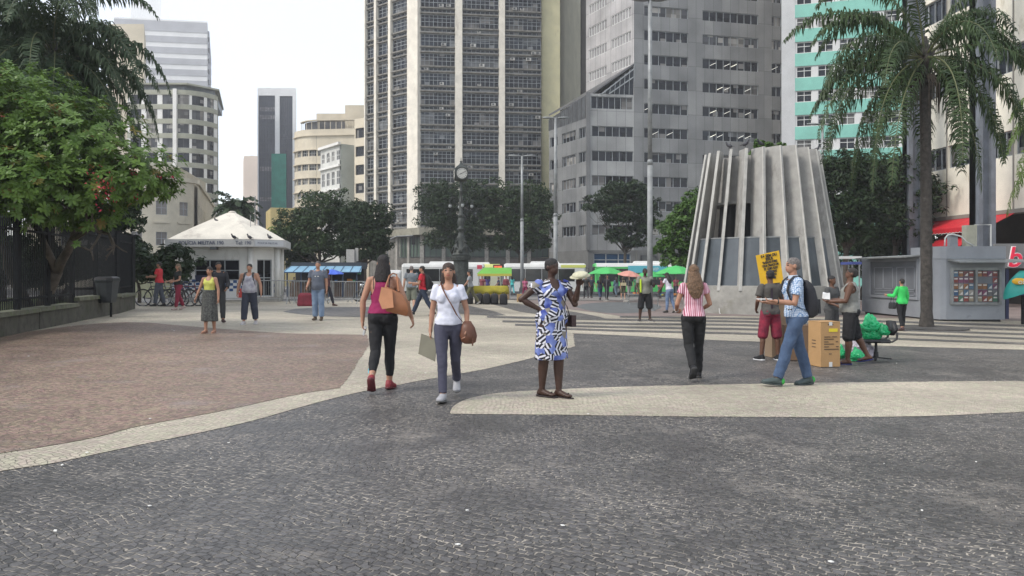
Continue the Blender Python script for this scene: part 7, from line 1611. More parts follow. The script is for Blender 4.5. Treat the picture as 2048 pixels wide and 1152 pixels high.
        q = w + d * .025 * k + ac * thd * .032 * k; dd = (d * .75 + ac * thd * .6 + pn * .35).normalized(); mb.tube([w + d * .02 * k, q, q + dd * .032 * k, q + (dd * .7 + d * .5).normalized() * .056 * k], [.014 * k, .0125 * k, .011 * k, .0085 * k], 7)
    p.torso, p.leg, p.arm = torso, leg, arm
    # ---- body
    b = MB(); torso(b, 0); butt(b, 0)
    for s in 'LR': leg(b, s, 0); foot(b, s); arm(b, s, 0); hand(b, s)
    b.X = Hm; b.tube([(0, -.012, 1.41), (0, -.008, 1.47), (0, .0, 1.54)], [.060, .052 if build == 'm' else .046, .05], 12)
    b.ell((0, -.005, 1.615), (.073, .093, .088), 16, 12); b.ell((0, .022, 1.565), (.058, .068, .075), 14, 10); b.ell((0, .05, 1.535), (.034, .036, .03), 10, 8)
    b.rings([[(-.009, .080, 1.612), (.009, .080, 1.612), (.009, .07, 1.612), (-.009, .07, 1.612)], [(-.017, .098, 1.575), (.017, .098, 1.575), (.017, .07, 1.575), (-.017, .07, 1.575)], [(-.014, .09, 1.566), (.014, .09, 1.566), (.014, .07, 1.566), (-.014, .07, 1.566)]][::-1])
    b.ell((0, .082, 1.552), (.024, .012, .009), 8, 5); b.ell((0, .078, 1.54), (.02, .012, .009), 8, 5)
    for sx in (-1, 1): b.ell((sx * .073, -.008, 1.592), (.012, .02, .03), 8, 6)
    b.X = None
    Hi = Hm.inverted(); slots = []
    if vox <= .012:
        def eye(c): q = Hi @ c; return q.y > .05 and ((abs(q.x) - .031) / .016) ** 2 + ((q.z - 1.607) / .0085) ** 2 < 1
        def brow(c): q = Hi @ c; return q.y > .05 and ((abs(q.x) - .032) / .022) ** 2 + ((q.z - 1.630) / .006) ** 2 < 1
        def lip(c): q = Hi @ c; return q.y > .07 and (q.x / .024) ** 2 + ((q.z - 1.546) / .011) ** 2 < 1
        slots = [(1, eye), (1, brow), (2, lip)]
    lipc = tuple(c * f for c, f in zip(sk, (.85, .55, .6)))
    rm_obj(b, 'body', [skin(sk), mat("eye_dark", (.045, .03, .025), .3), mat("lips_" + str(int(sk[0] * 100)), lipc, .5)], o, vox * (.72 if vox <= .012 else .9), 1, 0, (), slots)
    # ---- clothes
    if pants:
        c, upto, fl = pants[:3]; b = MB(); e = (pants[3] if len(pants) > 3 else .010); torso(b, e, .80, pants[4] if len(pants) > 4 else 1.02); butt(b, e)
        for s in 'LR': leg(b, s, e, upto, fl)
        cm = c if not isinstance(c, tuple) else fab(c); rm_obj(b, 'shorts' if upto < 1.4 else 'trousers', cm, o, vox, 2, .007 if vox < .016 else .008, (), (), px)
    if skirt:
        c, zt, zb_, w0, w1, dp = skirt; b = MB(); rs = []; nl = 9
        kn = (J['L']['knee'] + J['R']['knee']) / 2; an = (J['L']['ank'] + J['R']['ank']) / 2
        for i in range(nl):
            t = i / (nl - 1); z = zt + (zb_ - zt) * t; w_ = (w0 + (w1 - w0) * t ** .8) * k; cc = Vector((0, 0, z * k + off * (1 if z > .8 else z / .8)))
            zc = cc.z; mid = Vector((hipshift, 0, pz)); mid = mid.lerp(kn, clamp((pz - zc) / max(.01, pz - kn.z), 0, 1)) if zc > kn.z else kn.lerp(an, clamp((kn.z - zc) / max(.01, kn.z - an.z), 0, 1))
            rs.append([Vector((mid.x + math.cos(a) * w_ * (1 + .05 * t * math.sin(a * 7)), mid.y - .012 * k + math.sin(a) * w_ * dp * (1 + .05 * t * math.sin(a * 6 + 1)), zc)) for a in [2 * math.pi * j / 28 for j in range(28)]])
        b.rings(rs[::-1]); butt(b, .014); torso(b, .014, .84, zt); rm_obj(b, 'skirt', c if not isinstance(c, tuple) else fab(c), o, vox, 2, .004, (), (), px)
    if top:
        c, hem, slv, kind = top[:4]; e = top[4] if len(top) > 4 else .012; b = MB()
        torso(b, e, hem, 1.46, (lambda z: .012 * clamp((1.15 - z) / .2, 0, 1)) if kind != 'fit' else None)
        if slv > 0:
            for s in 'LR': arm(b, s, e * .9, slv, .010 if slv < 1 else .004)
        else:
            for s in 'LR': j = J[s]; b.tube([T @ (T.inverted() @ j['sh'] * .80 + Vector((0, 0, (1.385 * k) * .20 + .01 * k))), T @ (T.inverted() @ j['sh'] * .93 + Vector((0, 0, 1.385 * k * .07)))], [.05 * k, .05 * k], 10)
        cuts = []
        if hem < 1.0:
            butt(b, e + .004); zc_ = Vector((0, 0, hem * k + .004)); Ti = T.inverted(); cuts.append(lambda c, Ti=Ti, z=hem * k + .004: (Ti @ c).z < z)
        c0 = cuts; 
        if kind in ('tee', 'shirt', 'fit'): cuts = [ellcut((0, .045, 1.475), (.078, .10, .075), TK)]
        if kind == 'scoop': cuts = [ellcut((0, .075, 1.46), (.085, .10, .10), TK), ellcut((0, .0, 1.48), (.07, .09, .065), TK)]
        if kind == 'tank': cuts = [ellcut((0, .08, 1.46), (.085, .10, .13), TK), ellcut((0, .0, 1.48), (.08, .09, .08), TK)] + [ellcut((sx * .205, 0, 1.36), (.075, .2, .12), TK) for sx in (-1, 1)]
        if kind == 'racer': cuts = [ellcut((0, .08, 1.46), (.085, .10, .13), TK), ellcut((0, -.02, 1.49), (.085, .12, .07), TK)] + [ellcut((sx * .185, -.07, 1.33), (.105, .12, .15), TK) for sx in (-1, 1)] + [ellcut((sx * .2, 0, 1.36), (.07, .2, .12), TK) for sx in (-1, 1)]
        if kind == 'vneck': cuts = [ellcut((0, .10, 1.43), (.065, .10, .11), TK), ellcut((0, .0, 1.48), (.075, .09, .065), TK)]
        cuts = c0 + [q for q in cuts if q not in c0]
        cm = c if not isinstance(c, tuple) else fab(c)
        rm_obj(b, top[5] if len(top) > 5 else 'shirt', cm, o, vox, 2, .008 if kind != 'fit' else .004, cuts, (), px + 3)
    if belt:
        b = MB(); rs = []
        for z in (1.0, 1.035): rs.append([T @ Vector((math.cos(a) * (.150 * gi + .016) * k, (math.sin(a) * (.108 * gi + .016) - .003) * k, z * k)) for a in [2 * math.pi * j / 24 for j in range(24)]])
        b.rings(rs); b.build('belt', fab(belt), o, True)
    if shoes:
        c, kind = shoes[:2]
        for s in 'LR':
            j = J[s]; b = MB()
            if kind == 'flip':
                side = j['fd'].cross(j['up']); dn = -j['up']
                def fs(cn, w_): return [cn - side * w_ + dn * .014 * k * 1.6, cn + side * w_ + dn * .014 * k * 1.6, cn + side * w_ + dn * .014 * k * 2.6, cn - side * w_ + dn * .014 * k * 2.6]
                h2 = j['heel'] - j['fd'] * .02 * k; b.rings([fs(h2 + j['up'] * .004, .024 * k), fs(j['heel'], .036 * k), fs(j['ball'], .047 * k), fs(j['toe'], .036 * k), fs(j['toe'] + j['fd'] * .02 * k, .02 * k)])
                b.tube([j['ball'] + side * .045 * k - j['fd'] * .02 * k, j['ball'] + j['fd'] * .02 * k + j['up'] * .03 * k, j['ball'] - side * .045 * k - j['fd'] * .02 * k], [.008, .009, .008], 6); b.build('sandal', fab(c), o, True)
            else:
                foot(b, s, .009 * k)
                if kind == 'boot': b.tube([j['ank'] + j['up'] * .05 * k, j['heel'].lerp(j['ball'], .2) + j['up'] * .02 * k], [.047 * k, .05 * k], 10)
                sh_ = rm_obj(b, 'shoe', fab(c, .1, .6), o, vox * .8, 1, 0)
                if len(shoes) > 2:
                    side = j['fd'].cross(j['up']); q = MB()
                    def ss(cn, w_, z0_, z1_): return [cn - side * w_ - j['up'] * z0_, cn + side * w_ - j['up'] * z0_, cn + side * w_ - j['up'] * z1_, cn - side * w_ - j['up'] * z1_]
                    q.rings([ss(j['heel'] - j['fd'] * .02 * k, .022 * k, .012 * k, .036 * k), ss(j['heel'] + j['fd'] * .01 * k, .043 * k, .010 * k, .038 * k), ss(j['heel'].lerp(j['ball'], .5), .043 * k, .022 * k, .038 * k), ss(j['ball'], .054 * k, .015 * k, .036 * k), ss(j['toe'] - j['fd'] * .01 * k, .042 * k, .012 * k, .03 * k), ss(j['toe'] + j['fd'] * .012 * k, .018 * k, .008 * k, .022 * k)]); q.build('sole', fab(shoes[2], .05, .6), sh_, True)
                    if len(shoes) > 3:
                        q = MB(); q.ell(j['heel'] + j['up'] * .02 * k - j['fd'] * .018 * k, (.040 * k, .03 * k, .045 * k), 10, 7); q.build('heel_patch', fab(shoes[3], .05, .6), sh_, True)
    if hair:
        c, kind = hair; b = MB(); b.X = Hm; hm = mat("hair_" + "_".join(str(int(x * 100)) for x in c), c, .6, n=(45, .5), bump=1.0)
        b.ell((0, -.012, 1.628), (.080, .098, .090), 16, 12); b.ell((0, -.035, 1.585), (.075, .075, .085), 14, 10); wr_ = .003
        if kind == 'short': b = MB(); b.X = Hm; b.ell((0, -.012, 1.632), (.078, .095, .082), 16, 12); b.ell((0, -.038, 1.60), (.073, .066, .07), 12, 9)
        if kind in ('shoulder', 'long', 'bun', 'pony'):
            if kind == 'shoulder': b.rings([[(math.cos(a) * rx, math.sin(a) * ry + yo, z) for a in [2 * math.pi * j / 18 for j in range(18)]] for z, rx, ry, yo in ((1.36, .085, .035, -.085), (1.42, .105, .05, -.07), (1.50, .098, .065, -.05), (1.58, .088, .08, -.03))])
            if kind == 'long': b.rings([[(math.cos(a) * rx * (1 + .05 * math.sin(5 * a)), math.sin(a) * ry + yo, z) for a in [2 * math.pi * j / 18 for j in range(18)]] for z, rx, ry, yo in ((1.20, .05, .025, -.115), (1.28, .105, .04, -.115), (1.38, .135, .055, -.095), (1.48, .112, .07, -.065), (1.58, .09, .082, -.03))])
            if kind == 'bun': b.ell((0, -.11, 1.64), (.04, .035, .04), 10, 8)
            if kind == 'pony': b.tube([(0, -.09, 1.63), (0, -.14, 1.56), (0, -.13, 1.42), (0, -.115, 1.3)], [.02, .035, .03, .01], 8)
            wr_ = .006
        b.X = None
        cuts = [ellcut((0, .085, 1.575), (.064, .062, .072), Hm), ellcut((0, .08, 1.52), (.08, .07, .05), Hm)]
        if kind in ('short',): cuts.append(ellcut((0, .03, 1.50), (.1, .2, .055), Hm))
        rm_obj(b, 'hair', hm, o, vox * .8, 2, wr_, cuts, (), px + 9)
    return p
def acc(p, name): # empty in the wearer's frame
    return p.loc, p.rz
def put(o, p): o.location = p.loc; o.rotation_euler[2] = p.rz; return o
def strap(p, pts, w_, m, parent, name='strap', th=.004):
    b = MB(); pts = smooth_line([tuple(q) for q in pts], 0)
    for a, c in zip(pts, pts[1:]): b.bar(a, c, w_, th)
    return b.build(name, m, parent)
def backpack(p, col, lab, w_=.30, h=.46, d=.18, straps=True, one=False):
    k = p.k; o = empty('backpack', p.loc, p.rz, lab, 'backpack'); m = fab(col, .2, .7); b = MB(); b.X = p.TK; rs = []
    yb = -.115
    for z, s_, dd in ((.90, .8, .6), (.94, 1, .95), (1.1, 1.02, 1.05), (1.28, .95, .85), (1.36, .8, .6), (1.40, .5, .35)):
        rs.append([(math.copysign(abs(math.cos(a)) ** .6, math.cos(a)) * w_ / 2 * s_, yb - d * dd / 2 + math.copysign(abs(math.sin(a)) ** .6, math.sin(a)) * d * dd / 2, z) for a in [2 * math.pi * j / 18 for j in range(18)]])
    b.rings(rs); b.X = None; b.build('pack', m, o, True)
    b = MB(); b.X = p.TK; b.rings([[(x * w_ * .38, yb - d - y * .04 + .01, z) for x, y in ((-1, 0), (-.8, 1), (.8, 1), (1, 0))] for z in (.95, 1.14)]); b.build('front_pocket', m, o)
    for sx in ((-1, 1) if straps else ()):
        b = MB(); b.X = p.TK; pts = [(sx * .09, -.11, 1.38), (sx * .10, -.05, 1.455), (sx * .105, .02, 1.455), (sx * .115, .085, 1.40), (sx * .13, .125, 1.28), (sx * .15, .09, 1.12), (sx * .155, -.02, 1.04), (sx * .13, -.12, 1.0)]
        if p.build_f: pts[4] = (sx * .13, .14, 1.28)
        b.rings([[Vector(q) + Vector(( -.026, 0, 0)), Vector(q) + Vector((.026, 0, 0)), Vector(q) + Vector((.026, -.0, .0)) + n_, Vector(q) + Vector((-.026, 0, 0)) + n_] for q, n_ in zip(pts, [Vector((0, -.01, .01)), Vector((0, 0, .012)), Vector((0, 0, .012)), Vector((0, .012, .006)), Vector((0, .012, 0)), Vector((sx * .008, .008, 0)), Vector((sx * .012, 0, 0)), Vector((0, -.01, 0))])])
        b.build('strap', m, o)
    return o
Pz.build_f = False
# ---------------- patterned cloths
def pat_stripes():
    m = bpy.data.materials.new("pink_striped_cloth"); m.use_nodes = True; t = m.node_tree; b = t.nodes['Principled BSDF']; N = t.nodes.new; L = t.links.new
    tcn = N('ShaderNodeTexCoord'); w_ = N('ShaderNodeTexWave'); w_.inputs['Scale'].default_value = 11; w_.inputs['Distortion'].default_value = .35; w_.inputs['Detail'].default_value = 1; L(tcn.outputs['Object'], w_.inputs[0])
    w2 = N('ShaderNodeTexWave'); w2.inputs['Scale'].default_value = 4.1; w2.inputs['Distortion'].default_value = .3; L(tcn.outputs['Object'], w2.inputs[0])
    cr_ = N('ShaderNodeValToRGB'); e = cr_.color_ramp.elements; e[0].position = .32; e[0].color = (.34, .07, .13, 1); e[1].position = .5; e[1].color = (.72, .55, .60, 1); e2 = cr_.color_ramp.elements.new(.42); e2.color = (.58, .28, .35, 1); L(w_.outputs[1], cr_.inputs[0])
    mx = N('ShaderNodeMix'); mx.data_type = 'RGBA'; mx.blend_type = 'MULTIPLY'; mx.inputs[0].default_value = .6; L(cr_.outputs[0], mx.inputs[6]); c2 = N('ShaderNodeValToRGB'); c2.color_ramp.elements[0].position = .3; c2.color_ramp.elements[0].color = (.75, .45, .5, 1); c2.color_ramp.elements[1].position = .6; c2.color_ramp.elements[1].color = (1, .95, .97, 1); L(w2.outputs[1], c2.inputs[0]); L(c2.outputs[0], mx.inputs[7])
    L(mx.outputs[2], b.inputs['Base Color']); b.inputs['Roughness'].default_value = .85; return m
def pat_check():
    m = bpy.data.materials.new("blue_white_check_cloth"); m.use_nodes = True; t = m.node_tree; b = t.nodes['Principled BSDF']; N = t.nodes.new; L = t.links.new
    tcn = N('ShaderNodeTexCoord'); mp = N('ShaderNodeMapping'); mp.inputs['Rotation'].default_value = (0, R(8), R(4)); L(tcn.outputs['Object'], mp.inputs[0]); sp = N('ShaderNodeSeparateXYZ'); L(mp.outputs[0], sp.inputs[0]); mx_ = None
    for ax in (0, 1, 2):
        f = N('ShaderNodeMath'); f.operation = 'PINGPONG'; L(sp.outputs[ax], f.inputs[0]); f.inputs[1].default_value = .0115; g_ = N('ShaderNodeMath'); g_.operation = 'LESS_THAN'; L(f.outputs[0], g_.inputs[0]); g_.inputs[1].default_value = .0028
        if mx_ is None: mx_ = g_
        else: a = N('ShaderNodeMath'); a.operation = 'MAXIMUM'; L(mx_.outputs[0], a.inputs[0]); L(g_.outputs[0], a.inputs[1]); mx_ = a
    mx = N('ShaderNodeMix'); mx.data_type = 'RGBA'; L(mx_.outputs[0], mx.inputs[0]); mx.inputs[6].default_value = (.60, .66, .74, 1); mx.inputs[7].default_value = (.14, .24, .42, 1); L(mx.outputs[2], b.inputs['Base Color']); b.inputs['Roughness'].default_value = .85; return m
def pat_print():
    m = bpy.data.materials.new("printed_dress_cloth"); m.use_nodes = True; t = m.node_tree; b = t.nodes['Principled BSDF']; N = t.nodes.new; L = t.links.new
    tcn = N('ShaderNodeTexCoord'); n0 = N('ShaderNodeTexNoise'); n0.inputs['Scale'].default_value = 6; L(tcn.outputs['Object'], n0.inputs[0])
    v = N('ShaderNodeTexVoronoi'); v.inputs['Scale'].default_value = 13; L(tcn.outputs['Object'], v.inputs[0])
    # bold zebra marks whose direction changes from patch to patch
    vr = N('ShaderNodeVectorRotate'); vr.rotation_type = 'AXIS_ANGLE'; vr.inputs['Axis'].default_value = (0, 1, 0); sp = N('ShaderNodeSeparateColor'); L(v.outputs['Color'], sp.inputs[0]); ml = N('ShaderNodeMath'); ml.operation = 'MULTIPLY'; ml.inputs[1].default_value = 6.28; L(sp.outputs[0], ml.inputs[0]); L(tcn.outputs['Object'], vr.inputs[0]); L(ml.outputs[0], vr.inputs['Angle'])
    w_ = N('ShaderNodeTexWave'); w_.inputs['Scale'].default_value = 7.5; w_.inputs['Distortion'].default_value = 1.5; L(vr.outputs[0], w_.inputs[0])
    zb = N('ShaderNodeValToRGB'); zb.color_ramp.interpolation = 'CONSTANT'; zb.color_ramp.elements[0].color = (.012, .012, .02, 1); zb.color_ramp.elements[1].position = .55; zb.color_ramp.elements[1].color = (.62, .62, .68, 1); L(w_.outputs[1], zb.inputs[0])
    bl = N('ShaderNodeValToRGB'); e = bl.color_ramp.elements; e[0].position = .35; e[0].color = (.03, .05, .26, 1); e[1].position = .6; e[1].color = (.20, .26, .56, 1); L(n0.outputs[0], bl.inputs[0])
    th_ = N('ShaderNodeMath'); th_.operation = 'GREATER_THAN'; th_.inputs[1].default_value = .46; L(sp.outputs[1], th_.inputs[0]); mx = N('ShaderNodeMix'); mx.data_type = 'RGBA'; L(th_.outputs[0], mx.inputs[0]); L(bl.outputs[0], mx.inputs[6]); L(zb.outputs[0], mx.inputs[7])
    tg = N('ShaderNodeMath'); tg.operation = 'GREATER_THAN'; tg.inputs[1].default_value = .86; L(sp.outputs[2], tg.inputs[0]); m2 = N('ShaderNodeMix'); m2.data_type = 'RGBA'; L(tg.outputs[0], m2.inputs[0]); L(mx.outputs[2], m2.inputs[6]); m2.inputs[7].default_value = (.22, .20, .17, 1); L(m2.outputs[2], b.inputs['Base Color']); b.inputs['Roughness'].default_value = .8; return m
def denim(n, c, c2): return mat(n, c, .85, n=(5, .3), col2=c2, bump=.5)
NV = .0105
# 1 woman in magenta, walking away
p = person(766, 781, 1.68, -3, 'dark haired woman walking away in a magenta racerback top, black leggings and red shoes', SK_M, 'f', 1.10,
    legs=dict(L=(-14, 28, -3, 55), R=(11, 7, -3, 4)), arms=dict(L=((-.32, -.12, -1), (-.02, .0, -1), None, (1, .2, 0)), R=((.42, -.05, -.95), (.30, .30, -.9), (.25, .1, -1), (-1, 0, 0))), lean=2, hyaw=6,
    top=((.24, .010, .075), .96, 0, 'racer', .010, 'top'), pants=((.010, .010, .012), 1.78, (0, 0, 0), .007, 1.0), shoes=((.22, .02, .03), 'shoe', (.10, .015, .02)), hair=((.012, .008, .008), 'shoulder'), vox=NV)
p.build_f = True; k = p.k
b = MB(); j = p.J['L']; q = j['knee'].lerp(j['ank'], .62); e_ = j['knee'].lerp(j['ank'], .80); b.rings([[q + Vector((-.052, -.02, 0)), q + Vector((-.03, -.054, 0)), q + Vector((-.028, -.05, 0))], [e_ + Vector((-.052, .0, 0)), e_ + Vector((.022, -.054, 0)), e_ + Vector((.0, -.04, 0))]]); b.build('cyan_gusset', mat("cyan_cloth", (.05, .45, .60), .7), p.o)
b = MB(); b.X = p.TK; 
for sx in (-1, 1): b.tube([(sx * .10, -.115, 1.27), (sx * .105, -.085, 1.42), (sx * .10, -.02, 1.452)], .005, 5)
b.build('bra_strap', fab((.03, .02, .03)), p.o)
tan = mat("tan_leather", (.33, .135, .06), .5, n=(4, .18), bump=.1)
o = empty('tote_bag', p.loc, p.rz, 'tan leather tote bag hanging from the shoulder of the woman in magenta', 'bag'); b = MB(); b.X = p.TK
b.rings([[(.10, -.24, .99), (.34, -.20, .93), (.36, -.10, .93), (.12, -.13, .99)], [(.07, -.28, 1.06), (.37, -.23, .99), (.38, -.08, 1.0), (.10, -.13, 1.07)], [(.07, -.28, 1.16), (.35, -.23, 1.09), (.36, -.09, 1.09), (.09, -.13, 1.17)], [(.08, -.245, 1.30), (.29, -.215, 1.20), (.29, -.13, 1.20), (.09, -.15, 1.30)]]); bo = fixn(b.build('bag_body', tan, o)); shade_auto(bo, 50)
b = MB(); b.X = p.TK; b.poly([(.035, -.262, 1.295), (.01, -.30, 1.13), (.06, -.325, 1.02), (.20, -.31, 1.04), (.17, -.258, 1.26)]); b.poly([(.035, -.258, 1.295), (.01, -.296, 1.13), (.06, -.321, 1.02), (.20, -.306, 1.04), (.17, -.254, 1.26)]); b.build('front_flap', mat("tan_leather_light", (.40, .175, .08), .45, n=(3, .15)), o)
for y0 in (-.215, -.16): b = MB(); b.X = p.TK; b.tube([(.07, y0 - .02, 1.27), (.10, y0 * .5, 1.44), (.13, -.02, 1.475), (.17, -.0, 1.46), (.20, y0 * .4, 1.38), (.24, y0, 1.24)], .009, 6); b.build('handle', tan, o)
o = MB().box(-.012, .012, -.03, .03, -.05, .05).build('folded_paper', mat("paper_white", (.8, .8, .8), .7)); q = Matrix.Rotation(p.rz, 3, 'Z') @ (p.J['L']['wr'] + Vector((.02, .02, -.13))); o.location = Vector(p.loc) + q; o.rotation_euler = (.4, .3, 0); tag(o, 'small folded white paper in the left hand of the woman in magenta', 'paper')

# 2 woman in white tee, walking toward camera
p = person(897, 800, 1.60, 178, 'woman in a white t-shirt and slate trousers walking towards the viewer with a shoulder bag', SK_M, 'f', .92,
    legs=dict(L=(-18, 24, -3, 34), R=(16, 8, -4, -8)), arms=dict(R=((.20, -.06, -1), (.08, .10, -1), (0, 0, -1), (-.5, 0, 0)), L=((-.28, -.05, -1), (-.04, .28, -.95), (.15, .2, -1), (1, 0, 0))), hyaw=4, hpitch=-4,
    top=((.62, .63, .72), .93, .52, 'scoop', .016, 'shirt'), pants=((.055, .055, .085), 1.95, (.004, .0, .008), .009, 1.0), shoes=((.34, .34, .36), 'shoe', (.12, .12, .12)), hair=((.045, .026, .018), 'shoulder'), vox=NV)
brn = mat("brown_leather", (.14, .055, .03), .5, n=(6, .25), bump=.1)
o = empty('crossbody_bag', p.loc, p.rz, 'brown leather drawstring bag at the hip of the woman in the white t-shirt', 'bag'); b = MB(); b.X = p.TK; rs = []
for z, s_ in ((.70, .55), (.72, .9), (.80, 1.1), (.90, .9), (.98, .45)): rs.append([(-.24 + math.cos(a) * .10 * s_ + (.02 * (.98 - z) * -3), .03 + math.sin(a) * .075 * s_, z) for a in [2 * math.pi * q_ / 16 for q_ in range(16)]])
b.rings(rs); b.build('pouch', brn, o, True); b = MB(); b.X = p.TK; b.tube([(-.28, .09, .88), (-.31, .09, .76), (-.31, .09, .68)], [.006, .006, .012], 5); b.build('tassel', brn, o)
b = MB(); b.X = p.TK; pts = [(.095, -.03, 1.455), (.085, .05, 1.445), (.05, .125, 1.37), (.0, .155, 1.28), (-.06, .15, 1.18), (-.12, .135, 1.06), (-.19, .08, .97)]
b.rings([[Vector(q_) + Vector((-.014, 0, -.010)), Vector(q_) + Vector((.014, 0, .010)), Vector(q_) + Vector((.014, .008, .010)), Vector(q_) + Vector((-.014, .008, -.010))] for q_ in pts]); b.build('strap', brn, o)
b = MB(); b.hexa([(-.005, -.1, -.24), (.005, -.1, -.24), (.005, .12, -.16), (-.005, .12, -.16), (-.005, -.11, .02), (.005, -.11, .02), (.005, .10, .08), (-.005, .10, .08)]); o = b.build('folder', mat("olive_card", (.16, .15, .11), .7, n=(3, .1))); o.location = Vector(p.loc) + Matrix.Rotation(p.rz, 3, 'Z') @ (p.J['R']['wr'] + Vector((.02, .02, -.12))); o.rotation_euler = (0, .15, R(70)); tag(o, 'olive grey folder carried in the hand of the woman in white', 'folder')

# 3 woman in printed dress
dress = pat_print()
p = person(1104, 796, 1.66, 203, 'woman in a blue, black and white printed dress standing with one hand on hip', SK_DD, 'f', 1.22,
    legs=dict(L=(0, 0, 0, 0, -30), R=(-6, 4, -1, 0, -34)), arms=dict(R=((.80, -.28, -.72), (-.72, .30, -.42), (-.9, .35, -.05), (.0, -.3, -.5)), L=((-.28, .42, -.85), (.0, .38, .92), (.05, .3, 1), (.3, .6, 0))), hyaw=22, bust=1.25, belly=.02,
    top=(dress, .96, .34, 'vneck', .014, 'bodice'), skirt=(dress, 1.06, .46, .185, .215, .78), shoes=((.03, .02, .02), 'flip'), hair=((.012, .01, .01), 'short'), vox=NV, curl=28)
b = MB(); b.ell((0, 0, 0), (.10, .12, .045), 14, 8); b.rings([[(math.cos(a) * r_, math.sin(a) * r_ * 1.1 + (.03 if r_ > .11 else 0), z) for a in [2 * math.pi * q_ / 18 for q_ in range(18)]] for r_, z in ((.10, -.015), (.125, -.025), (.125, -.018), (.10, -.005))]); o = b.build('sun_hat', mat("cream_straw", (.50, .48, .34), .8, n=(20, .15)), None, True)
hp = Vector(p.loc) + Matrix.Rotation(p.rz, 3, 'Z') @ (p.J['L']['wr'] + Vector((0, .04, .13))); o.location = hp; o.rotation_euler = (.2, -.15, 0); tag(o, 'cream hat held up beside the face by the woman in the printed dress', 'hat')
b = MB(); b.X = p.TK; pts = [(.10, -.02, 1.46), (.085, .06, 1.44), (.04, .15, 1.34), (-.03, .18, 1.24), (-.12, .165, 1.12), (-.20, .08, 1.0)]
b.rings([[Vector(q_) + Vector((-.006, 0, -.005)), Vector(q_) + Vector((.006, 0, .005)), Vector(q_) + Vector((.006, .008, .005)), Vector(q_) + Vector((-.006, .008, -.005))] for q_ in pts]); so_ = b.build('strap', mat("dark_leather", (.04, .02, .02), .5)); 
o = empty('small_purse', p.loc, p.rz, 'small dark purse on a thin strap at the side of the printed dress', 'purse'); so_.parent = o; b = MB(); b.X = p.TK; b.rings([[(-.25 + x * .03, .02 + y * .09, z) for x, y in ((-1, -1), (1, -1), (1, 1), (-1, 1))] for z in (.86, 1.0)]); b.build('pouch', mat("dark_leather", (.04, .02, .02), .5), o)

# 4 woman with long hair walking away
p = person(1387, 757, 1.64, -2, 'woman with long light brown hair walking away in a pink striped blouse and black trousers', SK_M, 'f', 1.0,
    legs=dict(R=(9, 6, 0, 0), L=(-12, 32, -1, 55)), arms=dict(L=((-.32, .06, -1), (.10, .85, -.45), (.4, .9, -.1), (1, 0, 0)), R=((.34, .05, -1), (-.30, .80, -.35), (-.4, .9, .0), (-1, 0, 0))), hyaw=8,
    top=(pat_stripes(), .93, .42, 'fit', .011, 'blouse'), pants=((.009, .009, .010), 1.96, (.006, .004, .012), .008, 1.0), shoes=((.015, .015, .017), 'shoe', (.03, .03, .03)), hair=((.15, .085, .045), 'long'), vox=NV)
b = MB(); b.rings([[p.J['L']['wr'] - p.J['L']['f'] * .02 + Vector((math.cos(a) * .03, 0, math.sin(a) * .03)) + Vector((0, y, 0)) for a in [2 * math.pi * q_ / 12 for q_ in range(12)]] for y in (-.012, .012)]); b.build('watch', M_framew, p.o)

# 5 man with backpack and jeans, walking left
p = person(1590, 772, 1.76, 90, 'grey haired man in a blue checked shirt and jeans striding left past the cartons', SK_M, 'm', 1.02,
    legs=dict(L=(20, 2, 1, -6, 8), R=(-13, 3, 1, 4, -12)), arms=dict(L=((-.10, .22, -1), (.05, 1.0, .10), (0, 1, .06), (0, .0, 1)), R=((.12, .15, -1), (-.12, .95, .0), (0, 1, .05), (0, 0, 1))), lean=3, hpitch=-3,
    top=(pat_check(), .92, .62, 'shirt', .016, 'shirt'), pants=(denim("jeans_blue", (.060, .10, .18), (.035, .06, .115)), 1.96, (.006, .008, .018), .013, 1.0), belt=(.02, .015, .012), shoes=((.05, .07, .07), 'shoe', (.03, .04, .04), (.04, .35, .06)), hair=((.16, .14, .13), 'short'), vox=NV, curl=20)
b = MB(); b.X = p.TK; b.rings([[(math.cos(a) * r_, math.sin(a) * r_ * .95 - .005, z) for a in [math.pi * 2 * q_ / 18 for q_ in range(18)]] for r_, z in ((.062, 1.435), (.060, 1.475), (.066, 1.47), (.07, 1.43))], False); b.build('collar', _M.get("collar_blue") or mat("collar_blue", (.45, .52, .62), .85), p.o)
backpack(p, (.015, .015, .02), 'black backpack on the back of the man in the checked shirt', .30, .46, .17)
b = MB(); b.box(-.06, .06, -.09, .09, -.004, .004); o = b.build('paper_pad', mat("paper_white", (.8, .8, .8), .7)); o.location = Vector(p.loc) + Matrix.Rotation(p.rz, 3, 'Z') @ (p.J['L']['wr'] + Vector((.05, .14, .03))); o.rotation_euler = (0, 0, R(90)); tag(o, 'white paper pad held flat by the man in the checked shirt', 'paper')
b = MB(); wv = p.J['L']['wr'] - p.J['L']['f'] * .03; b.ell(wv, (.034, .018, .034), 12, 8); b.build('watch', M_blk, p.o)

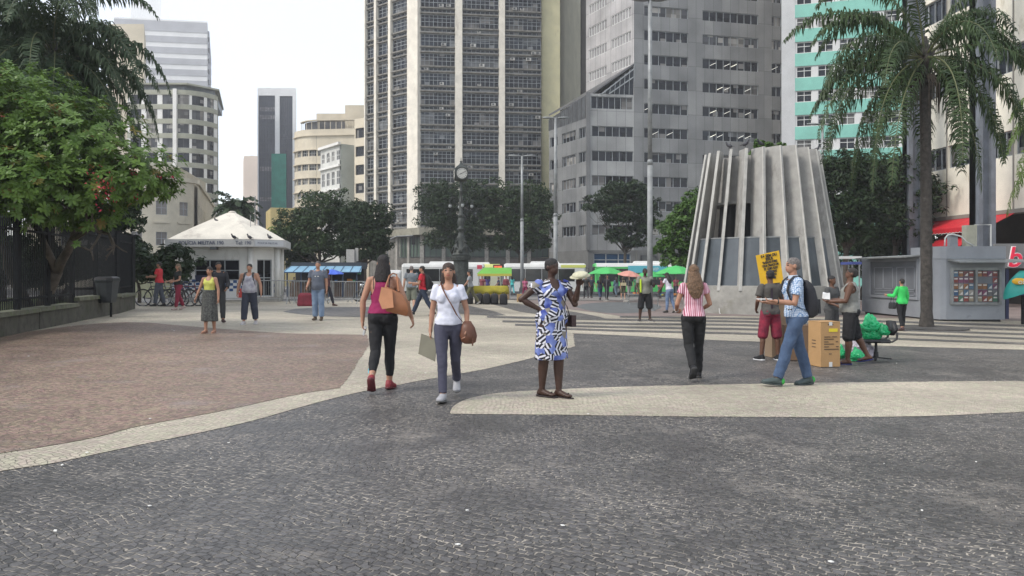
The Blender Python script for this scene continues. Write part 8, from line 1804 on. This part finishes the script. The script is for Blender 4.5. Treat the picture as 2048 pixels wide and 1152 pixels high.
# 6 boy in grey tee and red shorts
p = person(1540, 721, 1.60, 8, 'boy seen from behind in a dark grey t-shirt, maroon shorts and black trainers', SK_D, 'm', .94,
    legs=dict(L=(4, 4, 6, 0, -18), R=(0, 2, 6, 0, 12)), arms=dict(L=((-.30, .0, -1), (.20, .6, -.5)), R=((.28, .05, -1), (-.1, .9, -.3))),
    top=((.075, .068, .062), .86, .66, 'tee', .022), pants=(mat("maroon_print_cloth", (.26, .02, .045), .85, n=(9, .5), col2=(.12, .012, .03)), 1.12, (.022, .02, .02), .022, 1.0), shoes=((.015, .015, .017), 'shoe', (.6, .6, .6)), hair=((.012, .01, .01), 'short'), vox=NV)
b = MB(); b.X = p.TK; b.box(-.05, -.015, -.152, -.135, .98, 1.36); b.build('dark_strap', fab((.03, .02, .03)), p.o)

# 7 man in grey tank top beside the carton
p = person(1700, 728, 1.66, 68, 'man in a grey tank top and long black shorts beside the tall carton', SK_D, 'm', 1.22,
    legs=dict(L=(4, 2, 3, 0), R=(-14, 14, 4, 12)), arms=dict(L=((-.12, .30, -1), (.1, 1, -.05), (.2, 1, 0), (0, 0, 1)), R=((.16, .25, -1), (-.30, .95, .02), (-.3, .9, .05), (0, 0, 1))), belly=.05, hpitch=-14,
    top=((.22, .22, .20), .90, 0, 'tank', .016), pants=((.014, .014, .016), 1.10, (.02, .02, .02), .018, .98), shoes=((.02, .03, .14), 'flip'), hair=((.02, .016, .014), 'short'), vox=NV, curl=25)
b = MB(); b.hexa([(-.05, -.03, -.05), (.05, -.06, -.06), (.055, .04, -.05), (-.05, .05, -.04), (-.06, -.03, .05), (.05, -.05, .06), (.05, .05, .05), (-.04, .04, .07)]); o = b.build('crumpled_paper', mat("paper_white", (.8, .8, .8), .7)); o.location = Vector(p.loc) + Matrix.Rotation(p.rz, 3, 'Z') @ (p.J['R']['wr'] + Vector((-.06, .10, .07))); tag(o, 'crumpled white paper in the hands of the man in the grey tank top', 'paper')
# 8 person half hidden between them
p = person(1664, 700, 1.52, 215, 'person in dark grey clothes half hidden behind the carton and the man in jeans', SK_D, 'm', .95, arms=dict(L=((-.2, .1, -1), (.1, .7, -.4)), R=((.2, .1, -1), (-.1, .8, -.3))), top=((.06, .06, .06), .88, .6, 'tee', .018), pants=((.05, .05, .05), 1.15, (.02, .02, .02), .016, 1.0), shoes=((.03, .03, .03), 'shoe'), hair=((.015, .012, .012), 'short'), vox=.014)
# 9 green jacket woman at newsstand
p = person(1803, 662, 1.48, 12, 'woman in a bright green jacket and black trousers facing the newsstand hatch', SK_M, 'f', .95, legs=dict(L=(-6, 8, 0, 10), R=(6, 4, 0, 0)), arms=dict(L=((-.35, .25, -1), (-.25, .9, .12)), R=((.25, .0, -1), (.0, .25, -1))), hpitch=-8,
    top=((.035, .50, .10), .86, 1.9, 'shirt', .02, 'jacket'), pants=((.012, .012, .014), 1.85, (.004, .002, .004), .009, 1.0), shoes=((.05, .02, .02), 'shoe'), hair=((.02, .015, .013), 'short'), vox=.013)
o = empty('handbag', p.loc, p.rz, 'black handbag hanging from the arm of the woman in green', 'bag'); b = MB(); b.X = p.TK; b.rings([[(-.27 + x * .05 * s_, .10 + y * .11 * s_, z) for x, y in ((-1, -1), (1, -1), (1, 1), (-1, 1))] for z, s_ in ((.70, .9), (.74, 1.1), (.88, 1), (.92, .7))]); shade_auto(b.build('bag_body', M_blk, o), 60); b = MB(); b.X = p.TK; b.tube([(-.27, .02, .90), (-.27, .06, 1.10), (-.27, .14, 1.10), (-.27, .18, .90)], .008, 5); b.build('handle', M_blk, o)
# 10 man in black shorts
p = person(1290, 643, 1.70, 184, 'man in a grey green t-shirt and long black shorts standing on the striped paving', SK_DD, 'm', 1.12, legs=dict(L=(0, 2, 7, 0, -30), R=(0, 2, 7, 0, 30)), arms=dict(L=((-.35, .10, -1), (.15, .9, .25)), R=((.3, .05, -1), (-.1, .5, -.6))),
    top=((.20, .20, .165), .88, .6, 'tee', .022), pants=((.012, .012, .013), 1.12, (.025, .025, .025), .022, 1.0), shoes=((.05, .04, .035), 'shoe', (.3, .3, .3)), hair=((.012, .01, .01), 'short'), vox=.013)
b = MB(); b.X = p.TK; b.box(.155, .185, .06, .14, .93, 1.36); b.build('reflective_strip', mat("lime_strip", (.55, .75, .03), .5), p.o)
o = put(MB().box(-.42, -.16, .10, .34, 1.18, 1.36).build('black_goods', M_blk), p); o.location.z += .0; tag(o, 'bundle of black goods carried by the man in black shorts', 'bundle')
# 11 woman in jeans leaning over the table
p = person(1339, 626, 1.62, 40, 'woman in a white t-shirt and blue jeans bending over the low table', SK_D, 'f', 1.08, legs=dict(L=(6, 4, 1, 0), R=(-8, 14, 1, 20)), arms=dict(L=((-.25, .35, -1), (-.2, .6, -.8)), R=((.25, .3, -1), (.1, .6, -.8))), lean=12,
    top=((.58, .56, .62), .96, .5, 'tee', .014), pants=(denim("jeans_pale", (.16, .22, .34), (.10, .15, .25)), 1.92, (.002, .002, .004), .009, 1.0), shoes=((.02, .02, .02), 'shoe'), hair=((.02, .012, .014), 'long'), vox=.013)
# 12 man in khaki
p = person(941, 610, 1.72, 96, 'man in a grey shirt and khaki trousers striding left in front of the black bags', SK_M, 'm', 1.0, legs=dict(L=(26, 6, 1, -6), R=(-24, 12, 1, 34)), arms=dict(L=((-.12, .55, -1), (-.05, .8, -.9)), R=((.12, .2, -1), (0, .8, -.5))), lean=6,
    top=((.26, .27, .28), .92, .6, 'tee', .018), pants=((.13, .125, .07), 1.92, (.012, .012, .014), .014, 1.0), shoes=((.35, .33, .3), 'shoe'), hair=((.02, .015, .015), 'short'), vox=.014)
# 13 man in red with backpack
p = person(846, 632, 1.74, 84, 'man in a red t-shirt and dark jeans striding left behind the woman in magenta', SK_M, 'm', 1.0, legs=dict(R=(28, 5, 1, -8), L=(-24, 6, 1, 20)), arms=dict(L=((-.15, .25, -1), (-.05, .9, .1)), R=((.12, .1, -1), (0, .9, -.1))), lean=3,
    top=((.50, .02, .035), .90, .6, 'tee', .016), pants=((.02, .03, .055), 1.93, (.012, .012, .016), .013, 1.0), shoes=((.02, .02, .02), 'shoe'), hair=((.02, .015, .015), 'short'), vox=.013)
backpack(p, (.014, .014, .016), 'black backpack worn by the man in the red t-shirt', .30, .46, .2)
# 14 grey vest man
p = person(823, 624, 1.70, 2, 'man in a grey blue t-shirt and pale shorts walking away beside the man in red', SK_L, 'm', 1.12, legs=dict(L=(8, 4, 2, 0), R=(-10, 16, 2, 24)), arms=dict(L=((-.3, .05, -1), (-.1, .2, -1)), R=((.25, .1, -1), (0, .4, -.8))),
    top=((.16, .18, .20), .90, .55, 'tee', .020), pants=((.16, .17, .13), 1.15, (.02, .02, .02), .016, 1.0), shoes=((.3, .3, .3), 'shoe'), hair=((.18, .15, .14), 'short'), vox=.014)
# 15 man in blue grey with red bag
p = person(636, 641, 1.76, 180, 'man in a grey blue t-shirt and light jeans standing in front of the barriers', SK_M, 'm', 1.12, legs=dict(L=(0, 2, 1, 0), R=(-4, 2, 1, 0)), arms=dict(R=((.22, .12, -1), (.05, .55, -.45)), L=((-.18, -.05, -1), (-.06, .15, -1))), belly=.03,
    top=((.10, .115, .15), .86, .62, 'tee', .022), pants=(denim("jeans_light", (.20, .27, .38), (.14, .20, .30)), 1.93, (.012, .014, .02), .014, 1.0), shoes=((.08, .055, .035), 'shoe'), hair=((.10, .085, .08), 'short'), vox=.013)
b = MB(); b.X = p.TK; b.box(-.06, .06, .145, .150, 1.255, 1.275); b.build('shirt_print', M_framew, p.o)
o = empty('red_bag', (p.loc[0] - .42, p.loc[1] + .15, p.loc[2] + .42), .2, 'bulky red insulated bag hanging at the side of the man in grey blue', 'bag'); b = MB(); rs = [[(x * .24 * s_, y * .15 * s_, z) for x, y in ((-1, -1), (1, -1), (1, 1), (-1, 1))] for z, s_ in ((0, .9), (.05, 1), (.33, .85), (.4, .6))]; b.rings(rs); b.build('bag_body', mat("red_nylon", (.18, .012, .028), .6, n=(6, .3)), o); b = MB(); b.tube([(.1, 0, .38), (.2, 0, .62), (.32, 0, .95)], .012, 5); b.build('strap', M_blk, o); b = MB(); b.box(.205, .235, -.1, .1, .02, .34); b.build('side_panel', M_blk, o)
# 16 man with white patterned tank
p = person(499, 649, 1.64, 184, 'heavy man in a white patterned tank top and dark jeans walking towards the viewer', SK_M, 'm', 1.25, legs=dict(L=(-8, 6, 4, 6), R=(8, 4, 4, 0)), arms=dict(R=((.35, -.05, -1), (.15, .12, -1)), L=((-.38, .05, -1), (-.15, .25, -1))), belly=.05,
    top=(mat("pale_print_cloth", (.50, .49, .52), .85, n=(7, .5), col2=(.26, .25, .30)), .88, .12, 'tank', .018), pants=((.035, .04, .06), 1.86, (.015, .016, .02), .016, .98), shoes=((.45, .42, .42), 'shoe', (.6, .6, .6)), hair=((.02, .015, .015), 'short'), vox=.013)
backpack(p, (.03, .03, .035), 'dark backpack on the man in the white patterned tank top', .26, .4, .12)
# 17 woman in yellow top
p = person(419, 667, 1.52, 178, 'woman in a yellow tank top and long dark grey patterned skirt walking towards the viewer', SK_M, 'f', 1.02, legs=dict(L=(-4, 6, -1, 10), R=(4, 3, -1, 0)), arms=dict(R=((.35, .12, -1), (.30, .25, -1)), L=((-.28, .05, -1), (-.10, .2, -1))),
    top=((.55, .55, .12), 1.02, 0, 'tank', .009, 'top'), skirt=(mat("grey_print_skirt", (.11, .115, .105), .9, n=(30, .7), col2=(.03, .03, .03)), 1.10, .30, .175, .22, .85), shoes=((.35, .2, .15), 'flip'), hair=((.02, .014, .012), 'bun'), vox=.012)
# 18 person in black behind her
p = person(437, 645, 1.72, 205, 'man dressed all in black walking just behind the woman in the yellow top', SK_T, 'm', 1.05, legs=dict(L=(22, 6, 1, -6), R=(-20, 24, 1, 40)), arms=dict(L=((-.25, .2, -1), (.2, .7, -.5)), R=((.2, 0, -1), (0, .3, -1))),
    top=((.015, .016, .022), .88, 1.9, 'shirt', .02, 'jacket'), pants=((.022, .02, .026), 1.9, (.01, .01, .012), .012, 1.0), shoes=((.06, .03, .03), 'shoe'), hair=((.015, .012, .012), 'short'), vox=.014)
# 19, 20 by the bicycles
p = person(318, 613, 1.74, 95, 'man in a red t-shirt and grey jeans standing at the left end of the bicycles', SK_T, 'm', 1.05, legs=dict(L=(10, 4, 1, 0), R=(-8, 6, 1, 8)), arms=dict(L=((-.1, .3, -1), (.05, 1, .05)), R=((.1, .2, -1), (-.1, 1, .2))), top=((.50, .03, .04), .90, .6, 'tee', .02), pants=((.07, .08, .10), 1.93, (.014, .014, .018), .014, 1.0), shoes=((.03, .03, .03), 'shoe'), hair=((.02, .015, .015), 'short'), vox=.016)
p = person(356, 620, 1.66, 140, 'person in a dark waistcoat and maroon trousers walking in front of the bicycles', SK_M, 'f', 1.0, legs=dict(L=(12, 6, 1, 0), R=(-12, 14, 1, 20)), arms=dict(L=((-.2, .2, -1), (0, .8, -.2)), R=((.2, .2, -1), (0, .8, -.2))), top=((.015, .02, .018), .92, .5, 'tee', .016, 'waistcoat'), pants=((.22, .015, .04), 1.9, (.008, .008, .01), .011, 1.0), shoes=((.4, .3, .28), 'shoe'), hair=((.18, .13, .08), 'shoulder'), vox=.016)
# person behind the barriers, walking right
p = person(655, 612, 1.64, -95, 'person in dark clothes stepping right behind the man in grey blue', SK_D, 'm', .98, legs=dict(L=(20, 5, 1, 0), R=(-28, 12, 1, 36)), top=((.08, .03, .035), .9, 1.5, 'tee', .016), pants=((.02, .02, .03), 1.9, (.006, .006, .008), .012, 1.0), shoes=((.1, .05, .04), 'shoe'), hair=((.015, .012, .012), 'short'), vox=.02)
p = person(903, 612, 1.74, 190, 'person in a dark grey sweatshirt and cap standing behind the woman in white', SK_T, 'm', 1.08, top=((.07, .07, .08), .88, 1.9, 'tee', .022), pants=((.02, .02, .025), 1.9, (.01, .01, .01), .014, 1.0), shoes=((.02, .02, .02), 'shoe'), hair=((.05, .06, .09), 'short'), vox=.018)
# ---- market crowd, small in the photo
crowd = [
 (1172, 597, 1.68, 10, 'person in black standing at the left edge of the market, feet together', (.02, .02, .022), (.018, .018, .02), SK_T, 'm'),
 (1183, 596, 1.66, 200, 'person in dark navy beside the one in black at the market edge', (.03, .035, .05), (.02, .02, .025), SK_T, 'm'),
 (1200, 600, 1.62, 15, 'woman in a navy top and blue jeans walking under the left green umbrella', (.015, .018, .035), (.04, .06, .11), SK_M, 'f'),
 (1214, 600, 1.70, -160, 'person in a dark top and grey jeans under the left green umbrella', (.04, .035, .04), (.05, .055, .065), SK_M, 'm'),
 (1232, 594, 1.60, 30, 'person in a blue grey shirt between the green and pink umbrellas', (.09, .13, .17), (.12, .16, .2), SK_M, 'f'),
 (1258, 594, 1.65, 190, 'person in a dark shirt and pale trousers behind the woman with the cream bag', (.03, .03, .03), (.35, .33, .3), SK_L, 'm'),
 (1273, 592, 1.7, 160, 'person in a green shirt behind the low metal table', (.04, .15, .07), (.03, .03, .035), SK_T, 'm'),
 (1320, 597, 1.6, 200, 'vendor in a pink shirt behind the man in black shorts', (.45, .15, .18), (.05, .05, .06), SK_M, 'f'),
 (1352, 594, 1.66, 170, 'person in dark red between the jeans wearer and the ventilation tower', (.20, .03, .05), (.03, .03, .05), SK_T, 'f'),
 (1372, 597, 1.7, 10, 'person in a black shirt under the green umbrella nearest the ventilation tower', (.02, .02, .02), (.06, .07, .09), SK_D, 'm'),
 (964, 596, 1.6, 185, 'vendor in a dusty red shirt behind the yellow cloth table', (.22, .06, .07), (.04, .04, .05), SK_T, 'm'),
 (975, 591, 1.66, 10, 'person in a purple blue top behind the yellow cloth table', (.05, .04, .16), (.03, .06, .14), SK_T, 'f'),
 (997, 590, 1.58, 100, 'person in navy at the lime roofed stall', (.025, .03, .07), (.06, .03, .04), SK_T, 'm'),
 (1012, 592, 1.66, 200, 'person in a maroon striped top right of the lime roofed stall', (.22, .05, .06), (.02, .02, .025), SK_T, 'm'),
 (1024, 590, 1.7, 20, 'person in turquoise clothes between the lime roofed stall and the slim lamp post', (.08, .48, .45), (.10, .38, .40), SK_T, 'f'),
 (1050, 595, 1.5, 200, 'vendor in a pink and white top seated low beside the small carton', (.40, .10, .18), (.25, .03, .08), SK_T, 'f'),
 (588, 590, 1.62, 150, 'person in black behind the barriers under the blue canopy', (.02, .02, .03), (.02, .02, .03), SK_D, 'm'),
 (604, 587, 1.64, 190, 'person in an orange brown top behind the barriers under the blue canopy', (.40, .18, .06), (.04, .04, .05), SK_T, 'f'),
 (676, 588, 1.6, 30, 'person in brown under the royal blue umbrella', (.12, .06, .04), (.05, .04, .04), SK_D, 'm'),
 (694, 586, 1.66, 180, 'person in green behind the barriers right of the royal blue umbrella', (.05, .12, .05), (.03, .03, .04), SK_T, 'm'),
 (713, 592, 1.68, 195, 'person in a white top and red vest near the parked motorcycle', (.5, .48, .5), (.04, .04, .05), SK_T, 'm'),
]
for i, (px, py, H, hd_, lb_, tc_, pc_, sk_, bd_) in enumerate(crowd):
    s_ = random.choice([-1, 1]); a = random.uniform(4, 16)
    p = person(px, py, H, hd_, lb_, sk_, bd_, random.uniform(.95, 1.12), legs=dict(L=(a * s_, 4 + (a if s_ < 0 else 0), 1, 0), R=(-a * s_, 4 + (a if s_ > 0 else 0), 1, 0)),
        arms=dict(L=((-.22, random.uniform(-.1, .35), -1), (.0, random.uniform(.1, .9), -.7)), R=((.22, random.uniform(-.1, .35), -1), (0, random.uniform(.1, .9), -.7))),
        top=(tc_, .90, random.choice([.6, .6, 1.9]), 'tee', .018), pants=(pc_, random.choice([1.9, 1.9, 1.9]), (.008, .008, .01), .013, 1.0), shoes=((.03, .03, .03), 'shoe'), hair=(random.choice([(.015, .012, .012), (.03, .02, .015)]), 'short' if bd_ == 'm' else random.choice(['shoulder', 'bun', 'long'])), vox=.024, group='people shopping in the street market')
p = person(1246, 599, 1.60, 4, 'woman in a dark top and shorts carrying a cream bag under the pink umbrella', SK_L, 'f', 1.05, top=((.03, .025, .03), .95, .5, 'tee', .016), pants=((.10, .10, .06), 1.0, (.02, .02, .02), .014, 1.0), shoes=((.5, .4, .3), 'shoe'), hair=((.05, .03, .02), 'shoulder'), vox=.02)
o = put(MB().box(-.17, .17, -.30, -.15, .98, 1.20).build('cream_bag', mat("cream_canvas", (.55, .48, .30), .7, n=(5, .15))), p); tag(o, 'cream bag on the back of the woman under the pink umbrella', 'bag'); hb = MB(); hb.tube([(-.10, -.2, 1.2), (-.08, -.19, 1.34), (.08, -.19, 1.34), (.10, -.2, 1.2)], .012, 5); hb.build('handle', _M["cream_canvas"], o)
finish_people()
# ================================================================ HAZE
hz_ = MB().box(-320, 200, -30, 420, -2, 125).build('haze', bpy.data.materials.new('haze_air'), None)
m = hz_.data.materials[0]; m.use_nodes = True; t = m.node_tree; t.nodes.remove(t.nodes['Principled BSDF']); pv_ = t.nodes.new('ShaderNodeVolumePrincipled')
pv_.inputs['Color'].default_value = (.93, .95, 1, 1); pv_.inputs['Density'].default_value = .0005; pv_.inputs['Anisotropy'].default_value = .2
t.links.new(pv_.outputs[0], t.nodes['Material Output'].inputs['Volume']); tag(hz_, kind='stuff')
